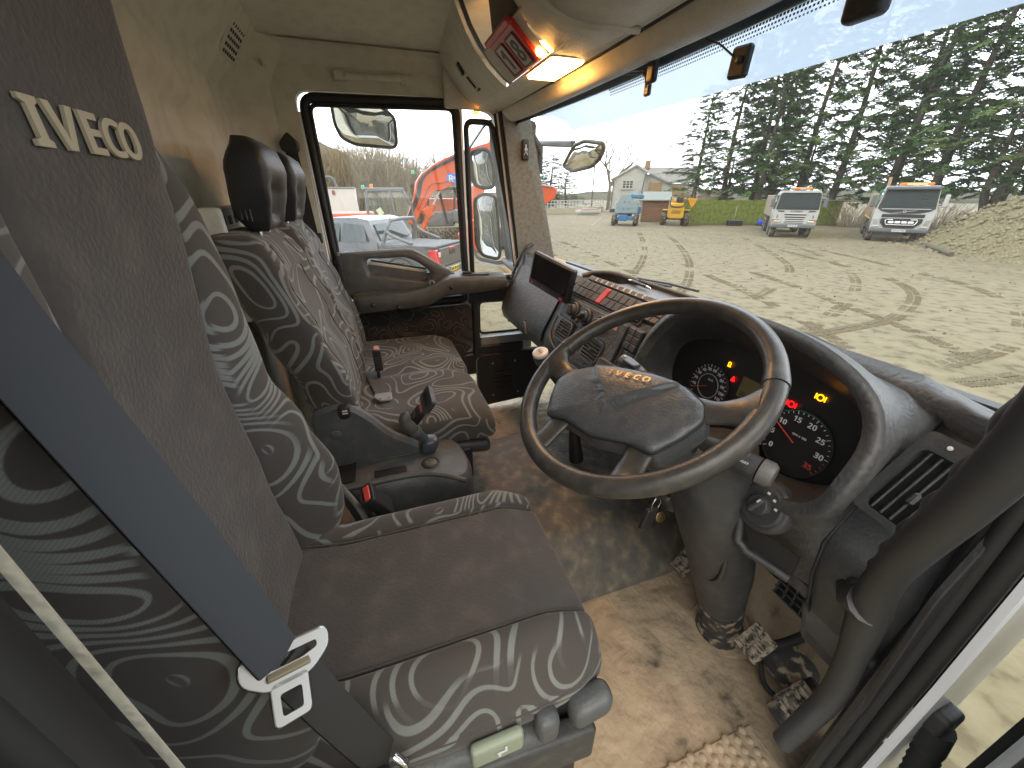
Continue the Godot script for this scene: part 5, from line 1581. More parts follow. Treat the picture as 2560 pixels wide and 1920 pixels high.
	for k in 3:
		var tr := stack([-0.118, -0.030, 0.064][k], 0.131)
		var kb = part(d, "heater_knob", mb().lathe([Vector2(0.030, 0.004), Vector2(0.0295, 0.010), Vector2(0.026, 0.013), Vector2(0.0245, 0.009), Vector2(0.022, 0.009), Vector2(0.0205, 0.020), Vector2(0.018, 0.022), Vector2(0.0, 0.022)], 28, tr * Vector3(0, 0, 0.003), tr.basis * Basis(Vector3.RIGHT, PI / 2)).mesh(), M.plastic)
		part(kb, "grip", mb().box(tr * Vector3(0, 0, 0.030), Vector3(0.011, 0.036, 0.016), 0.004, tr.basis * Basis(Vector3.BACK, [0.4, -0.9, 0.5][k])).mesh(), M.plastic)
		part(kb, "bright_ring", mb().tube(curve([tr * Vector3(0.0295, 0, 0.012), tr * Vector3(0, 0.0295, 0.012), tr * Vector3(-0.0295, 0, 0.012), tr * Vector3(0, -0.0295, 0.012)], 6, true), 0.0012, 5, false, true).mesh(), M.light_grey)
		if k < 2:
			part(d, "push_button", mb().lathe([Vector2(0, 0.006), Vector2(0.009, 0.005), Vector2(0.010, 0)], 14, stack([-0.074, 0.018][k], 0.155) * Vector3(0, 0, 0.005), tr.basis * Basis(Vector3.RIGHT, PI / 2)).mesh(), M.grey)
	part(d, "warning_sticker", on(stack(0.128, 0.112), Vector3(0, 0, 0.006), Vector3(0.042, 0.020, 0.001), 0.0), mat(0.5, lin(0.62, 0.26, 0.24)))
	part(d, "sticker_text", on(stack(0.128, 0.112), Vector3(0, 0.003, 0.0068), Vector3(0.034, 0.003, 0.0006), 0.0), mat(0.5, lin(0.75, 0.6, 0.58)))
	# radio blank and compartments under the heater
	part(d, "blank_panel", on(stack(0.150, 0.190), Vector3(0, 0, 0.002), Vector3(0.075, 0.055, 0.006), 0.003), M.dash)
	# switch blocks at the right of the stack
	for b in 2:
		var tr := stack([0.236, 0.247][b], [0.122, 0.030][b])
		var blk = part(d, "switch_block", on(tr, Vector3(0, 0, 0.002), Vector3(0.062, 0.068, 0.008), 0.002), M.black)
		for r in 3:
			for c in 2:
				part(blk, "button", on(tr, Vector3(-0.0145 + 0.029 * c, -0.021 + 0.021 * r, 0.008), Vector3(0.0275, 0.0195, 0.006), 0.002), M.plastic)
	part(d, "stack_seam", mb().tube([stack(0.2, 0.098) * Vector3(0, 0, 0.002), stack(0.2, 0.14) * Vector3(0, 0, 0.002), stack(0.2, 0.18) * Vector3(0, 0, 0.002), stack(0.2, 0.25) * Vector3(0, 0, 0.002)], 0.002, 6).mesh(), M.black)
	# two centre vents
	for b in 2:
		var tr := stack([-0.132, 0.078][b], 0.212)
		var cv = part(d, "centre_vent", mb().ring(rrect(tr * Vector3(0, 0, 0.0), tr.basis.x, tr.basis.y, 0.105, 0.082, 0.018), rrect(tr * Vector3(0, 0, 0.0), tr.basis.x, tr.basis.y, 0.090, 0.066, 0.012), tr.basis.z * 0.010).mesh(), M.plastic)
		part(cv, "duct", on(tr, Vector3(0, 0, 0.001), Vector3(0.096, 0.072, 0.003), 0.0), M.rubber)
		for k in 6:
			part(cv, "slat", mb().box(tr * Vector3(0, -0.027 + 0.011 * k, 0.007), Vector3(0.090, 0.0032, 0.010), 0.001, tr.basis * Basis(Vector3.RIGHT, 0.35)).mesh(), M.plastic)
		part(cv, "tab", on(tr, Vector3(0, 0, 0.013), Vector3(0.012, 0.012, 0.008), 0.003), M.plastic)
	for k in 3:
		part(d, "thumb_wheel", on(stack(-0.052 + 0.022 * k, 0.208), Vector3(0, 0, 0.004), Vector3(0.012, 0.05, 0.008), 0.003), M.plastic)
	part(d, "bright_lip", mb().tube(curve([Vector3(-0.235, 1.97, -0.640), Vector3(-0.215, 1.905, -0.601), Vector3(-0.12, 1.872, -0.588), Vector3(0.05, 1.868, -0.586), Vector3(0.16, 1.875, -0.588)], 6), 0.004, 6).mesh(), M.grey)
	part(d, "ash_tray", mb().plate(rounded([Vector3(0.135, 1.945, -0.617), Vector3(0.262, 1.95, -0.622), Vector3(0.262, 1.865, -0.585), Vector3(0.18, 1.845, -0.582), Vector3(0.14, 1.88, -0.588)], 0.012), Vector3(0, 0.003, 0.008), 0.003).mesh(), M.dash)
	# raised tray rim on the dash top
	var rim := curve([Vector3(-0.235, 2.118, -0.735), Vector3(-0.215, 2.130, -0.775), Vector3(-0.14, 2.138, -0.812), Vector3(-0.05, 2.137, -0.822), Vector3(-0.02, 2.128, -0.83)], 6)
	var rim2 := []
	for p in rim:
		rim2.append(p + Vector3(0, -0.045, 0.0))
	part(d, "tray_rim", mb().tube(rim, 0.010, 8).grid([rim, rim2]).mesh(), M.dash)
	part(d, "tray_wall", mb().box(Vector3(0.12, 2.122, -0.845), Vector3(0.29, 0.030, 0.010), 0.004).mesh(), M.dash)
	part(d, "tray_floor", bx(Vector3(0.11, 2.120, -0.80), Vector3(0.30, 0.004, 0.085), 0.001), M.dash)
	part(d, "tray_end", mb().soft(Vector3(0.285, 2.125, -0.80), Vector3(0.05, 0.04, 0.10), 0.016, 3, 3, 3).mesh(), M.dash)
	# lamp switch, pocket
	var lt := Transform3D(Basis(Vector3.RIGHT, Vector3(0, 0.93, -0.37), Vector3(0, 0.37, 0.93)), Vector3(0.738, 1.878, -0.624))
	var ls = part(d, "lamp_switch", mb().lathe([Vector2(0.052, 0.0), Vector2(0.050, 0.012), Vector2(0.044, 0.018), Vector2(0.040, 0.016), Vector2(0.038, 0.020), Vector2(0.034, 0.021), Vector2(0.0, 0.020)], 32, lt.origin, lt.basis * Basis(Vector3.RIGHT, PI / 2)).mesh(), M.plastic)
	part(ls, "dial", mb().lathe([Vector2(0.020, 0.018), Vector2(0.0185, 0.030), Vector2(0.016, 0.032), Vector2(0.0, 0.032)], 24, lt.origin, lt.basis * Basis(Vector3.RIGHT, PI / 2)).mesh(), M.plastic)
	part(ls, "dial_grip", mb().box(lt * Vector3(0, 0, 0.035), Vector3(0.012, 0.036, 0.010), 0.004, lt.basis * Basis(Vector3.BACK, -0.35)).mesh(), M.plastic)
	part(ls, "dial_mark", mb().box(lt * Vector3(0.004, 0.011, 0.0405), Vector3(0.003, 0.008, 0.001), 0.0, lt.basis * Basis(Vector3.BACK, -0.35)).mesh(), M.white_mark)
	for k in 3:
		var a := 0.4 + 0.55 * k
		part(ls, "symbol", mb().box(lt * Vector3(0.028 * cos(a), 0.028 * sin(a), 0.0215), Vector3(0.005, 0.0045, 0.0008), 0.0, lt.basis).mesh(), M.white_mark)
	part(d, "open_pocket", mb().plate([Vector3(0.716, 1.832, -0.602), Vector3(0.815, 1.822, -0.632), Vector3(0.815, 1.776, -0.632), Vector3(0.745, 1.780, -0.612)], Vector3(0, 0.0, -0.004)).mesh(), M.rubber)
	part(d, "pocket_lip", mb().tube([Vector3(0.712, 1.838, -0.604), Vector3(0.725, 1.785, -0.598), Vector3(0.745, 1.773, -0.604), Vector3(0.815, 1.768, -0.630)], 0.008, 8).mesh(), M.plastic)
	# windscreen end: lower corner trim at the right
	part(d, "lower_corner", mb().soft(Vector3(0.88, 1.60, -0.76), Vector3(0.14, 0.16, 0.12), 0.02, 4, 4, 4, func(p): return p + Vector3(0, 0.35 * (0.88 - p.x) * 0.0, -0.4 * (1.68 - p.y))).mesh(), M.grey)
	build_cluster(C)

func build_cluster(C: Vector3):
	var c = thing("instrument_cluster", "dark instrument cluster with speedometer, rev counter and lit warning symbols", "instrument cluster", C + Vector3(0, 0, -0.72))
	var nb := Basis(Vector3.RIGHT, Vector3(0, 0.984, -0.177).normalized(), Vector3(0, 0.177, 0.984).normalized())
	var tr := Transform3D(nb, C + Vector3(0, 0, -0.712))
	var loop := []
	for i in 48:
		var a := TAU * i / 48.0
		var sq := 1.0 / pow(pow(absf(cos(a)), 2.6) + pow(absf(sin(a)), 2.6), 1.0 / 2.6)
		loop.append(tr * Vector3(0.236 * cos(a) * sq, (0.098 if sin(a) > 0 else 0.111) * sin(a) * sq, -0.004))
	part(c, "face", mb().plate(loop, nb.z * 0.002).mesh(), mat(0.45, lin(0.012, 0.012, 0.013)))
	for g in 2:
		var o := Vector3([-0.105, 0.122][g], [-0.018, -0.032][g], 0.0)
		var r: float = [0.056, 0.066][g]
		var dial = part(c, ["speedometer", "rev_counter"][g], mb().lathe([Vector2(r, 0), Vector2(r, 0.003), Vector2(r - 0.002, 0.0035), Vector2(r - 0.004, 0.001), Vector2(0, 0.001)], 40, tr * o, nb * Basis(Vector3.RIGHT, PI / 2)).mesh(), mat(0.5, lin(0.014)))
		var ticks := mb()
		var red := mb()
		var green := mb()
		var cnt: int = [23, 29][g]
		for k in cnt:
			var f := float(k) / (cnt - 1)
			var a := deg_to_rad(lerpf(215, -35, f))
			var big: bool = k % (2 if g == 0 else 4) == 0
			var q := tr * (o + Vector3(cos(a), sin(a), 0) * (r - 0.007) + Vector3(0, 0, 0.002))
			var m := red if g == 1 and f > 0.86 else ticks
			m.box(q, Vector3(0.0065 if big else 0.0035, 0.0011, 0.0006), 0.0, nb * Basis(Vector3.BACK, a))
		if g == 1:
			for k in 14:
				var a := deg_to_rad(lerpf(130, 60, k / 13.0))
				green.box(tr * (o + Vector3(cos(a), sin(a), 0) * (r - 0.003) + Vector3(0, 0, 0.002)), Vector3(0.0018, 0.0055, 0.0006), 0.0, nb * Basis(Vector3.BACK, a))
			part(dial, "green_band", green.mesh(), mat(0.5, lin(0.05, 0.30, 0.18)))
			part(dial, "red_ticks", red.mesh(), mat(0.5, lin(0.5, 0.06, 0.05)))
		part(dial, "ticks", ticks.mesh(), mat(0.5, lin(0.7)))
		var lab: Array = [["10", "20", "30", "40", "50", "60", "70", "80", "90", "100", "110"], ["0", "5", "10", "15", "20", "25", "30", "35"]][g]
		for k in lab.size():
			var a := deg_to_rad(lerpf(215, -35, float(k) / (lab.size() - 1)) if g == 1 else lerpf(215, -35, float(k + 1) / (lab.size() + 0.5)))
			var t = piece(dial, "number", text_mesh(lab[k], [0.0068, 0.0105][g], 0.0004), mat(0.5, lin(0.5, 0.06, 0.05)) if lab[k] == "35" else mat(0.5, lin(0.72)))
			t.transform = Transform3D(nb, tr * (o + Vector3(cos(a), sin(a), 0) * (r - [0.0155, 0.020][g]) + Vector3(0, 0, 0.0025)))
			t.position -= c.position + dial.position
		var na := deg_to_rad([205, 154][g])
		part(dial, "needle", mb().bar(tr * (o + Vector3(0, 0, 0.006)), tr * (o + Vector3(cos(na), sin(na), 0) * (r - 0.010) + Vector3(0, 0, 0.006)), 0.0024, 0.001).mesh(), mat(0.4, lin(0.62, 0.07, 0.055)))
		if g == 0:
			part(dial, "inner_ring", mb().tube(rrect(tr * (o + Vector3(0, 0, 0.002)), nb.x, nb.y, 0.058, 0.058, 0.029, 8), 0.0008, 5, false, true).mesh(), mat(0.5, lin(0.45)))
		var cap = piece(dial, "caption", text_mesh(["km/h", "rpm x 100"][g], 0.0042, 0.0004), mat(0.5, lin(0.6)))
		cap.transform = Transform3D(nb, tr * (o + Vector3(0.002, 0.016, 0.0025)))
		cap.position -= c.position + dial.position
	# display
	part(c, "display", mb().box(tr * Vector3(0.002, 0.018, 0.001), Vector3(0.062, 0.046, 0.003), 0.001, nb).mesh(), mat(0.4, lin(0.13, 0.105, 0.045)))
	part(c, "display_text", mb().box(tr * Vector3(-0.012, 0.002, 0.003), Vector3(0.022, 0.004, 0.0006), 0.0, nb).box(tr * Vector3(-0.016, 0.008, 0.003), Vector3(0.012, 0.003, 0.0006), 0.0, nb).mesh(), mat(0.5, lin(0.05, 0.042, 0.02)))
	# lit symbols
	var amber := glow(Color(1.0, 0.62, 0.05), 0.9)
	var redg := glow(Color(1.0, 0.06, 0.06), 0.9)
	var sym = func(called, p, m, kind):
		var b := mb()
		var q: Vector3 = tr * (p as Vector3)
		match kind:
			0:
				b.ring(rrect(q, nb.x, nb.y, 0.0075, 0.0085, 0.002, 2), rrect(q, nb.x, nb.y, 0.0045, 0.0055, 0.001, 2), nb.z * 0.0005)
				b.box(q + nb.y * -0.006, Vector3(0.009, 0.002, 0.0005), 0.0, nb)
			1:
				b.plate([q + nb.x * -0.005 + nb.y * -0.005, q + nb.x * 0.005 + nb.y * -0.005, q + nb.x * 0.0025 + nb.y * 0.003, q + nb.y * 0.007, q + nb.x * -0.0025 + nb.y * 0.003], nb.z * 0.0005)
			2:
				b.ring([q + nb.x * -0.009 + nb.y * -0.007, q + nb.x * 0.009 + nb.y * -0.007, q + nb.y * 0.009], [q + nb.x * -0.0055 + nb.y * -0.005, q + nb.x * 0.0055 + nb.y * -0.005, q + nb.y * 0.005], nb.z * 0.0005)
			3:
				b.ring(rrect(q, nb.x, nb.y, 0.013, 0.013, 0.0065, 5), rrect(q, nb.x, nb.y, 0.009, 0.009, 0.0045, 5), nb.z * 0.0005)
				b.box(q + nb.x * -0.0085, Vector3(0.002, 0.010, 0.0005), 0.0, nb)
				b.box(q + nb.x * 0.0085, Vector3(0.002, 0.010, 0.0005), 0.0, nb)
		part(c, called, b.mesh(), m)
	sym.call("amber_warning_light", Vector3(-0.072, 0.052, 0.002), amber, 0)
	sym.call("red_belt_light", Vector3(-0.050, 0.024, 0.002), redg, 1)
	sym.call("amber_triangle_light", Vector3(-0.022, -0.030, 0.002), amber, 2)
	sym.call("red_brake_light", Vector3(0.085, 0.032, 0.002), redg, 3)
	sym.call("amber_brake_light", Vector3(0.125, 0.066, 0.002), amber, 3)
	part(c, "contrast_button", mb().lathe([Vector2(0, 0.004), Vector2(0.006, 0.003), Vector2(0.007, 0)], 12, tr * Vector3(0.050, -0.082, 0), nb * Basis(Vector3.RIGHT, PI / 2)).mesh(), M.plastic)
	part(c, "contrast_mark", mb().lathe([Vector2(0, 0.001), Vector2(0.0048, 0.001), Vector2(0.0048, 0)], 12, tr * Vector3(0.064, -0.068, 0.001), nb * Basis(Vector3.RIGHT, PI / 2)).mesh(), M.white_mark)

func build_wheel():
	var c := Vector3(0.567, 2.088, -0.417)
	var t := 0.542
	var s := 0.036
	var N := Vector3(sin(s), cos(t) * cos(s), sin(t) * cos(s))
	var U := Vector3(0, sin(t), -cos(t))
	U = (U - N * U.dot(N)).normalized()
	var R := U.cross(N)
	var turn := deg_to_rad(21.5)
	var B := Basis(R, U, N) * Basis(Vector3.BACK, turn)
	var w = thing("steering_wheel", "worn black four-spoke steering wheel turned slightly to the left", "steering wheel", c)
	var T := Transform3D(B, c)
	var L = func(x, y, z = 0.0) -> Vector3: return T * Vector3(x, y, z)
	# rim: upper arc thick and smooth, lower arc wider
	var up := []
	var ur := []
	var lo := []
	var lr := []
	for i in 49:
		var a := deg_to_rad(lerpf(13.0, 167.0, i / 48.0))
		up.append(L.call(0.2185 * cos(a), 0.2185 * sin(a)))
		var e := minf(i, 48 - i) / 48.0
		ur.append(0.0168 + 0.0022 * smoothstep(0.06, 0.0, e))
	for i in 65:
		var a := deg_to_rad(lerpf(167.3, 372.7, i / 64.0))
		lo.append(L.call(0.2185 * cos(a), 0.2185 * sin(a)))
		lr.append(0.0172)
	part(w, "upper_rim", mb().tube(up, ur, 18, true, false, 1.0, N).mesh(), M.wheel)
	part(w, "lower_rim", mb().tube(lo, lr, 18, true, false, 1.05, N).mesh(), M.wheel)
	# spokes: flattened webs that widen into the rim
	for sg in [-1.0, 1.0]:
		part(w, "upper_spoke", mb().tube(curve([L.call(sg * 0.085, -0.026, -0.004), L.call(sg * 0.150, -0.022, -0.003), L.call(sg * 0.185, -0.010, -0.002), L.call(sg * 0.214, -0.002, 0.0)], 5), [0.030, 0.029, 0.027, 0.025, 0.024, 0.0225, 0.022, 0.022, 0.0225, 0.024, 0.026, 0.029, 0.033, 0.038, 0.043, 0.048], 16, true, false, 0.38, N).mesh(), M.wheel)
		part(w, "lower_spoke", mb().tube(curve([L.call(sg * 0.084, -0.09, -0.006), L.call(sg * 0.090, -0.140, -0.005), L.call(sg * 0.094, -0.175, -0.003), L.call(sg * 0.104, -0.198, 0.0)], 5), [0.028, 0.027, 0.026, 0.025, 0.024, 0.0235, 0.023, 0.023, 0.0235, 0.024, 0.025, 0.027, 0.030, 0.033, 0.037, 0.042], 16, true, false, 0.40, N).mesh(), M.wheel)
	# airbag pad
	var ol := []
	for q in [[0.0, 0.014], [0.05, 0.0125], [0.10, 0.007], [0.143, -0.018], [0.156, -0.048], [0.142, -0.085], [0.115, -0.130], [0.07, -0.126], [0.0, -0.139], [-0.07, -0.126], [-0.115, -0.130], [-0.142, -0.085], [-0.156, -0.048], [-0.143, -0.018], [-0.10, 0.007], [-0.05, 0.0125]]:
		ol.append(Vector3(q[0], q[1], 0))
	ol = rounded(ol, 0.010, 4)
	var mid := Vector3(0, -0.06, 0)
	var hgt = func(p: Vector3, e: float) -> float:
		var z := 0.010 + 0.012 * sqrt(clampf(e, 0.0, 1.0))
		# raised wedge between two creases running down from the upper corners
		var v := 0.012 - absf(p.x) * 1.02 * -1.0
		var wedge := p.y - (-0.088 + absf(p.x) * 1.05)
		z += 0.007 * smoothstep(-0.008, 0.006, wedge)
		return z
	var rws := []
	var first := []
	var base := []
	for p in ol:
		base.append(L.call(p.x, p.y, -0.03))
		first.append(L.call(p.x, p.y, 0.006))
	rws.append(base)
	rws.append(first)
	for k in 12:
		var e := k / 11.0
		var sc := lerpf(0.975, 0.03, e)
		var row := []
		for p in ol:
			var q: Vector3 = mid + (p - mid) * sc
			row.append(L.call(q.x, q.y, hgt.call(q, e * 1.6 + 0.05)))
		rws.append(row)
	var am = mb().grid(rws, true)
	am.fan(rws[rws.size() - 1])
	part(w, "airbag_pad", am.mesh(), M.airbag)
	part(w, "pad_gap", mb().tube(first, 0.0022, 6, false, true).mesh(), M.rubber)
	var word := "IVECO"
	for k in 5:
		var l = piece(w, "letter", text_mesh(word[k], 0.0125, 0.001), mat(0.25, lin(0.62, 0.55, 0.42), 0.8))
		var lx := -0.034 + 0.019 * k
		l.transform = Transform3D(B * Basis(Vector3.RIGHT, -0.10).scaled_local(Vector3(1.35, 1, 1)), B * Vector3(lx, -0.010, 0.0290))
	# column shroud and stalks
	var col = thing("steering_column", "dark mud splashed steering column shroud running down to the floor", "steering column", Vector3(0.6, 1.2, -0.8))
	part(col, "upper_shroud", mb().tube([c - N * 0.02, c - N * 0.07, c - N * 0.12, c - N * 0.17], [0.055, 0.075, 0.085, 0.085], 18, true, false, 0.85).mesh(), M.plastic)
	var pa := curve([Vector3(0.61, 1.93, -0.60), Vector3(0.63, 1.83, -0.62), Vector3(0.635, 1.72, -0.655), Vector3(0.63, 1.58, -0.71), Vector3(0.62, 1.44, -0.765), Vector3(0.615, 1.32, -0.805), Vector3(0.615, 1.19, -0.84)], 5)
	var rr := []
	for i in pa.size():
		rr.append(along(float(i) / (pa.size() - 1), [0.0, 0.2, 0.5, 0.8, 0.93, 1.0], [0.085, 0.090, 0.076, 0.062, 0.060, 0.072]))
	part(col, "lower_shroud", mb().tube(pa.slice(0, 24), rr.slice(0, 24), 22, true, false, 1.0).mesh(), M.plastic)
	part(col, "boot", mb().tube(pa.slice(23), rr.slice(23), 22, true, false, 1.0).mesh(), M.mud_splash, "mud splashed lower column boot")
	part(col, "floor_collar", mb().tube([Vector3(0.615, 1.215, -0.832), Vector3(0.615, 1.198, -0.838)], [0.082, 0.095], 22).mesh(), M.floor_mud)
	part(col, "moulded_rib", mb().tube(curve([Vector3(0.70, 1.74, -0.615), Vector3(0.70, 1.64, -0.63), Vector3(0.675, 1.58, -0.645), Vector3(0.64, 1.575, -0.637)], 5), 0.006, 6).mesh(), M.plastic)
	# right stalk
	var a0 := Vector3(0.625, 1.985, -0.520)
	var a1 := Vector3(0.752, 1.978, -0.570)
	var dr := (a1 - a0).normalized()
	var st = thing("wiper_stalk", "grey right hand column stalk with round end cap", "stalk", a0)
	part(st, "arm", mb().tube([a0, a0.lerp(a1, 0.35), a0.lerp(a1, 0.6), a0.lerp(a1, 0.9)], [0.010, 0.019, 0.022, 0.0215], 16).mesh(), M.plastic)
	part(st, "end_cap", mb().tube([a0.lerp(a1, 0.92), a0.lerp(a1, 1.04), a0.lerp(a1, 1.08)], [0.0225, 0.0225, 0.018], 18).mesh(), mat(0.45, lin(0.12, 0.12, 0.118)))
	part(st, "ring_pad", mb().soft(a0.lerp(a1, 0.66) + Vector3(0, 0.019, 0.006), Vector3(0.034, 0.010, 0.022), 0.004, 3, 2, 3).mesh(), M.grey)
	var stx = piece(st, "print", text_mesh("CONS S.L. ON/OFF", 0.0042, 0.0003), M.white_mark)
	var sb := Basis(dr, Vector3(0.25, 0.6, -0.75), Vector3.ZERO)
	var sz := Vector3(0.15, 0.55, 0.83)
	sz = (sz - dr * sz.dot(dr)).normalized()
	stx.transform = Transform3D(Basis(dr, sz.cross(dr), sz), a0.lerp(a1, 0.62) + sz * 0.0222 - a0)
	# left stalk
	var b0 := Vector3(0.505, 2.035, -0.515)
	var b1 := Vector3(0.385, 2.045, -0.52)
	var sl = thing("indicator_stalk", "pale grey left hand column stalk rising beside the wheel hub", "stalk", b0)
	part(sl, "arm", mb().tube([b0, b0.lerp(b1, 0.4), b0.lerp(b1, 0.8), b1], [0.010, 0.017, 0.018, 0.015], 14).mesh(), M.grey)
	part(sl, "switch_pad", mb().soft(b0.lerp(b1, 0.62) + Vector3(0, 0.014, 0.008), Vector3(0.045, 0.012, 0.022), 0.005, 3, 2, 3).mesh(), M.plastic)
	part(sl, "mark", bx(b0.lerp(b1, 0.9) + Vector3(0, 0.0165, 0.004), Vector3(0.006, 0.001, 0.004), 0.0), M.white_mark)
	# ignition lock with the key and its tag
	var ig = part(col, "ignition_lock", mb().lathe([Vector2(0.034, 0.0), Vector2(0.030, 0.016), Vector2(0.016, 0.018), Vector2(0.012, 0.012), Vector2(0, 0.012)], 20, Vector3(0.578, 1.772, -0.574), Basis(Vector3.RIGHT, 1.1) * Basis(Vector3.BACK, 0.3)).mesh(), M.plastic)
	var key = thing("ignition_key", "black headed ignition key with steel ring hanging from the column", "key", Vector3(0.575, 1.74, -0.53))
	part(key, "blade", mb().bar(Vector3(0.575, 1.778, -0.560), Vector3(0.573, 1.790, -0.535), 0.008, 0.003).mesh(), M.brushed)
	var kr := []
	for i in 20:
		var a := TAU * i / 20.0
		kr.append(Vector3(0.578 + 0.003 * sin(a), 1.768 + 0.018 * cos(a), -0.522 + 0.014 * sin(a)))
	part(key, "split_ring", mb().tube(kr, 0.0014, 6, false, true).mesh(), M.chrome)
	part(key, "head", mb().soft(Vector3(0.576, 1.728, -0.510), Vector3(0.012, 0.055, 0.032), 0.005, 3, 4, 3, func(p): return p + Vector3(0, 0, -0.25 * (p.y - 1.728))).mesh(), M.black)
	part(key, "brass_tag", mb().lathe([Vector2(0.0, 0.0015), Vector2(0.013, 0.001), Vector2(0.0135, 0)], 18, Vector3(0.586, 1.732, -0.536), Basis(Vector3.BACK, -PI / 2 + 0.3)).mesh(), mat(0.3, lin(0.50, 0.38, 0.20), 1.0))

func build_pedals():
	var spots := [[Vector3(0.440, 1.290, -0.835), 0.058, 0.078, "muddy clutch pedal left of the steering column", "clutch_pedal"], [Vector3(0.730, 1.335, -0.805), 0.066, 0.082, "mud caked brake pedal right of the steering column", "brake_pedal"], [Vector3(0.858, 1.315, -0.800), 0.060, 0.085, "mud caked accelerator pedal by the door sill", "accelerator_pedal"]]
	for i in 3:
		var q: Array = spots[i]
		var o: Vector3 = q[0]
		var p = thing(q[4], q[3], "pedal", o)
		var tb := Basis(Vector3.RIGHT, -0.75) * Basis(Vector3.BACK, [0.05, -0.05, -0.12][i])
		part(p, "pad", mb().soft(o, Vector3(q[1], q[2], 0.016), 0.006, 5, 6, 3, func(v): return o + tb * (v - o + Vector3(0, 0, 0.002 * noise_mud.get_noise_2d(v.x * 300, v.y * 300)))).mesh(), M.pedal_mud)
		for k in 5:
			part(p, "rib", mb().soft(o + tb * Vector3(0, -0.030 + 0.015 * k, 0.009), Vector3(q[1] * 0.82, 0.007, 0.006), 0.0025, 4, 2, 2).mesh() if false else mb().box(o + tb * Vector3(0, -0.030 + 0.015 * k, 0.009), Vector3(q[1] * 0.80, 0.007, 0.006), 0.002, tb).mesh(), M.pedal_mud)
		var back := o + tb * Vector3(0, 0, -0.01)
		if i == 2:
			part(p, "arm", mb().soft(o + tb * Vector3(0.0, 0.02, -0.035), Vector3(0.07, 0.14, 0.03), 0.012, 3, 4, 3, func(v): return o + tb * (v - o)).mesh(), M.mud_splash)
		else:
			part(p, "arm", mb().tube(curve([back, back + Vector3(0.03 if i else -0.01, 0.02, -0.05), back + Vector3(0.06 if i else -0.01, 0.12, -0.13), back + Vector3(0.06 if i else -0.01, 0.25, -0.17)], 4), 0.012, 8).mesh(), M.rubber)
	# brake housing behind the pedal and floor vent grid
	var bh = thing("pedal_housing", "dusty rounded housing beside the brake pedal on the toe board", "housing", Vector3(0.80, 1.25, -0.88))
	part(bh, "cover", mb().soft(Vector3(0.785, 1.275, -0.885), Vector3(0.115, 0.085, 0.10), 0.035, 4, 4, 4).mesh(), M.mud_splash)
	part(bh, "hose", mb().tube(curve([Vector3(0.745, 1.262, -0.83), Vector3(0.79, 1.238, -0.81), Vector3(0.845, 1.25, -0.825), Vector3(0.87, 1.30, -0.86)], 5), 0.007, 8).mesh(), M.rubber)
	var fg = thing("footwell_vent", "black square-mesh air vent low in the driver's footwell", "vent", Vector3(0.72, 1.42, -0.93))
	part(fg, "duct", bx(Vector3(0.715, 1.43, -0.955), Vector3(0.13, 0.11, 0.01), 0.002), M.rubber)
	for k in 6:
		part(fg, "bar", bx(Vector3(0.655 + 0.024 * k, 1.43, -0.945), Vector3(0.0045, 0.11, 0.008), 0.001), M.grey)
	for k in 5:
		part(fg, "bar", bx(Vector3(0.715, 1.38 + 0.025 * k, -0.944), Vector3(0.13, 0.0045, 0.009), 0.001), M.grey)
	# rubber studs of the step mat by the sill
	var sm := mb()
	for r in 12:
		for k in 7:
			sm.lathe([Vector2(0, 0.005), Vector2(0.007, 0.0045), Vector2(0.010, 0.0)], 8, Vector3(0.835 + 0.021 * k + (0.01 if r % 2 else 0.0), 1.2115, -0.69 + 0.026 * r))
	var sn = solo("step_mat", mb().soft(Vector3(0.90, 1.206, -0.55), Vector3(0.14, 0.012, 0.34), 0.005, 3, 2, 5).mesh(), M.floor_mud, "muddy studded rubber step mat by the door sill", "mat", "", Vector3.ZERO)
	var studs = part(sn, "studs", sm.mesh(), M.floor_mud)
	studs.set_meta("kind", "stuff")
	# gear lever
	var g = thing("gear_lever", "gear lever with white shift pattern knob below the centre vents", "gear lever", Vector3(-0.03, 1.5, -0.5))
	part(g, "knob", mb().lathe([Vector2(0.018, -0.055), Vector2(0.026, -0.04), Vector2(0.0285, -0.018), Vector2(0.028, -0.006), Vector2(0.026, 0.0)], 22, Vector3(-0.030, 1.912, -0.484), Basis(Vector3.RIGHT, 0.35) * Basis(Vector3.BACK, -0.2)).mesh(), M.plastic)
	var kb := Basis(Vector3.RIGHT, 0.35) * Basis(Vector3.BACK, -0.2)
	part(g, "white_cap", mb().lathe([Vector2(0.0275, -0.008), Vector2(0.028, 0.002), Vector2(0.025, 0.006), Vector2(0, 0.0075)], 22, Vector3(-0.030, 1.912, -0.484), kb).mesh(), mat(0.35, lin(0.62)))
	var sp := mb()
	for k in 3:
		sp.box(Vector3(-0.030, 1.912, -0.484) + kb * Vector3(-0.009 + 0.009 * k, 0.0078, 0), Vector3(0.0016, 0.0006, 0.018), 0.0, kb)
	sp.box(Vector3(-0.030, 1.912, -0.484) + kb * Vector3(0, 0.0079, 0), Vector3(0.024, 0.0006, 0.0016), 0.0, kb)
	part(g, "shift_pattern", sp.mesh(), M.black)
	part(g, "shaft", mb().tube([Vector3(-0.030, 1.87, -0.50), Vector3(-0.03, 1.78, -0.56), Vector3(-0.03, 1.70, -0.62), Vector3(-0.03, 1.42, -0.66)], [0.015, 0.011, 0.012, 0.03], 12).mesh(), M.black)

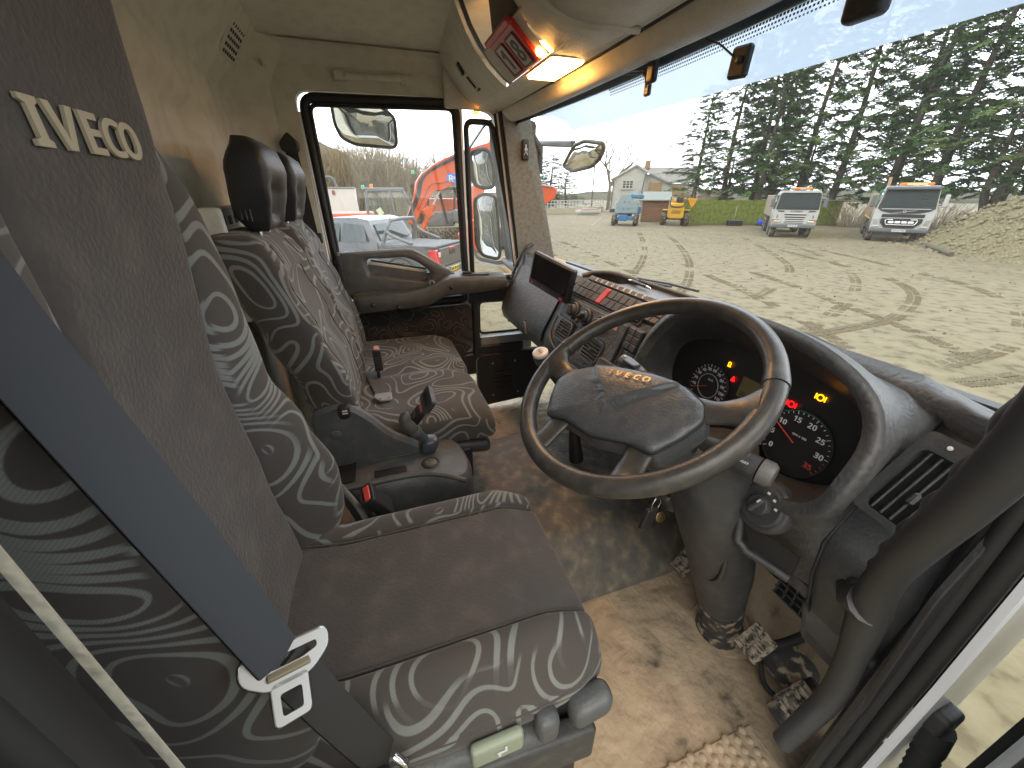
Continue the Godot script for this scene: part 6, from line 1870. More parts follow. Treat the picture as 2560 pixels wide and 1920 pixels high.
func build_dash_things():
	# reversing monitor, tilted towards the driver
	var m = thing("reversing_monitor", "black screen monitor on a bracket standing over the glove box", "monitor", Vector3(-0.27, 2.12, -0.62))
	var tl := Vector3(-0.367, 2.193, -0.590)
	var trr := Vector3(-0.142, 2.149, -0.655)
	var bl := Vector3(-0.404, 2.081, -0.570)
	var ex := (trr - tl).normalized()
	var ez := ex.cross(tl - bl).normalized()
	var ey := ez.cross(ex)
	var B := Basis(ex, ey, ez)
	var c := (trr + bl) * 0.5
	var w := 0.236
	var h := 0.128
	part(m, "casing", mb().box(c - ez * 0.014, Vector3(w, h, 0.028), 0.006, B).mesh(), M.black)
	part(m, "screen", mb().box(c + ez * 0.0008 + ey * 0.008, Vector3(w - 0.028, h - 0.036, 0.0015), 0.0, B).mesh(), mat(0.12, lin(0.006, 0.006, 0.007)))
	for k in 5:
		part(m, "button", mb().lathe([Vector2(0, 0.0015), Vector2(0.003, 0.001), Vector2(0.0035, 0)], 10, c + B * Vector3(-0.062 + 0.018 * k, -0.054, 0.001), B * Basis(Vector3.RIGHT, PI / 2)).mesh(), M.grey)
	part(m, "power_button", mb().soft(c + B * Vector3(0.088, -0.057, 0.001), Vector3(0.028, 0.012, 0.004), 0.0018, 2, 2, 2, func(p): return c + B * (p - c) if false else p).mesh(), mat(0.35, lin(0.42, 0.03, 0.035)), "red power button")
	part(m, "status_light", mb().lathe([Vector2(0, 0.001), Vector2(0.002, 0)], 8, c + B * Vector3(-0.09, -0.052, 0.001), B * Basis(Vector3.RIGHT, PI / 2)).mesh(), glow(Color(1, 0.1, 0.05), 0.8))
	part(m, "bracket", mb().tube([c - ez * 0.03 + ey * -0.03, c - ez * 0.06 + ey * -0.06, Vector3(-0.23, 2.09, -0.725)], 0.012, 8).mesh(), M.black)
	part(m, "wing_nut", mb().lathe([Vector2(0.0, 0.008), Vector2(0.012, 0.006), Vector2(0.013, -0.006), Vector2(0, -0.008)], 12, Vector3(-0.195, 2.085, -0.715), Basis(Vector3.RIGHT, 0.9)).mesh(), M.chrome)
	# coiled cable from the pillar down behind the dash
	var cb = thing("coiled_cable", "black coiled cable looping from the pillar to the dashboard end", "cable", Vector3(-0.92, 1.95, -0.68))
	var path := curve([Vector3(-0.925, 2.155, -0.80), Vector3(-0.90, 2.15, -0.765), Vector3(-0.885, 2.11, -0.72), Vector3(-0.872, 2.03, -0.675), Vector3(-0.865, 1.95, -0.652), Vector3(-0.862, 1.86, -0.640), Vector3(-0.862, 1.77, -0.645)], 10)
	part(cb, "sleeve", mb().tube(path, 0.008, 8).mesh(), M.plastic)
	var bd := mb()
	for i in range(12, path.size(), 2):
		bd.soft(path[i] + Vector3(0.009, 0, 0.004), Vector3(0.010, 0.009, 0.010), 0.004, 1, 1, 1)
	part(cb, "beads", bd.mesh(), M.black)
	# pen in the tray
	var p0 := Vector3(-0.045, 2.134, -0.812)
	var p1 := Vector3(0.088, 2.132, -0.802)
	var pen = thing("ball_pen", "black ball pen with silver tip lying in the dash tray", "pen", p0.lerp(p1, 0.5))
	part(pen, "barrel", mb().tube([p0.lerp(p1, 0.15), p0.lerp(p1, 0.82)], 0.0052, 10).mesh(), M.black)
	part(pen, "tip", mb().tube([p0.lerp(p1, 0.82), p0.lerp(p1, 0.97), p1], [0.005, 0.002, 0.0008], 10).mesh(), M.chrome)
	part(pen, "clip_end", mb().tube([p0, p0.lerp(p1, 0.15)], [0.0035, 0.0052], 10).mesh(), M.chrome)
	# wipers outside the glass
	for i in 2:
		var wp = thing("windscreen_wiper", ["black wiper arm parked below the windscreen in front of the centre", "weathered grey wiper arm parked before the cluster hood"][i], "wiper", Vector3([-0.3, 0.5][i], 2.05, -1.05), "windscreen wipers")
		var q: Array = [[Vector3(-0.62, 2.03, -1.035), Vector3(-0.40, 2.055, -1.065), Vector3(-0.15, 2.070, -1.085), Vector3(0.0, 2.075, -1.09)], [Vector3(0.655, 2.040, -1.000), Vector3(0.55, 2.045, -1.045), Vector3(0.44, 2.048, -1.075), Vector3(0.25, 2.045, -1.095)]][i]
		part(wp, "blade", mb().tube([q[1] + Vector3(0, 0.012, 0.012), q[2] + Vector3(0, 0.012, 0.012), q[3] + Vector3(0, 0.010, 0.012)], 0.007, 6, true, false, 0.6).mesh(), M.rubber)
		part(wp, "arm", mb().tube([q[0], q[1], q[2]], [0.020, 0.017, 0.008], 8, true, false, 0.55).mesh(), M.grey if i else M.black)
		part(wp, "pivot_cap", mb().soft(q[0] + Vector3(0.012 if i else -0.012, -0.004, 0.0), Vector3(0.05, 0.035, 0.04), 0.014, 3, 3, 3).mesh(), M.grey if i else M.black)
		if i:
			part(wp, "pivot_bolt", mb().lathe([Vector2(0, 0.006), Vector2(0.009, 0.004), Vector2(0.010, 0)], 10, q[1] + Vector3(0.02, 0.010, 0)).mesh(), M.brushed)

# ---------- the yard outside
# the yard lifts a little on the passenger side
func rise(x: float, z: float) -> float:
	return 0.28 * smoothstep(-5.0, -8.0, x) * smoothstep(-24.0, -18.0, x) * smoothstep(-6.5, -3.5, z)

func at_ground(x, z, y = 0.0) -> Vector3:
	return Vector3(x, G + y, z)

func yard_materials():
	var grit := ntex(0.03, 61, 6, 512, null, 6.0)
	M.ground = bumped(tri(mat(0.95, Color.WHITE), 0.22, true), ntex(0.02, 62, 8, 1024, null, 5.0), 0.7)
	M.ground.albedo_texture = ntex(0.010, 63, 8, 1024, [[0.0, 0.30, 0.42, 0.55, 0.75, 1.0], [lin(0.070, 0.056, 0.030), lin(0.105, 0.086, 0.047), lin(0.150, 0.126, 0.073), lin(0.163, 0.139, 0.082), lin(0.176, 0.151, 0.092), lin(0.185, 0.163, 0.104)]])
	M.ground.vertex_color_use_as_albedo = true
	M.rut = bumped(tri(mat(0.9, Color.WHITE), 0.8, true), grit, 0.9)
	M.rut.albedo_texture = ntex(0.03, 64, 5, 512, [[0.0, 0.5, 1.0], [lin(0.080, 0.066, 0.037), lin(0.12, 0.10, 0.057), lin(0.16, 0.137, 0.082)]])
	M.gravel = bumped(tri(mat(0.95, Color.WHITE), 0.5, true), grit, 1.0)
	M.gravel.albedo_texture = ntex(0.02, 65, 7, 1024, [[0.0, 0.4, 0.55, 0.7, 1.0], [lin(0.07, 0.058, 0.026), lin(0.11, 0.092, 0.044), lin(0.15, 0.125, 0.065), lin(0.19, 0.165, 0.095), lin(0.26, 0.235, 0.16)]])
	M.bark = bumped(tri(mat(0.95, Color.WHITE), 1.0), grit, 1.0)
	M.bark.albedo_texture = ntex(0.03, 66, 5, 256, [[0.0, 0.5, 1.0], [lin(0.045, 0.036, 0.025), lin(0.085, 0.068, 0.046), lin(0.15, 0.13, 0.09)]])
	M.twig = mat(0.95, lin(0.27, 0.215, 0.125))
	M.twig_red = mat(0.95, lin(0.30, 0.195, 0.115))
	M.twig_grey = mat(0.95, lin(0.16, 0.145, 0.12))
	M.needle = mat(0.8, Color.WHITE)
	M.needle.vertex_color_use_as_albedo = true
	M.needle.backlight_enabled = true
	M.needle.backlight = Color(0.10, 0.16, 0.05)
	M.truck_white = mat(0.3, lin(0.40, 0.41, 0.40))
	M.truck_grey = mat(0.5, lin(0.10, 0.115, 0.125))
	M.truck_black = mat(0.5, lin(0.018, 0.019, 0.021))
	M.truck_glass = mat(0.05, lin(0.022, 0.034, 0.036), 0.0, 0.5)
	M.lamp_clear = mat(0.1, lin(0.5, 0.52, 0.52), 0.6)
	M.amber = mat(0.25, lin(0.75, 0.20, 0.02))
	M.orange = mat(0.38, lin(0.52, 0.075, 0.014))
	M.digger_grey = mat(0.45, lin(0.13, 0.14, 0.155))
	M.yellow = mat(0.4, lin(0.50, 0.28, 0.012))
	M.lift_blue = mat(0.4, lin(0.04, 0.14, 0.32))
	M.lift_pale = mat(0.45, lin(0.19, 0.26, 0.29))
	M.render_white = bumped(tri(mat(0.9, Color.WHITE), 0.3), grit, 0.3)
	M.render_white.albedo_texture = dusty(lin(0.40, 0.415, 0.385), lin(0.31, 0.32, 0.26), 67, 0.5, 0.9)
	M.slate = mat(0.8, lin(0.20, 0.20, 0.19))
	M.ply = mat(0.8, lin(0.30, 0.20, 0.09))
	M.algae = bumped(tri(mat(0.95, Color.WHITE), 0.45), grit, 0.6)
	M.algae.albedo_texture = ntex(0.012, 68, 6, 512, [[0.0, 0.35, 0.6, 1.0], [lin(0.055, 0.070, 0.012), lin(0.095, 0.125, 0.018), lin(0.125, 0.16, 0.024), lin(0.15, 0.175, 0.05)]])
	M.shed_wood = mat(0.9, lin(0.13, 0.075, 0.045))
	M.log_wood = bumped(tri(mat(0.9, Color.WHITE), 1.0), grit, 1.0)
	M.log_wood.albedo_texture = dusty(lin(0.30, 0.19, 0.09), lin(0.52, 0.38, 0.20), 69, 0.4, 0.8, 256)
	M.pick_paint = mat(0.25, lin(0.075, 0.080, 0.092), 0.4)
	M.pick_paint.clearcoat_enabled = true
	M.tail_red = mat(0.15, lin(0.50, 0.02, 0.025))
	M.hill = mat(1.0, lin(0.10, 0.105, 0.07))

func build_ground():
	# one sheet, fine near the cab and coarse out to the horizon
	var lines := []
	for v in [-300.0, -160.0, -110.0, -80.0, -64.0]:
		lines.append(v)
	var xs := lines.duplicate()
	var k := -54.0
	while k < 10.0:
		xs.append(k)
		k += 0.35 if k > -26.0 else 0.8
	xs.append_array([14.0, 30.0, 80.0, 300.0])
	var zs := lines.duplicate()
	k = -54.0
	while k < 8.0:
		zs.append(k)
		k += 0.35 if k > -30.0 else 0.8
	zs.append_array([14.0, 30.0, 80.0, 300.0])
	var n1 := noise(0.05, 71, 4)
	var n2 := noise(0.6, 72, 3)
	var m := mb()
	m.colored = true
	var w := xs.size()
	for z in zs:
		for x in xs:
			var y := G + 0.05 * n1.get_noise_2d(x * 3.0, z * 3.0) + 0.022 * n2.get_noise_2d(x, z)
			y += rise(x, z)
			if absf(x) > 70.0 or absf(z) > 70.0:
				y = G - 0.05
			var c := 1.0 + 0.35 * n1.get_noise_2d(x + 300.0, z) + 0.25 * n2.get_noise_2d(x * 0.4 + 90.0, z * 1.2)
			m.tint = Color(c, c * (1.0 + 0.06 * n1.get_noise_2d(x, z + 500.0)), c * 0.98)
			m.add(Vector3(x, y, z))
	for j in zs.size() - 1:
		for i in w - 1:
			var a := j * w + i
			m.ix.append_array([a, a + 1, a + w + 1, a, a + w + 1, a + w])
	struct("yard_ground", m.mesh(), M.ground)
	# tyre tracks: pairs of pressed ruts with tread bars
	var tr := mb()
	var routes := [[Vector2(-3.2, -7.5), Vector2(-3.6, -12), Vector2(-6.5, -17), Vector2(-14, -21)], [Vector2(-1.2, -6.2), Vector2(-0.6, -11), Vector2(-1.8, -17), Vector2(-6, -25)], [Vector2(-6, -4.0), Vector2(-10, -9), Vector2(-16, -14), Vector2(-25, -20)], [Vector2(-2.5, -4.2), Vector2(-7, -7.0), Vector2(-14, -8.5), Vector2(-27, -11)], [Vector2(1.0, -4.5), Vector2(-1.5, -8.0), Vector2(-5.5, -10.5), Vector2(-12, -13)], [Vector2(-4.6, -3.6), Vector2(-5.2, -8), Vector2(-9.5, -16), Vector2(-19, -24)]]
	for r in routes:
		for side in [-0.95, 0.95]:
			var pts := []
			for p in r:
				pts.append(Vector3(p.x, 0, p.y))
			var c := curve(pts, 60)
			for i in c.size() - 1:
				var d: Vector3 = (c[i + 1] - c[i])
				var l := d.length()
				d /= l
				var q := Vector3(-d.z, 0, d.x)
				var cnt := maxi(1, int(l / 0.12))
				for t in cnt:
					if rng.randf() < 0.22 or n2.get_noise_2d(c[i].x * 0.5, c[i].z * 0.5 + side * 40.0) > 0.12:
						continue
					var o: Vector3 = c[i].lerp(c[i + 1], (t + 0.5) / cnt) + q * side
					var y := G + 0.05 * n1.get_noise_2d(o.x * 3.0, o.z * 3.0) + 0.022 * n2.get_noise_2d(o.x, o.z)
					for e in [-1.0, 1.0]:
						var a: Vector3 = o + q * e * 0.02
						var b: Vector3 = o + q * e * 0.15 + d * 0.05
						a.y = y
						b.y = y
						var hgt := 0.022
						var f := d * 0.028
						tr.quad(a - f, b - f, b + Vector3(0, hgt, 0), a + Vector3(0, hgt, 0))
						tr.quad(a + Vector3(0, hgt, 0), b + Vector3(0, hgt, 0), b + f, a + f)
	struct("tyre_track_mud", tr.mesh(), M.rut, "stuff")
	# clods and pebbles
	var st := mb()
	for i in 900:
		var x := rng.randf_range(-30, 3)
		var z := rng.randf_range(-34, -3.5)
		var s := rng.randf_range(0.015, 0.06)
		var y := G + 0.05 * n1.get_noise_2d(x * 3.0, z * 3.0) + 0.022 * n2.get_noise_2d(x, z)
		st.box(Vector3(x, y + s * 0.2, z), Vector3(s, s * 0.7, s * 1.2), s * 0.3, Basis(Vector3(rng.randf(), 1, rng.randf()).normalized(), rng.randf() * TAU))
	struct("mud_clods", st.mesh(), M.rut, "stuff")

func wheel(parent, at: Vector3, r: float, w: float, axis: Vector3, rim: Material):
	var t := Basis(axis.cross(Vector3.UP).normalized(), axis.normalized(), Vector3.UP)
	var o = piece(parent, "wheel", mb().lathe([Vector2(r * 0.55, -w * 0.42), Vector2(r * 0.90, -w * 0.5), Vector2(r, -w * 0.36), Vector2(r, w * 0.36), Vector2(r * 0.90, w * 0.5), Vector2(r * 0.55, w * 0.42)], 22, at, t).mesh(), M.tyre)
	piece(o, "rim", mb().lathe([Vector2(r * 0.56, w * 0.40), Vector2(r * 0.52, w * 0.44), Vector2(r * 0.45, w * 0.20), Vector2(r * 0.2, w * 0.25), Vector2(r * 0.16, w * 0.42), Vector2(0, w * 0.42)], 16, at, t).lathe([Vector2(r * 0.55, -w * 0.40), Vector2(0, -w * 0.3)], 14, at, t).mesh(), rim)
	return o

# loop of local points from [x, y] pairs on the plane z
func zl(pts: Array, z: float) -> Array:
	var o := []
	for p in pts:
		o.append(Vector3(p[0], p[1], z))
	return o

func letters(parent, s: String, size: float, at: Vector3, m: Material, basis := Basis(), called := "lettering", wide := 1.0):
	return piece(parent, called, text_mesh(s, size, 0.006), m, at, basis.scaled_local(Vector3(wide, 1, 1)))

func truck_base(t, w: float, rear: float, axles: Array):
	var hw := w * 0.5
	piece(t, "chassis", mb().box(Vector3(0, 0.85, -rear * 0.5 - 0.6), Vector3(0.85, 0.25, rear), 0.02).mesh(), M.truck_black)
	for z in axles:
		for sg in [-1.0, 1.0]:
			wheel(t, Vector3(sg * (hw - 0.17), 0.50, z), 0.50, 0.30, Vector3(sg, 0, 0), M.truck_grey)

func build_trucks():
	# eight-wheel tipper with slatted white grille
	var s = thing("tipper_truck", "white tipper truck with slatted grille parked before the green fence", "truck", at_ground(-18.75, -26.05), "", deg_to_rad(45))
	var cab := mb()
	var cl := [[-1.22, 0.62], [-1.22, 1.55], [-1.20, 1.62], [-1.10, 2.52], [-0.98, 2.66], [0.98, 2.66], [1.10, 2.52], [1.20, 1.62], [1.22, 1.55], [1.22, 0.62]]
	var front := []
	var backl := []
	for p in cl:
		front.append(Vector3(p[0], p[1], 0.0 - 0.16 * smoothstep(1.6, 2.66, p[1])))
		backl.append(Vector3(p[0] * 1.0, p[1], -1.75))
	cab.grid([front, backl], true)
	cab.grid([[front[0], front[1], front[2], front[3], front[4]], [front[9], front[8], front[7], front[6], front[5]]])
	piece(s, "cab_body", cab.mesh(), M.truck_white)
	var ws := zl([[-1.12, 1.66], [-1.03, 2.44], [1.03, 2.44], [1.12, 1.66]], 0)
	for i in 4:
		ws[i].z = 0.012 - 0.16 * smoothstep(1.6, 2.66, ws[i].y)
	piece(s, "windscreen_surround", mb().plate(rounded([ws[0] + Vector3(-0.05, -0.05, 0), ws[1] + Vector3(-0.05, 0.08, -0.01), ws[2] + Vector3(0.05, 0.08, -0.01), ws[3] + Vector3(0.05, -0.05, 0)], 0.08), Vector3(0, 0, 0.006)).mesh(), M.truck_black)
	piece(s, "windscreen", mb().plate(rounded([ws[0], ws[1], ws[2], ws[3]], 0.08), Vector3(0, 0, 0.014)).mesh(), M.truck_glass)
	for sg in [-1.0, 1.0]:
		piece(s, "wiper", mb().bar(Vector3(sg * 0.2 - 0.3, 1.68, 0.02), Vector3(sg * 0.2 + 0.35, 1.80, 0.01), 0.02, 0.015).mesh(), M.truck_black)
		piece(s, "corner_duct", mb().plate(zl([[sg * 1.05, 1.56], [sg * 0.70, 1.56], [sg * 0.62, 1.48], [sg * 1.0, 1.50]], 0.004), Vector3(0, 0, 0.01)).mesh(), M.truck_black)
		piece(s, "corner_slot", mb().box(Vector3(sg * 0.98, 1.22, 0.006), Vector3(0.05, 0.18, 0.012), 0.005).mesh(), M.truck_black)
		var hl = piece(s, "headlight", mb().box(Vector3(sg * 0.93, 0.92, 0.02), Vector3(0.36, 0.13, 0.05), 0.02).mesh(), M.lamp_clear)
		piece(hl, "indicator", mb().box(Vector3(sg * 1.14, 0.92, 0.01), Vector3(0.09, 0.12, 0.05), 0.01).mesh(), M.amber)
		piece(s, "lower_corner", mb().box(Vector3(sg * 1.02, 1.02, 0.0), Vector3(0.42, 0.07, 0.05), 0.01).mesh(), M.truck_grey)
		var mr = piece(s, "mirror", mb().soft(Vector3(sg * 1.42, 2.0, -0.15), Vector3(0.24, 0.52, 0.16), 0.06, 3, 3, 3).mesh(), M.truck_grey)
		piece(mr, "mirror_arm", mb().tube([Vector3(sg * 1.12, 2.38, -0.16), Vector3(sg * 1.40, 2.36, -0.15), Vector3(sg * 1.42, 2.2, -0.15)], 0.03, 6).mesh(), M.truck_black)
		piece(s, "side_window", mb().plate([Vector3(sg * 1.222, 1.62, -0.25), Vector3(sg * 1.225, 1.62, -1.2), Vector3(sg * 1.13, 2.40, -1.2), Vector3(sg * 1.13, 2.40, -0.32)], Vector3(sg * 0.01, 0, 0)).mesh(), M.truck_glass)
	for k in 3:
		var y: float = [1.39, 1.25, 1.12][k]
		piece(s, "grille_slat", mb().box(Vector3(0, y, 0.02), Vector3(1.26 - 0.1 * k, 0.045, 0.05), 0.015).mesh(), M.truck_white)
		piece(s, "grille_gap", mb().box(Vector3(0, y - 0.062, 0.008), Vector3(1.20 - 0.1 * k, 0.055, 0.02), 0.01).mesh(), M.truck_black)
	piece(s, "lower_grille", mb().box(Vector3(0, 0.92, 0.025), Vector3(1.34, 0.24, 0.05), 0.02).mesh(), M.truck_white)
	for k in 2:
		piece(s, "grille_gap", mb().box(Vector3(0, 0.87 + 0.10 * k, 0.052), Vector3(1.05, 0.04, 0.01), 0.003).mesh(), M.truck_black)
	piece(s, "bumper", mb().soft(Vector3(0, 0.69, -0.03), Vector3(2.44, 0.22, 0.22), 0.06, 6, 3, 3).mesh(), M.truck_grey)
	var pl = piece(s, "number_plate", mb().box(Vector3(0.0, 0.71, 0.085), Vector3(0.52, 0.11, 0.012), 0.002).mesh(), M.white_mark)
	letters(pl, "WX15 EJN", 0.07, Vector3(0, 0.71, 0.092), M.truck_black, Basis(), "plate_text")
	letters(s, "SCANIA", 0.105, Vector3(0.0, 1.52, 0.004), M.truck_black, Basis(), "lettering", 1.25)
	piece(s, "visor_edge", mb().box(Vector3(0, 2.52, -0.11), Vector3(2.0, 0.05, 0.06), 0.02).mesh(), M.truck_black)
	var lb = piece(s, "light_bar", mb().soft(Vector3(0.05, 2.76, -0.5), Vector3(1.0, 0.13, 0.28), 0.05, 4, 3, 3).mesh(), M.amber)
	piece(lb, "centre_panel", mb().box(Vector3(0.05, 2.76, -0.355), Vector3(0.28, 0.10, 0.02), 0.005).mesh(), M.truck_white)
	piece(s, "exhaust_stub", mb().tube([Vector3(-0.85, 2.6, -1.5), Vector3(-0.85, 2.85, -1.5)], 0.07, 8).mesh(), M.truck_grey)
	piece(s, "tipper_body", mb().box(Vector3(0, 1.75, -5.0), Vector3(2.4, 1.3, 5.6), 0.05).mesh(), mat(0.7, lin(0.20, 0.15, 0.10)))
	truck_base(s, 2.30, 7.4, [-0.75, -2.5, -5.6, -6.9])
	s.scale = Vector3(1.0, 1.06, 1.0)
	# the other truck: dark grille with a lamp bar
	var v = thing("tipper_truck", "white tipper truck with dark grille and lamp bar parked beside the gravel heap", "truck", at_ground(-14.95, -29.75), "", deg_to_rad(34))
	var c2 := mb()
	var c2l := [[-1.22, 0.62], [-1.24, 1.5], [-1.20, 1.75], [-1.08, 2.62], [-1.0, 2.78], [1.0, 2.78], [1.08, 2.62], [1.20, 1.75], [1.24, 1.5], [1.22, 0.62]]
	front = []
	backl = []
	for p in c2l:
		front.append(Vector3(p[0], p[1], 0.0 - 0.22 * smoothstep(1.5, 2.78, p[1])))
		backl.append(Vector3(p[0], p[1], -1.8))
	c2.grid([front, backl], true)
	c2.grid([[front[0], front[1], front[2], front[3], front[4]], [front[9], front[8], front[7], front[6], front[5]]])
	piece(v, "cab_body", c2.mesh(), M.truck_white)
	var zf = func(y): return 0.014 - 0.22 * smoothstep(1.5, 2.78, y)
	var face = func(pts, off, thick) -> ArrayMesh:
		var o := []
		for p in pts:
			o.append(Vector3(p[0], p[1], zf.call(p[1]) + off))
		return mb().plate(rounded(o, 0.05, 3), Vector3(0, 0, thick)).mesh()
	piece(v, "windscreen_surround", face.call([[-1.17, 1.66], [-1.06, 2.58], [1.06, 2.58], [1.17, 1.66]], -0.004, 0.008), M.truck_black)
	piece(v, "windscreen", face.call([[-1.10, 1.78], [-1.0, 2.46], [1.0, 2.46], [1.10, 1.78]], 0.006, 0.01), M.truck_glass)
	piece(v, "nose_panel", face.call([[-1.15, 1.70], [1.15, 1.70], [1.0, 1.56], [0.6, 1.46], [0.0, 1.43], [-0.6, 1.46], [-1.0, 1.56]], 0.002, 0.014), M.truck_black)
	piece(v, "bright_strip", mb().box(Vector3(0, 1.665, 0.02), Vector3(2.0, 0.035, 0.02), 0.005).mesh(), M.truck_white)
	piece(v, "badge_bar", mb().bar(Vector3(-0.45, 1.465, 0.035), Vector3(0.45, 1.60, 0.028), 0.012, 0.022).mesh(), M.lamp_clear)
	piece(v, "badge_ring", mb().tube(rrect(Vector3(0, 1.535, 0.045), Vector3.RIGHT, Vector3.UP, 0.12, 0.12, 0.06), 0.014, 6, false, true).mesh(), M.lamp_clear)
	piece(v, "upper_grille", mb().box(Vector3(0, 1.33, 0.01), Vector3(1.75, 0.16, 0.05), 0.02).mesh(), M.truck_black)
	piece(v, "grille", mb().plate(rounded([Vector3(-0.86, 1.20, 0.004), Vector3(0.86, 1.20, 0.004), Vector3(0.86, 1.0, 0.004), Vector3(0.62, 0.72, 0.004), Vector3(-0.62, 0.72, 0.004), Vector3(-0.86, 1.0, 0.004)], 0.05), Vector3(0, 0, 0.02)).mesh(), M.truck_black)
	piece(v, "lamp_bar", mb().tube(curve([Vector3(-0.36, 1.14, 0.12), Vector3(-0.64, 1.13, 0.12), Vector3(-0.60, 0.94, 0.13), Vector3(-0.45, 0.89, 0.13), Vector3(0.45, 0.89, 0.13), Vector3(0.60, 0.94, 0.13), Vector3(0.64, 1.13, 0.12), Vector3(0.36, 1.14, 0.12)], 4), 0.028, 8).mesh(), M.chrome)
	for k in 4:
		piece(v, "spot_lamp", mb().soft(Vector3(-0.41 + 0.273 * k, 1.01, 0.13), Vector3(0.24, 0.12, 0.09), 0.04, 3, 3, 3).mesh(), mat(0.2, lin(0.72)))
	for sg in [-1.0, 1.0]:
		var hl = piece(v, "headlight", mb().plate([Vector3(sg * 1.20, 1.20, 0.0), Vector3(sg * 0.95, 1.18, 0.02), Vector3(sg * 0.80, 0.76, 0.02), Vector3(sg * 1.15, 0.74, 0.0)], Vector3(0, 0, 0.03)).mesh(), M.truck_white)
		piece(hl, "lens", mb().plate([Vector3(sg * 1.16, 1.15, 0.03), Vector3(sg * 1.0, 1.13, 0.05), Vector3(sg * 0.92, 0.88, 0.05), Vector3(sg * 1.13, 0.87, 0.03)], Vector3(0, 0, 0.02)).mesh(), M.lamp_clear)
		piece(hl, "fog_lamp", mb().box(Vector3(sg * 1.0, 0.79, 0.05), Vector3(0.28, 0.07, 0.04), 0.01).mesh(), M.lamp_clear)
		var mr = piece(v, "mirror", mb().soft(Vector3(sg * 1.45, 2.05, -0.25), Vector3(0.20, 0.62, 0.16), 0.06, 3, 3, 3).mesh(), M.truck_white if sg > 0 else M.truck_grey)
		piece(mr, "mirror_arm", mb().tube([Vector3(sg * 1.15, 1.85, -0.2), Vector3(sg * 1.42, 1.88, -0.25)], 0.03, 6).mesh(), M.truck_grey)
		piece(v, "side_window", mb().plate([Vector3(sg * 1.232, 1.70, -0.25), Vector3(sg * 1.232, 1.70, -1.2), Vector3(sg * 1.115, 2.52, -1.2), Vector3(sg * 1.115, 2.52, -0.32)], Vector3(sg * 0.01, 0, 0)).mesh(), M.truck_glass)
		piece(v, "wiper", mb().bar(Vector3(sg * 0.35 - 0.45, 1.72, 0.0), Vector3(sg * 0.35 + 0.0, 1.86, -0.02), 0.02, 0.015).mesh(), M.truck_black)
	piece(v, "sun_visor", mb().soft(Vector3(0, 2.66, -0.12), Vector3(2.20, 0.16, 0.30), 0.06, 5, 3, 3).mesh(), M.truck_grey)
	piece(v, "interior_mirror", mb().soft(Vector3(0.62, 2.18, -0.09), Vector3(0.24, 0.11, 0.04), 0.018, 3, 3, 2).mesh(), M.truck_black)
	piece(v, "bumper", mb().soft(Vector3(0, 0.60, -0.02), Vector3(2.46, 0.20, 0.22), 0.06, 6, 3, 3).mesh(), M.truck_grey)
	pl = piece(v, "number_plate", mb().box(Vector3(0.06, 0.60, 0.10), Vector3(0.56, 0.12, 0.012), 0.002).mesh(), M.white_mark)
	letters(pl, "KP14 FWZ", 0.078, Vector3(0.06, 0.60, 0.107), M.truck_black, Basis(), "plate_text")
	lb = piece(v, "light_bar", mb().soft(Vector3(0.1, 2.86, -0.55), Vector3(1.35, 0.13, 0.30), 0.05, 4, 3, 3).mesh(), M.amber)
	piece(lb, "centre_panel", mb().box(Vector3(0.1, 2.86, -0.395), Vector3(0.80, 0.11, 0.02), 0.005).mesh(), mat(0.5, lin(0.62, 0.50, 0.24)))
	piece(v, "exhaust_stack", mb().tube([Vector3(-0.95, 2.4, -1.95), Vector3(-0.95, 3.0, -1.95), Vector3(-0.98, 3.2, -1.9)], 0.08, 8).mesh(), mat(0.8, lin(0.36, 0.24, 0.15)))
	piece(v, "rear_cab_panel", mb().box(Vector3(-0.95, 1.9, -1.95), Vector3(0.5, 1.4, 0.3), 0.05).mesh(), mat(0.5, lin(0.02, 0.12, 0.05)))
	var tb = piece(v, "tipper_body", mb().box(Vector3(0, 1.78, -5.2), Vector3(2.45, 1.25, 5.8), 0.05).mesh(), mat(0.85, lin(0.27, 0.19, 0.12)))
	for k in 6:
		piece(tb, "rib", mb().box(Vector3(-1.25, 1.78, -2.6 - 1.0 * k), Vector3(0.08, 1.2, 0.14), 0.02).mesh(), mat(0.85, lin(0.33, 0.24, 0.16)))
	piece(v, "yellow_rail", mb().box(Vector3(-1.22, 1.08, -5.0), Vector3(0.06, 0.10, 5.4), 0.02).mesh(), mat(0.6, lin(0.5, 0.33, 0.10)))
	truck_base(v, 2.50, 7.6, [-0.75, -2.6, -5.7, -7.0])
	v.scale = Vector3(1.08, 1.10, 1.08)

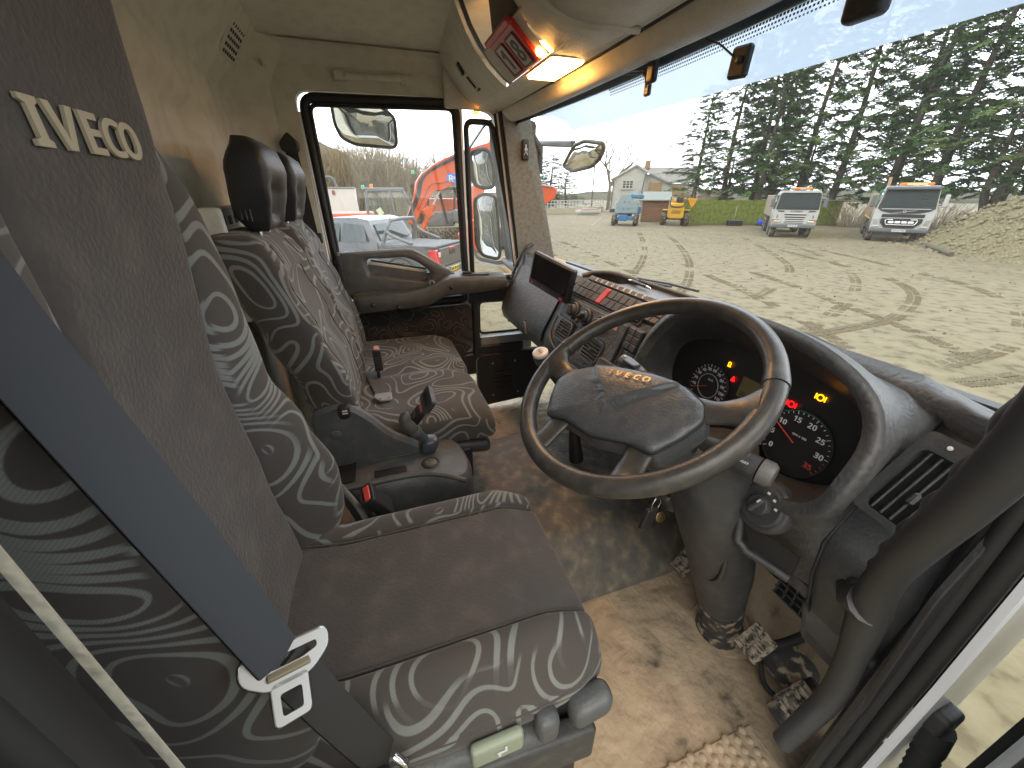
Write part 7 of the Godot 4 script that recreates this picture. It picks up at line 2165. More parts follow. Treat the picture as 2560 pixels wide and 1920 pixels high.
func build_machines():
	# site dumper, seen from its engine end
	var d = thing("site_dumper", "yellow site dumper with black roll bar and tipping skip", "dumper", at_ground(-30.2, -26.2), "", deg_to_rad(50))
	var hood := mb()
	hood.grid([zl([[-0.62, 0.75], [-0.58, 1.35], [-0.50, 1.62], [0.50, 1.62], [0.58, 1.35], [0.62, 0.75]], 0.0), zl([[-0.60, 0.75], [-0.56, 1.35], [-0.46, 1.72], [0.46, 1.72], [0.56, 1.35], [0.60, 0.75]], -0.9)])
	hood.plate(zl([[-0.62, 0.62], [-0.58, 1.35], [-0.50, 1.62], [0.50, 1.62], [0.58, 1.35], [0.62, 0.62]], -0.02), Vector3(0, 0, 0.04), 0.015)
	piece(d, "hood", hood.mesh(), M.yellow)
	letters(d, "Thwaites", 0.12, Vector3(0.05, 1.10, 0.025), M.truck_black)
	piece(d, "grille", mb().box(Vector3(0, 0.96, 0.02), Vector3(0.70, 0.07, 0.03), 0.01).mesh(), M.truck_black)
	piece(d, "rear_bumper", mb().box(Vector3(0, 0.62, -0.05), Vector3(1.0, 0.16, 0.12), 0.03).mesh(), M.yellow)
	piece(d, "roll_bar", mb().tube(curve([Vector3(-0.52, 2.12, -0.25), Vector3(-0.52, 1.65, -0.05), Vector3(-0.40, 1.44, 0.06), Vector3(0.0, 1.40, 0.08), Vector3(0.40, 1.44, 0.06), Vector3(0.55, 1.65, -0.05), Vector3(0.72, 2.12, -0.25)], 5), 0.045, 8).mesh(), M.truck_black)
	piece(d, "seat", mb().soft(Vector3(0.15, 1.92, -0.7), Vector3(0.5, 0.42, 0.25), 0.08, 3, 3, 3).mesh(), M.truck_black)
	piece(d, "paper_sign", mb().box(Vector3(-0.22, 1.95, -0.3), Vector3(0.16, 0.22, 0.02)).mesh(), M.truck_white)
	var skip := mb()
	skip.grid([[Vector3(-0.3, 1.25, -1.2), Vector3(-0.5, 2.0, -1.0), Vector3(-0.5, 2.0, -2.6), Vector3(-0.3, 1.1, -2.5)], [Vector3(1.0, 1.20, -1.2), Vector3(1.45, 1.96, -0.9), Vector3(1.45, 1.96, -2.6), Vector3(1.0, 1.1, -2.5)]], false)
	skip.plate([Vector3(-0.3, 1.15, -1.1), Vector3(-0.55, 2.0, -0.95), Vector3(1.45, 1.96, -0.9), Vector3(1.30, 1.55, -1.0), Vector3(1.0, 1.15, -1.1)], Vector3(0, 0, -0.06))
	piece(d, "skip", skip.mesh(), mat(0.5, lin(0.72, 0.36, 0.02)))
	piece(d, "skip_rim", mb().bar(Vector3(-0.55, 2.0, -0.93), Vector3(1.47, 1.96, -0.88), 0.06, 0.07, 0.01).mesh(), mat(0.5, lin(0.72, 0.36, 0.02)))
	piece(d, "axle", mb().bar(Vector3(-0.9, 0.55, -0.45), Vector3(0.9, 0.55, -0.45), 0.25, 0.25, 0.05).mesh(), M.truck_black)
	for z in [-0.45, -2.1]:
		for sg in [-1.0, 1.0]:
			var wh = wheel(d, Vector3(sg * 0.88, 0.52, z), 0.52, 0.40, Vector3(sg, 0, 0), M.yellow)
			var lug := mb()
			for k in 14:
				var a := TAU * k / 14.0
				lug.box(Vector3(sg * (0.88 + (0.08 if k % 2 else -0.08)), 0.52 + 0.52 * sin(a), z + 0.52 * cos(a)), Vector3(0.22, 0.06, 0.07), 0.01, Basis(Vector3.RIGHT, -a) * Basis(Vector3.UP, 0.5 if k % 2 else -0.5))
			piece(wh, "tread_lugs", lug.mesh(), M.tyre)
	for sg in [-1.0, 1.0]:
		piece(d, "mudguard", mb().box(Vector3(sg * 0.82, 1.16, -0.5), Vector3(0.46, 0.06, 0.75), 0.02).mesh(), M.yellow)
	# boom lift
	var l = thing("boom_lift", "pale blue boom lift on four rough tyres standing left of the dumper", "boom lift", at_ground(-31.7, -21.9), "", deg_to_rad(52))
	piece(l, "counterweight", mb().soft(Vector3(0.05, 1.30, -0.4), Vector3(1.75, 0.85, 1.0), 0.10, 5, 4, 4).mesh(), M.lift_pale)
	piece(l, "turret", mb().plate(rounded([Vector3(-0.75, 1.5, 0.12), Vector3(-0.42, 2.18, 0.10), Vector3(0.22, 2.22, 0.10), Vector3(0.45, 1.80, 0.12), Vector3(0.92, 1.68, 0.12), Vector3(0.92, 1.3, 0.12), Vector3(-0.75, 1.3, 0.12)], 0.1), Vector3(0, 0, -0.7), 0.04).mesh(), M.lift_pale)
	for q in [Vector3(-0.12, 1.72, 0.13), Vector3(0.22, 1.72, 0.13), Vector3(-0.18, 1.22, 0.11), Vector3(0.20, 1.22, 0.11)]:
		piece(l, "lifting_eye", mb().lathe([Vector2(0.05, 0), Vector2(0.035, 0.03), Vector2(0, 0.03)], 10, q, Basis(Vector3.RIGHT, PI / 2)).mesh(), M.truck_grey)
	piece(l, "boom", mb().bar(Vector3(0.3, 2.15, -0.2), Vector3(0.95, 2.05, -4.0), 0.30, 0.34, 0.04).mesh(), M.lift_blue)
	piece(l, "boom_cover", mb().soft(Vector3(0.62, 2.12, -0.25), Vector3(0.95, 0.30, 0.7), 0.08, 4, 3, 3).mesh(), mat(0.5, lin(0.06, 0.17, 0.28)))
	piece(l, "boom_foot", mb().soft(Vector3(0.98, 1.15, -0.9), Vector3(0.30, 0.5, 1.2), 0.05, 3, 3, 3).mesh(), M.lift_blue)
	piece(l, "chassis", mb().box(Vector3(0, 0.55, -0.9), Vector3(1.3, 0.28, 2.2), 0.04).mesh(), M.lift_blue)
	piece(l, "drive_cover", mb().box(Vector3(-0.1, 0.58, 0.22), Vector3(0.62, 0.46, 0.16), 0.03).mesh(), M.lift_blue)
	piece(l, "turntable", mb().lathe([Vector2(0.5, 0.68), Vector2(0.5, 0.9)], 18, Vector3(0, 0, -0.5)).mesh(), M.truck_black)
	for z in [0.0, -1.9]:
		for sg in [-1.0, 1.0]:
			wheel(l, Vector3(sg * 0.82, 0.42, z), 0.42, 0.32, Vector3(sg, 0, 0), M.lift_pale)
	d.scale = Vector3.ONE * 1.12
	l.scale = Vector3.ONE * 1.15
	# excavator: cab, house, boom, stick (in world coordinates)
	var e = thing("excavator", "orange excavator with grey cab and arched boom bearing a blue hire sign", "excavator", at_ground(-17.6, -0.8))
	var yz = func(pts, x) -> Array:
		var o := []
		for p in pts:
			o.append(Vector3(x, p[0], p[1]))
		return o
	var boom := [[1.30, -1.36], [1.773, -1.60], [2.23, -1.82], [2.827, -1.98], [3.122, -2.22], [3.368, -2.60], [3.591, -2.99], [3.90, -3.75], [4.20, -4.7], [4.36, -5.35], [4.12, -5.42], [3.60, -4.75], [3.05, -4.1], [2.78, -3.60], [2.60, -3.20], [2.51, -2.95], [2.50, -2.72], [2.30, -2.50], [1.896, -2.21], [1.20, -1.72]]
	part(e, "boom", mb().plate(yz.call(boom, -17.45), Vector3(0.45, 0, 0), 0.02).mesh(), M.orange)
	part(e, "boom_rib", mb().tube(curve([Vector3(-16.99, 1.8, -1.95), Vector3(-16.99, 2.3, -2.26), Vector3(-16.99, 2.72, -2.55), Vector3(-16.99, 2.80, -3.0), Vector3(-16.99, 2.98, -3.8)], 5), 0.025, 6).mesh(), mat(0.5, lin(0.30, 0.04, 0.01)))
	for k in 3:
		var dz := 0.06 * k
		part(e, "hose", mb().tube(curve([Vector3(-16.97, 1.55, -1.50 - dz), Vector3(-16.97, 2.3, -1.92 - dz), Vector3(-16.97, 2.85, -2.10 - dz), Vector3(-16.97, 3.25 - dz * 0.4, -2.55), Vector3(-16.97, 3.62 - dz * 0.6, -3.3), Vector3(-16.97, 4.0 - dz, -4.3)], 6), 0.03, 6).mesh(), M.truck_black)
	var lg = part(e, "hire_sign", mb().plate(rounded(yz.call([[3.16, -3.28], [3.10, -4.15], [2.78, -4.15], [2.80, -3.50], [2.88, -3.22]], -16.985), 0.06), Vector3(0.012, 0, 0)).mesh(), mat(0.4, lin(0.03, 0.20, 0.70)))
	var rl = piece(lg, "sign_text", text_mesh("R", 0.24, 0.004), M.white_mark)
	rl.transform = Transform3D(Basis(Vector3(0, 0, -1), Vector3.UP, Vector3(1, 0, 0)), Vector3(-16.97, 2.96, -3.40) - e.position - lg.position)
	rl = piece(lg, "sign_text", text_mesh("RIDGWAY", 0.12, 0.004), M.white_mark)
	rl.transform = Transform3D(Basis(Vector3(0, 0, -1), Vector3.UP, Vector3(1, 0, 0)), Vector3(-16.97, 2.98, -3.82) - e.position - lg.position)
	part(e, "stick", mb().plate(yz.call([[4.45, -5.2], [4.30, -5.6], [2.6, -4.92], [1.4, -4.45], [1.35, -4.2], [2.9, -4.45], [3.7, -4.8]], -17.40), Vector3(0.35, 0, 0), 0.02).mesh(), M.orange)
	part(e, "boom_ram", mb().tube([Vector3(-17.1, 2.5, -2.93), Vector3(-17.1, 1.93, -2.60)], 0.05, 8).mesh(), M.chrome)
	part(e, "ram_barrel", mb().tube([Vector3(-17.1, 1.96, -2.62), Vector3(-17.1, 1.0, -2.05)], 0.11, 10).mesh(), M.orange)
	part(e, "ram_guard", mb().box(Vector3(-16.95, 1.68, -2.34), Vector3(0.08, 0.42, 0.34), 0.03, Basis(Vector3.RIGHT, 0.5)).mesh(), M.orange)
	part(e, "bucket", mb().plate(yz.call([[1.30, -4.1], [1.38, -4.6], [0.6, -5.0], [0.05, -4.5], [0.2, -3.8], [0.7, -3.7]], -17.75), Vector3(1.1, 0, 0), 0.02).mesh(), M.orange)
	var cabf := mb()
	var prof := [[0.55, 0.09], [2.42, 0.06], [2.53, -0.05], [2.53, -0.95], [2.50, -1.40], [1.97, -1.70], [0.55, -1.75]]
	var pA: Array = yz.call(prof, -17.0)
	# frame bars of the cab
	for i in prof.size():
		var a: Vector3 = pA[i]
		var b: Vector3 = pA[(i + 1) % prof.size()]
		part(e, "cab_frame", mb().bar(a, b, 0.10, 0.11, 0.02, Vector3.RIGHT).mesh(), M.digger_grey)
		part(e, "cab_frame", mb().bar(a + Vector3(-1.0, 0, 0), b + Vector3(-1.0, 0, 0), 0.10, 0.11, 0.02, Vector3.RIGHT).mesh(), M.digger_grey)
	part(e, "door_post", mb().bar(Vector3(-17.0, 0.55, -1.10), Vector3(-17.0, 2.50, -0.88), 0.10, 0.13, 0.02, Vector3.RIGHT).mesh(), M.digger_grey)
	part(e, "cab_roof", mb().soft(Vector3(-17.5, 2.56, -0.65), Vector3(1.1, 0.10, 1.6), 0.04, 3, 2, 4).mesh(), M.digger_grey)
	part(e, "door_panel", mb().box(Vector3(-17.0, 1.0, -0.7), Vector3(0.04, 0.9, 1.6), 0.01).mesh(), M.digger_grey)
	part(e, "cab_pane", mb().plate(yz.call([[1.45, 0.03], [2.40, 0.0], [2.46, -0.85], [1.45, -1.0]], -17.0), Vector3(-0.008, 0, 0)).mesh(), M.glass)
	part(e, "cab_pane", mb().plate(yz.call([[1.45, -1.12], [2.44, -0.98], [2.44, -1.36], [1.95, -1.63], [1.45, -1.65]], -17.0), Vector3(-0.008, 0, 0)).mesh(), M.glass)
	part(e, "operator_seat", mb().soft(Vector3(-17.5, 1.65, -0.30), Vector3(0.5, 0.8, 0.2), 0.06, 3, 4, 3).mesh(), M.truck_black)
	part(e, "paper_notice", mb().box(Vector3(-16.98, 1.73, -0.40), Vector3(0.01, 0.26, 0.22), 0.0, Basis(Vector3.RIGHT, 0.5)).mesh(), mat(0.6, lin(0.55, 0.62, 0.42)))
	part(e, "beacon", mb().lathe([Vector2(0.07, 0), Vector2(0.07, 0.10), Vector2(0.05, 0.14), Vector2(0, 0.15)], 10, Vector3(-17.3, 2.60, -0.2)).mesh(), M.amber)
	part(e, "green_beacon", mb().lathe([Vector2(0.07, 0), Vector2(0.07, 0.10), Vector2(0.05, 0.14), Vector2(0, 0.15)], 10, Vector3(-17.3, 2.56, 0.12)).mesh(), mat(0.25, lin(0.02, 0.42, 0.16)))
	part(e, "engine_house", mb().soft(Vector3(-18.4, 1.25, 1.0), Vector3(2.3, 0.85, 2.4), 0.12, 4, 3, 4).mesh(), M.orange)
	part(e, "house_edge", mb().soft(Vector3(-17.4, 1.42, 0.75), Vector3(0.5, 0.22, 1.3), 0.06, 3, 3, 3).mesh(), M.orange)
	for sg in [0.0, 1.0]:
		part(e, "track", mb().soft(Vector3(-17.0 - 1.9 * sg, 0.15, -0.2), Vector3(0.5, 0.75, 3.4), 0.3, 3, 5, 6).mesh(), M.tyre)
	part(e, "slew_ring", mb().lathe([Vector2(0.8, 0.5), Vector2(0.8, 0.85)], 20, Vector3(-17.95, 0, -0.2)).mesh(), M.truck_black)
	# second excavator behind
	var f = thing("excavator", "dark cabbed orange excavator standing behind the arched boom", "excavator", at_ground(-22.5, -4.0))
	for q in [[Vector3(-21.6, 2.55, -3.05), Vector3(-21.6, 2.65, -4.45)], [Vector3(-21.6, 2.55, -3.05), Vector3(-21.6, 0.9, -2.85)], [Vector3(-21.6, 2.65, -4.45), Vector3(-21.6, 0.9, -4.3)], [Vector3(-21.6, 2.60, -3.6), Vector3(-21.6, 0.9, -3.95)]]:
		part(f, "cab_frame", mb().bar(q[0], q[1], 0.12, 0.12, 0.02, Vector3.RIGHT).mesh(), M.truck_black)
	part(f, "cab_body", mb().soft(Vector3(-22.2, 1.15, -3.6), Vector3(1.2, 0.75, 1.5), 0.08, 3, 3, 3).mesh(), M.digger_grey)
	part(f, "cab_roof", mb().soft(Vector3(-22.1, 2.65, -3.75), Vector3(1.2, 0.14, 1.6), 0.05, 3, 2, 3).mesh(), M.truck_black)
	part(f, "cab_pane", mb().plate([Vector3(-21.6, 1.5, -2.95), Vector3(-21.6, 2.55, -3.05), Vector3(-21.6, 2.60, -3.6), Vector3(-21.6, 1.5, -3.8)], Vector3(-0.01, 0, 0)).mesh(), M.glass)
	part(f, "engine_house", mb().soft(Vector3(-23.2, 1.75, -3.7), Vector3(1.6, 0.8, 2.6), 0.15, 3, 3, 4).mesh(), M.orange)
	part(f, "counterweight", mb().soft(Vector3(-21.8, 1.3, -5.0), Vector3(1.4, 0.65, 1.5), 0.12, 3, 3, 3).mesh(), M.digger_grey)
	part(f, "track", mb().soft(Vector3(-21.6, 0.25, -3.9), Vector3(0.55, 0.95, 4.0), 0.35, 3, 5, 6).mesh(), M.tyre)
	part(f, "beacon", mb().lathe([Vector2(0.08, 0), Vector2(0.08, 0.12), Vector2(0.05, 0.18), Vector2(0, 0.19)], 10, Vector3(-22.1, 3.3, -2.4)).mesh(), mat(0.25, lin(0.02, 0.42, 0.16)))
	part(f, "beacon_post", mb().tube([Vector3(-22.1, 2.3, -2.4), Vector3(-22.1, 3.3, -2.4)], 0.025, 6).mesh(), M.truck_black)
	part(f, "guard_rail", mb().tube([Vector3(-21.9, 2.0, -2.6), Vector3(-21.9, 2.75, -2.55), Vector3(-21.9, 2.78, -2.45)], 0.05, 6).mesh(), mat(0.5, lin(0.7, 0.6, 0.04)))
	# raised loader bucket of a third machine, beyond the pillar
	var b = thing("loader_bucket", "orange loading bucket raised beside the windscreen pillar", "bucket", at_ground(-19.5, -8.3))
	part(b, "shell", mb().plate(yz.call([[2.85, -7.6], [2.70, -8.95], [2.62, -9.21], [2.17, -9.08], [1.86, -8.50], [1.95, -7.6]], -19.9), Vector3(1.0, 0, 0), 0.03).mesh(), M.orange)
	part(b, "lip", mb().bar(Vector3(-18.85, 2.86, -7.6), Vector3(-18.85, 2.71, -8.95), 0.08, 0.06, 0.01).mesh(), M.truck_white)
	part(b, "carrier_arm", mb().bar(Vector3(-19.4, 2.1, -7.7), Vector3(-20.0, 0.6, -6.6), 0.25, 0.3, 0.04).mesh(), M.orange)
	part(b, "carrier_base", mb().soft(Vector3(-20.0, 0.3, -6.3), Vector3(1.2, 1.1, 1.8), 0.2, 3, 3, 3).mesh(), M.truck_black)

func build_pickup():
	var p = thing("pickup_truck", "grey double cab pickup with roll bar and flat bed cover", "pickup truck", at_ground(-9.2, -1.42, 0.28), "", deg_to_rad(-126))
	# local: x from the tailgate forward, z from the near side across, y up
	var side := [[0.04, 0.45], [0.0, 0.62], [0.02, 1.10], [1.62, 1.14], [1.66, 1.16], [1.95, 1.74], [2.3, 1.80], [3.3, 1.78], [4.05, 1.18], [5.15, 1.06], [5.3, 0.85], [5.3, 0.42]]
	var rows := []
	for q in [[0.0, 0.04], [0.0, 0.0], [1.85, 0.0], [1.85, 0.04]]:
		var row := []
		for s in side:
			var inset := 0.13 * smoothstep(1.15, 1.8, s[1])
			var z: float = q[0] + (inset if q[0] < 0.9 else -inset)
			row.append(Vector3(s[0], s[1] if q[1] == 0.0 else s[1] * 0.999, z))
		rows.append(row)
	var body := mb()
	var A := []
	var B := []
	for s in side:
		var inset := 0.13 * smoothstep(1.15, 1.8, s[1])
		A.append(Vector3(s[0], s[1], inset))
		B.append(Vector3(s[0], s[1], 1.85 - inset))
	for i in side.size() - 1:
		body.quad(A[i], A[i + 1], B[i + 1], B[i])
	body.plate(A.slice(0, 4) + [Vector3(1.66, 0.45, 0.0)], Vector3(0, 0, 0.01))
	body.plate([A[3], A[4], A[5], A[6], A[7], A[8], A[9], A[10], A[11], Vector3(1.66, 0.45, 0)], Vector3(0, 0, 0.01))
	body.plate(B.slice(0, 4) + [Vector3(1.66, 0.45, 1.85)], Vector3(0, 0, -0.01))
	body.plate([B[3], B[4], B[5], B[6], B[7], B[8], B[9], B[10], B[11], Vector3(1.66, 0.45, 1.85)], Vector3(0, 0, -0.01))
	piece(p, "body", body.mesh(), M.pick_paint)
	piece(p, "bed_gap", mb().box(Vector3(1.665, 0.85, -0.002), Vector3(0.02, 0.7, 0.012)).mesh(), M.truck_black)
	piece(p, "bed_cover", mb().soft(Vector3(0.84, 1.13, 0.925), Vector3(1.60, 0.06, 1.70), 0.025, 4, 2, 4).mesh(), mat(0.7, lin(0.10, 0.105, 0.11)))
	var win := func(a, b, c, d2, off) -> ArrayMesh:
		return mb().plate(rounded([Vector3(a[0], a[1], 0.128 * smoothstep(1.15, 1.8, a[1]) - off), Vector3(b[0], b[1], 0.128 * smoothstep(1.15, 1.8, b[1]) - off), Vector3(c[0], c[1], 0.128 * smoothstep(1.15, 1.8, c[1]) - off), Vector3(d2[0], d2[1], 0.128 * smoothstep(1.15, 1.8, d2[1]) - off)], 0.05, 3), Vector3(0, 0, -0.006)).mesh()
	piece(p, "side_window", win.call([1.98, 1.22], [2.08, 1.62], [2.72, 1.66], [2.80, 1.20], 0.006), M.truck_glass)
	piece(p, "side_window", win.call([2.88, 1.20], [2.80, 1.66], [3.22, 1.64], [3.66, 1.22], 0.006), M.truck_glass)
	piece(p, "rear_window", mb().plate([Vector3(1.69, 1.25, 0.20), Vector3(1.88, 1.64, 0.26), Vector3(1.88, 1.64, 1.59), Vector3(1.69, 1.25, 1.65)], Vector3(-0.02, 0, 0)).mesh(), M.truck_glass)
	piece(p, "door_handle", mb().soft(Vector3(2.22, 1.0, -0.02), Vector3(0.22, 0.045, 0.04), 0.015, 3, 2, 2).mesh(), M.truck_grey)
	piece(p, "fuel_flap", mb().box(Vector3(1.30, 0.93, -0.003), Vector3(0.18, 0.16, 0.01), 0.004).mesh(), M.pick_paint)
	for z in [0.14, 1.71]:
		piece(p, "roll_bar", mb().tube(curve([Vector3(1.60, 1.16, z), Vector3(1.45, 1.55, z + (0.06 if z < 1 else -0.06)), Vector3(1.42, 1.74, z + (0.22 if z < 1 else -0.22))], 5), 0.05, 8).mesh(), M.digger_grey)
		piece(p, "roll_bar_tail", mb().tube(curve([Vector3(1.47, 1.50, z), Vector3(1.25, 1.36, z), Vector3(0.72, 1.19, z)], 4), 0.045, 8).mesh(), M.digger_grey)
	piece(p, "roll_bar_top", mb().tube([Vector3(1.42, 1.74, 0.34), Vector3(1.42, 1.76, 0.925), Vector3(1.42, 1.74, 1.51)], 0.05, 8).mesh(), M.digger_grey)
	for z in [0.0, 1.70]:
		var tl = piece(p, "tail_light", mb().soft(Vector3(0.06, 0.90, z + 0.07), Vector3(0.22, 0.36, 0.20), 0.04, 3, 4, 3, func(v): return v + Vector3(0.30 * (0.90 - v.y) * -1.0 * 0.6, 0, 0)).mesh(), M.tail_red)
		piece(tl, "lens", mb().box(Vector3(-0.075, 0.96, z + 0.09), Vector3(0.02, 0.12, 0.12), 0.01).box(Vector3(-0.03, 0.80, z + 0.09), Vector3(0.02, 0.07, 0.12), 0.01).mesh(), mat(0.2, lin(0.6, 0.45, 0.45)))
	piece(p, "tailgate", mb().soft(Vector3(-0.005, 0.86, 0.925), Vector3(0.05, 0.46, 1.45), 0.015, 2, 3, 4).mesh(), mat(0.35, lin(0.12, 0.118, 0.112), 0.3))
	piece(p, "brake_lamp", mb().box(Vector3(-0.035, 1.05, 0.925), Vector3(0.02, 0.06, 0.34), 0.01).mesh(), M.tail_red)
	piece(p, "handle_plate", mb().box(Vector3(-0.035, 0.95, 0.925), Vector3(0.02, 0.12, 0.36), 0.01).mesh(), M.truck_black)
	var pl = piece(p, "number_plate", mb().box(Vector3(-0.10, 0.52, 0.925), Vector3(0.02, 0.12, 0.52), 0.004).mesh(), mat(0.5, lin(0.72, 0.50, 0.03)))
	letters(pl, "WF70 EKX", 0.08, Vector3(-0.112, 0.52, 0.925), M.truck_black, Basis(Vector3.UP, -PI / 2), "plate_text")
	piece(p, "rear_bumper", mb().soft(Vector3(0.02, 0.50, 0.925), Vector3(0.22, 0.20, 1.82), 0.06, 3, 3, 5).mesh(), M.truck_grey)
	for x in [1.05, 4.25]:
		for z in [0.12, 1.73]:
			wheel(p, Vector3(x, 0.39, z), 0.39, 0.26, Vector3(0, 0, -1.0 if z < 1 else 1.0), M.brushed)
			piece(p, "wheel_arch", mb().tube(curve([Vector3(x - 0.46, 0.42, z + (-0.1 if z < 1 else 0.1)), Vector3(x - 0.32, 0.74, z + (-0.11 if z < 1 else 0.11)), Vector3(x, 0.86, z + (-0.11 if z < 1 else 0.11)), Vector3(x + 0.32, 0.74, z + (-0.11 if z < 1 else 0.11)), Vector3(x + 0.46, 0.42, z + (-0.1 if z < 1 else 0.1))], 4), 0.04, 6).mesh(), M.truck_black)
	# white box body behind
	var b = thing("box_trailer", "white box trailer standing behind the pickup at the hedge", "trailer", at_ground(-26, 1.4))
	part(b, "box", mb().box(Vector3(-27.2, 1.75, 1.6), Vector3(2.2, 1.95, 1.9), 0.05).mesh(), mat(0.5, lin(0.62, 0.61, 0.60)))
	part(b, "top_rail", mb().box(Vector3(-26.08, 2.70, 1.6), Vector3(0.06, 0.08, 1.95), 0.02).mesh(), M.light_grey)
	part(b, "marker", mb().box(Vector3(-26.07, 2.45, 1.85), Vector3(0.04, 0.22, 0.16), 0.01).mesh(), mat(0.4, lin(0.30, 0.10, 0.08)))
	part(b, "hoop", mb().tube(curve([Vector3(-26.2, 2.7, 2.4), Vector3(-26.2, 3.2, 2.2), Vector3(-26.2, 3.2, 1.8), Vector3(-26.2, 2.72, 1.62)], 4), 0.06, 8).mesh(), M.digger_grey)
	part(b, "chassis", mb().box(Vector3(-27.2, 0.55, 1.6), Vector3(2.0, 0.25, 2.4), 0.03).mesh(), M.truck_black)
	for z in [0.9, 2.3]:
		wheel(b, Vector3(-26.2, 0.40, z) - b.position + Vector3(0, G, 0), 0.40, 0.25, Vector3(1, 0, 0), M.truck_grey)

func build_house():
	var h = thing("white_house", "derelict white rendered house with boarded windows and slate roofs", "house", at_ground(-56.5, -35.6), "", deg_to_rad(57))
	# local: x right along the front, z towards the yard
	piece(h, "gable_wall", mb().plate([Vector3(0, 0, 0), Vector3(0, 4.6, 0), Vector3(3.2, 6.35, 0), Vector3(4.75, 5.5, 0), Vector3(4.75, 0, 0)], Vector3(0, 0, -0.3)).mesh(), M.render_white)
	piece(h, "plinth", mb().box(Vector3(2.37, 0.25, 0.02), Vector3(4.75, 0.5, 0.06)).mesh(), M.truck_black)
	piece(h, "side_wall", mb().box(Vector3(0.15, 2.3, -3.2), Vector3(0.3, 4.6, 6.2)).mesh(), M.render_white)
	piece(h, "wing_wall", mb().plate([Vector3(4.75, 0, -0.6), Vector3(4.75, 5.2, -0.6), Vector3(6.2, 5.4, -0.6), Vector3(8.4, 3.9, -0.6), Vector3(8.4, 0, -0.6)], Vector3(0, 0, -0.3)).mesh(), M.render_white)
	piece(h, "wing_wall", mb().box(Vector3(10.4, 2.0, -1.0), Vector3(4.2, 4.0, 0.3)).mesh(), M.render_white)
	var slab = func(a, b, c, d) -> ArrayMesh: return mb().plate([a, b, c, d], Vector3(0, 0.14, 0)).mesh()
	var rf = piece(h, "roof", slab.call(Vector3(-0.3, 4.45, 0.3), Vector3(3.2, 6.40, 0.3), Vector3(3.2, 6.40, -6.5), Vector3(-0.3, 4.45, -6.5)), M.slate)
	piece(h, "roof", slab.call(Vector3(3.2, 6.40, 0.3), Vector3(5.0, 5.40, 0.3), Vector3(5.0, 5.40, -6.5), Vector3(3.2, 6.40, -6.5)), M.slate)
	piece(h, "roof", slab.call(Vector3(5.0, 5.35, -0.2), Vector3(8.6, 3.75, -0.3), Vector3(7.6, 6.1, -4.0), Vector3(4.2, 6.2, -3.5)), M.slate)
	piece(h, "roof", slab.call(Vector3(8.0, 4.05, -0.6), Vector3(12.8, 4.0, -0.6), Vector3(12.0, 6.1, -4.0), Vector3(6.6, 6.1, -4.0)), M.slate)
	piece(rf, "chimney", mb().box(Vector3(4.9, 6.6, -3.2), Vector3(0.8, 1.1, 0.8), 0.03).mesh(), mat(0.9, lin(0.26, 0.15, 0.09)))
	piece(h, "barge_board", mb().bar(Vector3(-0.35, 4.50, 0.33), Vector3(3.2, 6.46, 0.33), 0.05, 0.22).mesh(), M.truck_white)
	piece(h, "barge_board", mb().bar(Vector3(3.2, 6.46, 0.33), Vector3(5.05, 5.44, 0.33), 0.05, 0.22).mesh(), M.truck_white)
	var w = piece(h, "window", mb().box(Vector3(2.25, 3.85, 0.02), Vector3(1.6, 1.05, 0.06)).mesh(), M.truck_glass)
	for k in 4:
		piece(w, "frame", mb().box(Vector3(1.49 + 0.506 * k, 3.85, 0.06), Vector3(0.12, 1.05, 0.06)).mesh(), M.truck_white)
	for y in [3.35, 3.72, 4.05, 4.36]:
		piece(w, "frame", mb().box(Vector3(2.25, y, 0.06), Vector3(1.6, 0.07, 0.05)).mesh(), M.truck_white)
	piece(w, "sill", mb().box(Vector3(2.25, 3.25, 0.1), Vector3(1.9, 0.1, 0.2)).mesh(), M.truck_white)
	for q in [[Vector3(6.55, 3.45, -0.56), 1.35, 1.3], [Vector3(5.55, 3.65, -0.56), 0.5, 1.3], [Vector3(9.6, 3.05, -0.80), 1.75, 1.35]]:
		piece(h, "boarded_window", mb().box(q[0], Vector3(q[1], q[2], 0.08)).mesh(), M.ply)
	piece(h, "downpipe", mb().tube([Vector3(4.85, 5.3, 0.1), Vector3(4.6, 5.0, 0.1), Vector3(4.35, 1.9, 0.1)], 0.06, 6).mesh(), M.truck_black)
	piece(h, "downpipe", mb().tube([Vector3(0.0, 4.4, 0.1), Vector3(0.12, 4.1, 0.1), Vector3(0.10, 0.1, 0.1)], 0.06, 6).mesh(), M.truck_black)
	var bal = piece(h, "balcony_floor", mb().box(Vector3(5.4, 1.95, 0.2), Vector3(2.2, 0.18, 1.4)).mesh(), M.truck_grey)
	for k in 9:
		piece(bal, "rail", mb().box(Vector3(4.1 + 0.22 * k, 2.5, 0.9), Vector3(0.05, 1.0, 0.05)).mesh(), M.light_grey)
	piece(bal, "top_rail", mb().box(Vector3(5.0, 3.0, 0.9), Vector3(2.0, 0.06, 0.06)).mesh(), M.light_grey)
	# timber shed before the house
	var s = thing("timber_shed", "brown timber shed with grey roof between lift and dumper", "shed", at_ground(-35.2, -27.4), "", deg_to_rad(52))
	piece(s, "wall", mb().box(Vector3(0.2, 1.0, -1.2), Vector3(2.6, 2.0, 2.2), 0.02).mesh(), M.shed_wood)
	for k in 9:
		piece(s, "board", mb().box(Vector3(0.2, 0.15 + 0.22 * k, -0.09), Vector3(2.6, 0.19, 0.04), 0.01).mesh(), mat(0.9, lin(0.15 + 0.02 * (k % 3), 0.085 + 0.012 * (k % 2), 0.05)))
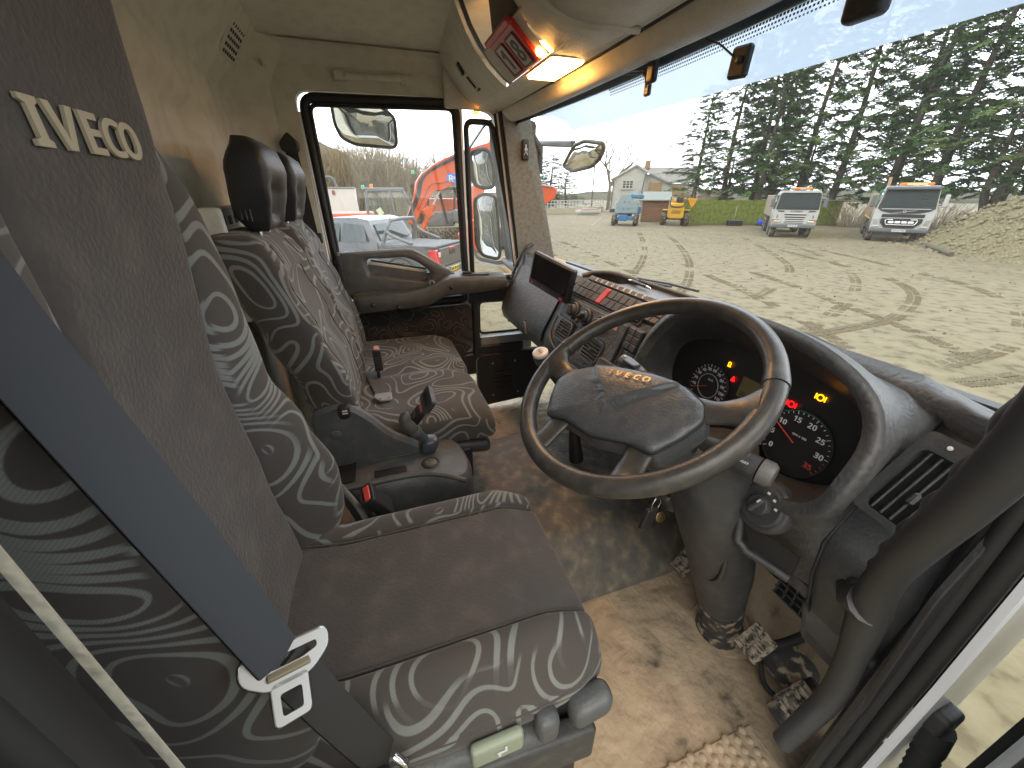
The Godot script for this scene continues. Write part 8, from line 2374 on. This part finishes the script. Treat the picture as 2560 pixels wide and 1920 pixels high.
	piece(s, "roof", mb().plate([Vector3(-1.4, 2.0, 0.2), Vector3(1.8, 2.0, 0.2), Vector3(1.6, 2.75, -1.3), Vector3(-1.1, 2.75, -1.3)], Vector3(0, 0.08, 0)).mesh(), mat(0.8, lin(0.20, 0.235, 0.22)))
	piece(s, "corner_post", mb().box(Vector3(-1.05, 1.0, -0.06), Vector3(0.12, 2.0, 0.12)).mesh(), mat(0.9, lin(0.25, 0.22, 0.17)))

func build_fences():
	# algae covered hoarding, sheet by sheet
	var a := at_ground(-30.6, -27.2)
	var b := at_ground(-25.4, -40.2)
	var fe = thing("green_hoarding", "board fence covered in green algae running behind the dumper", "fence", a)
	var d := (b - a).normalized()
	var L := a.distance_to(b)
	var n := 26
	for k in n:
		var c := a + d * (L * (k + 0.5) / n)
		var hh := 2.12 + 0.03 * sin(k * 2.1) - (0.06 if k > 15 else 0.0)
		var o = part(fe, "board", mb().box(c + Vector3(0.02 * sin(k * 3.7), hh * 0.5, 0), Vector3(L / n - 0.012, hh, 0.04), 0.006, Basis(d, Vector3.UP, d.cross(Vector3.UP))).mesh(), M.algae)
	part(fe, "cap_rail", mb().bar(a + d * (L * 0.60) + Vector3(0.05, 2.12, 0), b + Vector3(0.05, 2.10, 0), 0.16, 0.10, 0.01).mesh(), mat(0.9, lin(0.24, 0.22, 0.14)))
	part(fe, "kick_board", mb().bar(a + Vector3(0.10, 0.10, 0), b + Vector3(0.10, 0.10, 0), 0.08, 0.22, 0.01).mesh(), mat(0.9, lin(0.09, 0.10, 0.045)))
	var side := d.cross(Vector3.UP)
	if side.x < 0:
		side = -side
	# crates at its foot
	for k in 2:
		var t: float = [0.33, 0.56][k]
		var q := a + d * (L * t) + side * 0.7
		var cr = thing("storage_crate", ["black plastic crate standing against the green fence", "dark crate by the blue drum close to the white truck"][k], "crate", q, "crates along the fence")
		var fb := Basis(d, Vector3.UP, side)
		piece(cr, "tub", mb().box(Vector3(0, 0.24, 0), Vector3(1.25 - 0.35 * k, 0.44, 0.5), 0.03, fb).mesh(), M.truck_black)
		piece(cr, "rim", mb().box(Vector3(0, 0.47, 0), Vector3(1.33 - 0.35 * k, 0.06, 0.58), 0.015, fb).mesh(), M.truck_grey)
	var bq := a + d * (L * 0.49) + side * 0.7
	var bd = thing("blue_drum", "bright blue plastic drum at the foot of the green fence", "drum", bq)
	piece(bd, "drum_body", mb().lathe([Vector2(0.16, 0.12), Vector2(0.23, 0.2), Vector2(0.24, 0.42), Vector2(0.16, 0.52), Vector2(0, 0.53)], 16).mesh(), mat(0.4, lin(0.015, 0.06, 0.55)))
	piece(bd, "stand", mb().box(Vector3(0, 0.08, 0), Vector3(0.5, 0.16, 0.4), 0.02).mesh(), M.truck_black)
	# white railing far left of the house
	var r0 := at_ground(-53.0, -23.0)
	var r1 := at_ground(-58.0, -35.2)
	var rl = thing("white_railing", "white panelled railing on a low wall leading to the house", "railing", r0)
	part(rl, "low_wall", mb().bar(r0 + Vector3(0, 0.4, 0), r1 + Vector3(0, 0.4, 0), 0.3, 0.8, 0.02).mesh(), mat(0.9, lin(0.34, 0.33, 0.24)))
	for k in 21:
		part(rl, "post", mb().bar(r0.lerp(r1, k / 20.0) + Vector3(0, 0.8, 0), r0.lerp(r1, k / 20.0) + Vector3(0, 1.75, 0), 0.09, 0.09).mesh(), M.truck_white)
	for y in [0.95, 1.35, 1.75]:
		part(rl, "rail", mb().bar(r0 + Vector3(0, y, 0), r1 + Vector3(0, y, 0), 0.06, 0.08).mesh(), M.truck_white)
	var bw = thing("old_boat", "small white dinghy lying before the railing", "boat", at_ground(-50.5, -28.5))
	piece(bw, "hull", mb().soft(Vector3(0, 0.45, 0), Vector3(1.4, 0.7, 3.4), 0.3, 4, 4, 6).mesh(), M.truck_white)
	piece(bw, "gunwale", mb().tube(rrect(Vector3(0, 0.78, 0), Vector3.RIGHT, Vector3.BACK, 1.4, 3.4, 0.6), 0.05, 6, false, true).mesh(), mat(0.6, lin(0.35, 0.14, 0.12)))
	var up = thing("utility_pole", "slender dark utility pole left of the house", "pole", at_ground(-72, -41))
	piece(up, "post", mb().tube([Vector3(0, 0, 0), Vector3(0, 7.4, 0)], [0.16, 0.11], 8).mesh(), M.bark)
	piece(up, "cross_arm", mb().box(Vector3(0, 7.0, 0), Vector3(0.9, 0.09, 0.09)).mesh(), M.bark)
	# sawn logs beside the pickup
	for k in 5:
		var q: Array = [[-11.2, -4.6, 0.42, 2.2], [-11.7, -5.5, 0.36, 2.4], [-12.0, -4.4, 0.30, 1.8], [-13.4, -5.2, 0.38, 2.0], [-10.7, -5.7, 0.30, 1.6]][k]
		var lo = thing("sawn_log", ["thick pale sawn log lying beyond the door mirror", "sawn log lying behind the thickest log", "thin sawn log resting near the pickup's tail", "far sawn log close to the excavator's bucket", "short sawn log nearest the cab's front corner"][k], "log", at_ground(q[0], q[1], q[2]), "sawn logs in the yard", rng.randf_range(-0.4, 0.5))
		piece(lo, "bark_side", mb().tube([Vector3(-q[3] * 0.5, 0, 0), Vector3(0, 0.03, 0.02), Vector3(q[3] * 0.5, 0, 0)], [q[2], q[2] * 0.98, q[2] * 0.93], 14, false).mesh(), M.log_wood)
		for sg in [-1.0, 1.0]:
			piece(lo, "cut_face", mb().lathe([Vector2(q[2] * (1.0 if sg < 0 else 0.93), 0), Vector2(0, 0.01)], 14, Vector3(sg * q[3] * 0.5, 0, 0), Basis(Vector3.BACK, -sg * PI / 2)).mesh(), mat(0.9, lin(0.55, 0.40, 0.22)))
	# gravel heap at the right
	var gm := mb()
	var rows := []
	var ng := noise(0.12, 81, 5)
	for i in 41:
		var row := PackedVector3Array()
		for j in 61:
			var x := lerpf(-17.0, 12.0, j / 60.0)
			var z := lerpf(-48.0, -21.0, i / 40.0)
			var ex := (x + 5.5) / 10.5
			var ez := (z + 35.0) / 9.2
			var rr := sqrt(ex * ex + ez * ez)
			var y := maxf(0.0, 1.0 - rr) * 6.8 + 0.5 * ng.get_noise_2d(x * 3.0, z * 3.0) * smoothstep(1.1, 0.8, rr)
			row.append(Vector3(x, G - 0.06 + y, z))
		rows.append(row)
	gm.grid(rows)
	struct("gravel_heap", gm.mesh(), M.gravel)
	var st := mb()
	for i in 1500:
		var a2 := rng.randf_range(1.2, 3.6)
		var k := rng.randf_range(0.55, 1.08)
		var x := -5.5 + 10.5 * k * cos(a2)
		var z := -35.0 + 9.2 * k * sin(a2)
		var y := maxf(0.0, 1.0 - k) * 6.8 + 0.5 * ng.get_noise_2d(x * 3.0, z * 3.0) * smoothstep(1.1, 0.8, k)
		var s := rng.randf_range(0.05, 0.20)
		st.box(Vector3(x, G - 0.03 + y, z), Vector3(s, s * 0.8, s * 1.2), s * 0.3, Basis(Vector3(rng.randf(), 1, rng.randf()).normalized(), rng.randf() * TAU))
	struct("loose_stones", st.mesh(), mat(0.95, lin(0.19, 0.166, 0.10)), "stuff")
	solo("drain_pipe", mb().tube(curve([at_ground(-13.2, -29.2, 0.12), at_ground(-11.5, -27.2, 0.12), at_ground(-10.2, -25.6, 0.10)], 6), 0.10, 8).mesh(), mat(0.8, lin(0.09, 0.075, 0.05)), "dark pipe lying along the foot of the gravel heap", "pipe")

# ---------- trees
func frond_mesh(sd: int) -> MB:
	var r := RandomNumberGenerator.new()
	r.seed = sd
	var m := mb()
	m.colored = true
	for k in 15:
		var t := k / 14.0
		for sg in [-1.0, 1.0]:
			var o := Vector3(t * 0.9, -0.16 * t * t + r.randf_range(-0.03, 0.03), 0)
			var l := lerpf(0.36, 0.10, t) * r.randf_range(0.7, 1.2)
			var dir := Vector3(0.75, r.randf_range(-0.30, 0.18), sg * r.randf_range(0.45, 1.0)).normalized()
			var e := o + dir * l + Vector3(0, -0.05 * l, 0)
			var w := Vector3(-dir.z, r.randf_range(-0.7, 0.7), dir.x).normalized() * lerpf(0.055, 0.03, t)
			var g := r.randf_range(0.75, 1.3)
			m.tint = Color(0.062 * g, 0.115 * g, 0.030 * g)
			var i := m.v.size()
			m.add(o - w * 0.5)
			m.add(o + w * 0.5)
			m.add(o.lerp(e, 0.6) + w)
			m.add(e)
			m.add(o.lerp(e, 0.6) - w)
			m.ix.append_array([i, i + 1, i + 2, i, i + 2, i + 4, i + 4, i + 2, i + 3])
	return m

# a tree of unit build: trunk, limbs and crown, shared by all conifers of that build
func conifer_kind(sd: int, bare: float) -> Array:
	var r := RandomNumberGenerator.new()
	r.seed = sd
	var hgt := 20.0
	var spread := 4.2
	var tr := mb()
	var path := []
	var rad := []
	for i in 9:
		var f := i / 8.0
		path.append(Vector3(0.25 * sin(f * 5.0 + sd), hgt * f, 0.3 * sin(f * 4.0 + sd * 2.0)))
		rad.append(lerpf(0.36, 0.03, f) + (0.10 if i == 0 else 0.0))
	tr.tube(path, rad, 9)
	if sd % 2 == 0:
		tr.tube([path[0] * 0.6, path[1] + Vector3(0.7, 0, 0.2), path[3] + Vector3(1.0, 0, 0.3)], [0.26, 0.20, 0.06], 7)
	var li := mb()
	var cw := mb()
	cw.colored = true
	var cnt := 96
	for k in cnt:
		var f := pow(float(k) / cnt, 0.95)
		var y := lerpf(bare, hgt * 0.985, f)
		var a := k * 2.39996 + r.randf_range(-0.5, 0.5)
		var shape := (0.62 + 0.38 * smoothstep(0.0, 0.15, f)) * pow(1.0 - f, 0.60) + 0.05
		var l := spread * shape * r.randf_range(0.6, 1.2)
		if r.randf() < 0.08:
			l *= 1.3
		var c: Vector3 = path[mini(7, int(y / hgt * 8.0))].lerp(path[mini(8, int(y / hgt * 8.0) + 1)], fposmod(y / hgt * 8.0, 1.0))
		var d := Vector3(cos(a), r.randf_range(-0.05, 0.32), sin(a)).normalized()
		var p1 := c + d * l * 0.5 + Vector3(0, 0.05 * l, 0)
		var p2 := c + d * l + Vector3(0, -0.12 * l, 0)
		li.tube([c, p1, p2], [0.05 * (1.2 - f), 0.035 * (1.2 - f), 0.012], 4, false)
		var m := int(2 + l * 2.3)
		var limb := r.randf_range(0.72, 1.3)
		var warm := r.randf_range(0.85, 1.35)
		for q in m:
			var u := lerpf(0.20, 1.03, (q + r.randf()) / m)
			var pos := c.lerp(p1, u * 2.0) if u < 0.5 else p1.lerp(p2, u * 2.0 - 1.0)
			var b := Basis(Vector3.UP, -a + r.randf_range(-0.95, 0.95)) * Basis(Vector3.BACK, r.randf_range(-0.4, 0.40)) * Basis(Vector3.RIGHT, r.randf_range(-0.6, 0.6))
			b = b.scaled(Vector3.ONE * r.randf_range(0.85, 1.5))
			var t := Transform3D(b, pos + Vector3(r.randf_range(-0.15, 0.15), r.randf_range(-0.2, 0.15), r.randf_range(-0.15, 0.15)))
			var g := limb * r.randf_range(0.8, 1.2)
			var fr: MB = fronds[r.randi() % fronds.size()]
			var o := cw.v.size()
			cw.v.append_array(t * fr.v)
			cw.uv.append_array(fr.uv)
			for cc in fr.col:
				cw.col.append(Color(cc.r * g * warm, cc.g * g, cc.b * g))
			for i in fr.ix:
				cw.ix.append(o + i)
	return [tr.mesh(), li.mesh(), cw.mesh()]

var kinds := []

func conifer(label: String, at: Vector3, hgt: float, spread: float, sd: int, kind: int, group := "conifers behind the fence", lean := 0.0):
	var t = thing("conifer_tree", label, "tree", at, group)
	var k: Array = kinds[kind]
	var b := Basis(Vector3.BACK, -lean) * Basis(Vector3.UP, sd * 2.1) * Basis.from_scale(Vector3(spread / 4.2, hgt / 20.0, spread / 4.2))
	piece(t, "trunk", k[0], M.bark, Vector3.ZERO, b)
	piece(t, "limbs", k[1], M.bark, Vector3.ZERO, b)
	piece(t, "crown", k[2], M.needle, Vector3.ZERO, b)
	return t

var fronds := []

func bare_growth(called, label, cat, at: Vector3, hgt: float, spread: float, stems: int, sd: int, m: Material, thick := 0.03, group := ""):
	var r := RandomNumberGenerator.new()
	r.seed = sd
	var t = thing(called, label, cat, at, group)
	var st := mb()
	var tw := mb()
	for k in stems:
		var a := r.randf() * TAU
		var o := Vector3(cos(a), 0, sin(a)) * spread * 0.45 * sqrt(r.randf())
		var h := hgt * r.randf_range(0.55, 1.0)
		var out := Vector3(cos(a), 0, sin(a)) * spread * r.randf_range(0.1, 0.6)
		var p1 := o + Vector3(0, h * 0.4, 0) + out * 0.25
		var p2 := o + Vector3(0, h * 0.75, 0) + out * 0.7 + Vector3(r.randf_range(-0.2, 0.2), 0, r.randf_range(-0.2, 0.2))
		var p3 := o + Vector3(0, h, 0) + out * 1.05
		st.tube([o, p1, p2, p3], [thick, thick * 0.75, thick * 0.45, thick * 0.15], 3, false)
		for q in 9:
			var u := r.randf_range(0.3, 0.95)
			var b := o.lerp(p1, u / 0.4) if u < 0.4 else p1.lerp(p2, (u - 0.4) / 0.35) if u < 0.75 else p2.lerp(p3, (u - 0.75) / 0.25)
			var d := Vector3(r.randf_range(-1, 1), r.randf_range(0.5, 1.5), r.randf_range(-1, 1)).normalized() * h * r.randf_range(0.06, 0.20)
			tw.tube([b, b + d * 0.6, b + d + Vector3(0, d.length() * 0.15, 0)], [thick * 0.4, thick * 0.28, thick * 0.1], 3, false)
	piece(t, "stems", st.mesh(), m)
	var o2 = piece(t, "twigs", tw.mesh(), m)
	o2.set_meta("kind", "stuff")
	return t

func bare_tree(label, at: Vector3, hgt: float, sd: int):
	var r := RandomNumberGenerator.new()
	r.seed = sd
	var t = thing("bare_tree", label, "tree", at)
	var st := mb()
	var tw := mb()
	var todo := [[Vector3.ZERO, Vector3.UP, hgt * 0.34, hgt * 0.034, 0]]
	while todo.size():
		var q: Array = todo.pop_back()
		var o: Vector3 = q[0]
		var d: Vector3 = q[1]
		var e: Vector3 = o + d * q[2] + Vector3(r.randf_range(-0.1, 0.1), 0, r.randf_range(-0.1, 0.1))
		var m := st if q[4] < 3 else tw
		m.tube([o, o.lerp(e, 0.5) + Vector3(r.randf_range(-0.08, 0.08), 0, 0), e], [q[3], q[3] * 0.85, q[3] * 0.65], 4 if q[4] < 3 else 3, false)
		if q[4] < 6:
			for k in (3 if q[4] < 4 else 2):
				var nd := (d + Vector3(r.randf_range(-0.75, 0.75), r.randf_range(0.0, 0.45), r.randf_range(-0.75, 0.75))).normalized()
				todo.append([o.lerp(e, r.randf_range(0.7, 1.0)), nd, q[2] * r.randf_range(0.6, 0.85), q[3] * 0.55, q[4] + 1])
	piece(t, "trunk", st.mesh(), M.twig_grey)
	var o2 = piece(t, "crown", tw.mesh(), M.twig_grey)
	o2.set_meta("kind", "stuff")

func build_trees():
	for k in 3:
		fronds.append(frond_mesh(90 + k))
	var spots := [[-41.0, -37.5, 13.5, 3.6, "leftmost tall conifer beside the white house"], [-36.6, -37.6, 17.0, 3.8, "conifer behind the dumper's skip, second from the house"], [-34.6, -39.6, 19.0, 3.6, "conifer rising behind the left end of the green fence"], [-32.4, -38.0, 18.0, 3.6, "conifer with pale forked trunk behind the middle of the green fence"], [-30.2, -40.5, 20.0, 3.9, "conifer behind the capped end of the green fence"], [-27.6, -41.6, 21.0, 4.0, "conifer standing behind the truck with slatted grille"], [-24.4, -43.0, 22.0, 4.2, "leaning conifer between the two parked trucks"], [-21.0, -43.5, 22.0, 4.3, "conifer behind the tipper body of the truck with lamp bar"], [-16.8, -43.5, 22.5, 5.0, "thick conifer behind the gravel heap"], [-12.4, -44.5, 23.0, 5.2, "rightmost conifer above the gravel heap"], [-38.0, -46.0, 19.0, 4.2, "rear conifer seen between the trunks near the house"], [-28.0, -50.0, 22.0, 4.6, "rear conifer seen behind the slatted grille truck's trees"], [-19.0, -51.0, 23.0, 5.0, "rear conifer filling the gap above the lamp bar truck"]]
	kinds = [conifer_kind(101, 3.0), conifer_kind(102, 2.2), conifer_kind(103, 1.4)]
	for i in spots.size():
		var s: Array = spots[i]
		conifer(s[4], at_ground(s[0], s[1], -0.1), s[2], s[3], i, i % 3 if i < 8 else 1 + i % 2, "conifers behind the fence", [0.0, 0.02, -0.03, 0.0, 0.04, 0.0, 0.08, 0.03, -0.03, 0, 0, 0, 0, 0][i])
	conifer("rounded conifer far off beyond the white railing", at_ground(-66.0, -29.5), 8.6, 4.2, 31, 2, "far conifers left of the house")
	conifer("pointed conifer far off behind the loading bucket", at_ground(-64.0, -25.0), 10.4, 3.8, 32, 2, "far conifers left of the house")
	conifer("small conifer far off next to the utility pole", at_ground(-69.0, -34.0), 6.4, 3.6, 33, 2, "far conifers left of the house")
	bare_tree("bare leafless tree behind the white house", at_ground(-66.0, -41.0), 13.5, 7)
	bare_tree("distant leafless tree above the excavator's boom", at_ground(-62.0, -10.5), 9.5, 11)
	var hedge := [[-41.0, 4.2, 6.0], [-40.0, 1.6, 6.6], [-41.5, -0.6, 6.9], [-40.5, -2.8, 6.6], [-42.0, -5.2, 5.8], [-43.0, 7.0, 5.6], [-44.0, -8.5, 5.0]]
	for i in hedge.size():
		var h: Array = hedge[i]
		bare_growth("bare_shrub", ["russet leafless shrub at the left of the hedge behind the white trailer", "tall leafless shrub under the round mirror", "tallest leafless shrub in the middle of the hedge", "pale leafless shrub left of the excavator's boom", "leafless shrub behind the excavator's boom", "leafless shrub at the window's rear edge", "low leafless shrub beyond the quarter window"][i], "shrub", at_ground(h[0], h[1]), h[2], 3.6, 260, 200 + i, [M.twig_red, M.twig, M.twig, M.twig, M.twig, M.twig_red, M.twig][i], 0.06, "leafless shrubs beyond the machines")
	for i in 4:
		bare_growth("bare_shrub", ["leafless shrub beside the dumper's skip", "leafless shrub under the conifers by the shed", "dry undergrowth between the two trucks", "dry undergrowth behind the lamp bar truck"][i], "shrub", at_ground([-33.4, -36.0, -24.0, -19.0][i], [-31.0, -33.6, -40.0, -41.5][i]), [3.0, 2.8, 2.6, 2.4][i], 2.4, 90, 230 + i, M.twig, 0.02, "undergrowth by the conifers")
	# low ridge of wooded hills
	var rows := []
	var nh := noise(0.02, 91, 4)
	for j in 2:
		var row := PackedVector3Array()
		for i in 90:
			var a := deg_to_rad(lerpf(-40, 85, i / 89.0))
			var rr: float = 190.0
			var y := 0.0
			if j == 1:
				y = 3.5 + 20.0 * smoothstep(7, -8, rad_to_deg(a)) + 2.0 * nh.get_noise_1d(i * 3.0) + 1.0 * nh.get_noise_1d(i * 22.0)
			row.append(Vector3(-cos(a) * rr, G - 0.2 + y, -sin(a) * rr))
		rows.append(row)
	var back := PackedVector3Array()
	for p in rows[1]:
		back.append(Vector3(p.x * 1.4, p.y - 4.0, p.z * 1.4))
	rows.append(back)
	struct("wooded_hills", mb().grid(rows).mesh(), M.hill)

func build_mirrors():
	# passenger side door mirrors on their grey carrier
	var m = thing("door_mirror", "grey passenger door mirror unit with wide angle and main glass", "mirror", Vector3(-1.25, 2.0, -0.65))
	var yz = func(pts, x) -> Array:
		var o := []
		for p in pts:
			o.append(Vector3(x, p[0], p[1]))
		return o
	part(m, "carrier", mb().plate(rounded(yz.call([[2.76, -0.675], [2.60, -0.545], [2.42, -0.545], [2.40, -0.56], [2.10, -0.565], [2.02, -0.60], [1.985, -0.74], [2.0, -0.82], [2.56, -0.735], [2.76, -0.72]], -1.30), 0.03), Vector3(-0.09, 0, 0), 0.02).mesh(), M.grey)
	var mk = func(called, pts, tilt):
		var l := rounded(yz.call(pts, -1.286), 0.03, 4)
		var c := Vector3.ZERO
		for p in l:
			c += p
		c /= l.size()
		var o := []
		for p in l:
			var q: Vector3 = c + tilt * (p - c)
			o.append(q)
		part(m, called + "_rim", mb().tube(o, 0.010, 8, false, true).mesh(), M.black)
		# slightly domed glass
		var rows := []
		for k in 7:
			var e := k / 6.0
			var row := []
			for p in o:
				row.append(p.lerp(c, e) + tilt * Vector3(0.012 * (1.0 - pow(1.0 - e, 2.0)), 0, 0))
			rows.append(row)
		part(m, called + "_glass", mb().grid(rows, true).mesh(), M.mirror)
	mk.call("wide", [[2.60, -0.565], [2.50, -0.553], [2.445, -0.575], [2.425, -0.63], [2.43, -0.695], [2.50, -0.70], [2.605, -0.680], [2.62, -0.64]], Basis(Vector3.UP, -0.62) * Basis(Vector3.BACK, -0.12))
	mk.call("main", [[2.375, -0.580], [2.12, -0.573], [2.055, -0.61], [2.037, -0.715], [2.08, -0.728], [2.385, -0.712], [2.40, -0.64]], Basis(Vector3.UP, -0.62) * Basis(Vector3.BACK, -0.05))
	part(m, "arm", mb().tube([Vector3(-1.30, 2.72, -0.70), Vector3(-1.15, 2.80, -0.72), Vector3(-1.0, 2.82, -0.74)], 0.02, 8).mesh(), M.grey)
	part(m, "arm", mb().tube([Vector3(-1.32, 2.02, -0.76), Vector3(-1.15, 1.99, -0.78), Vector3(-1.0, 1.98, -0.80)], 0.02, 8).mesh(), M.grey)
	# kerb mirror above the door glass
	var k2 = thing("kerb_mirror", "bronze tinted kerb mirror hanging above the passenger window", "mirror", Vector3(-1.25, 2.7, -0.05))
	var kl := [[2.790, 0.098], [2.70, 0.100], [2.640, 0.080], [2.612, 0.02], [2.602, -0.165], [2.625, -0.182], [2.735, -0.180], [2.775, -0.13], [2.80, 0.0]]
	var l := rounded(yz.call(kl, -1.25), 0.02, 4)
	var cc := Vector3(-1.25, 2.70, -0.045)
	var tb := Basis(Vector3.BACK, -0.42)
	var o2 := []
	for p in l:
		o2.append(cc + tb * (p - cc))
	part(k2, "rim", mb().tube(o2, 0.008, 8, false, true).mesh(), M.black)
	var rows := []
	for k in 7:
		var e := k / 6.0
		var row := []
		for p in o2:
			row.append(p.lerp(cc, e) + tb * Vector3(0.03 * (1.0 - pow(1.0 - e, 2.0)), 0, 0))
		rows.append(row)
	part(k2, "glass", mb().grid(rows, true).mesh(), M.mirror)
	part(k2, "housing", mb().soft(Vector3(-1.30, 2.73, -0.04), Vector3(0.06, 0.14, 0.24), 0.025, 3, 3, 3).mesh(), M.black)
	part(k2, "arm", mb().tube([Vector3(-1.29, 2.79, -0.06), Vector3(-1.2, 2.86, -0.06), Vector3(-1.02, 2.88, -0.06)], 0.018, 8).mesh(), M.black)
	# front mirror on its arm before the windscreen
	var f = thing("front_mirror", "bronze tinted front mirror on a black arm outside the windscreen", "mirror", Vector3(-1.0, 2.6, -1.1))
	var z0 := -1.12
	part(f, "arm", mb().bar(Vector3(-1.66, 2.695, z0), Vector3(-1.15, 2.645, z0), 0.03, 0.035, 0.008).mesh(), M.grey)
	part(f, "bracket", mb().soft(Vector3(-1.64, 2.60, z0 + 0.01), Vector3(0.07, 0.17, 0.05), 0.02, 3, 4, 3).mesh(), M.black)
	part(f, "mount", mb().tube([Vector3(-1.64, 2.66, z0), Vector3(-1.35, 2.70, -0.95), Vector3(-1.02, 2.70, -0.82)], 0.022, 8).mesh(), M.black)
	var fl := [Vector3(-1.29, 2.545, z0), Vector3(-1.11, 2.635, z0), Vector3(-0.98, 2.645, z0), Vector3(-0.80, 2.615, z0), Vector3(-0.85, 2.56, z0), Vector3(-0.95, 2.525, z0), Vector3(-1.18, 2.512, z0)]
	var fo := rounded(fl, 0.03, 4)
	var fcen := Vector3(-1.02, 2.575, z0)
	var ftb := Basis(Vector3.RIGHT, 0.30)
	var fr := []
	for p in fo:
		fr.append(fcen + ftb * (p - fcen))
	part(f, "rim", mb().tube(fr, 0.010, 8, false, true).mesh(), M.black)
	rows = []
	var rows2 := []
	for k in 7:
		var e := k / 6.0
		var row := []
		var row2 := []
		for p in fr:
			row.append(p.lerp(fcen, e) + ftb * Vector3(0, 0, 0.025 * (1.0 - pow(1.0 - e, 2.0))))
			row2.append(p.lerp(fcen, e) + ftb * Vector3(0, 0, -0.07 * (1.0 - pow(e - 1.0, 2.0) * 1.0)))
		rows.append(row)
		rows2.append(row2)
	part(f, "glass", mb().grid(rows, true).mesh(), M.mirror)
	part(f, "back_shell", mb().grid(rows2, true).mesh(), M.grey)

func build_yard():
	yard_materials()
	build_ground()
	build_mirrors()
	build_trucks()
	build_machines()
	build_pickup()
	build_house()
	build_fences()
	build_trees()

var noise_mud: FastNoiseLite

func _ready():
	# ---- camera, sky, sun, exposure
	var cam := Camera3D.new()
	cam.name = "camera"
	cam.fov = 89.9
	cam.near = 0.02
	cam.far = 900.0
	add_child(cam)
	cam.position = Vector3(1.10, 2.40, 0.0)
	cam.look_at(cam.position + Vector3(-0.84899, -0.44385, -0.28671), Vector3.UP)
	cam.current = true
	var env := Environment.new()
	env.background_mode = Environment.BG_SKY
	var sky := Sky.new()
	var sm := ProceduralSkyMaterial.new()
	sm.sky_top_color = Color(0.90, 0.945, 0.985)
	sm.sky_horizon_color = Color(0.95, 0.97, 0.99)
	sm.sky_curve = 0.25
	sm.ground_bottom_color = Color(0.5, 0.47, 0.42)
	sm.ground_horizon_color = Color(0.75, 0.74, 0.72)
	sm.sun_angle_max = 1.0
	sky.sky_material = sm
	env.sky = sky
	env.tonemap_mode = Environment.TONE_MAPPER_LINEAR
	env.tonemap_exposure = 5.5
	env.fog_enabled = true
	env.fog_density = 0.0005
	env.fog_light_color = Color(0.93, 0.95, 0.97)
	env.sdfgi_enabled = true
	env.ssao_enabled = true
	env.ssil_enabled = true
	var we := WorldEnvironment.new()
	we.name = "sky_and_air"
	we.environment = env
	add_child(we)
	var sun := DirectionalLight3D.new()
	sun.name = "sun"
	sun.light_energy = 0.20
	sun.light_angular_distance = 60.0
	sun.light_color = Color(1.0, 0.98, 0.94)
	sun.shadow_enabled = true
	add_child(sun)
	sun.rotation_degrees = Vector3(-55, 80, 0)
	rng.seed = 77
	noise_mud = noise(0.05, 5, 3)
	make_materials()
	M.tongue = mat(0.28, lin(0.33, 0.33, 0.32), 1.0)
	M.handle = mat(0.45, lin(0.030, 0.031, 0.033))
	M.tile = mat(0.4, lin(0.42, 0.43, 0.45))
	# ---- the cab
	build_shell()
	build_windscreen()
	build_pillar_left()
	build_passenger_door()
	build_overhead()
	build_doorway_right()
	build_driver_seat()
	build_bench()
	build_console()
	build_dash()
	build_wheel()
	build_pedals()
	build_dash_things()
	# ---- the yard
	build_yard()
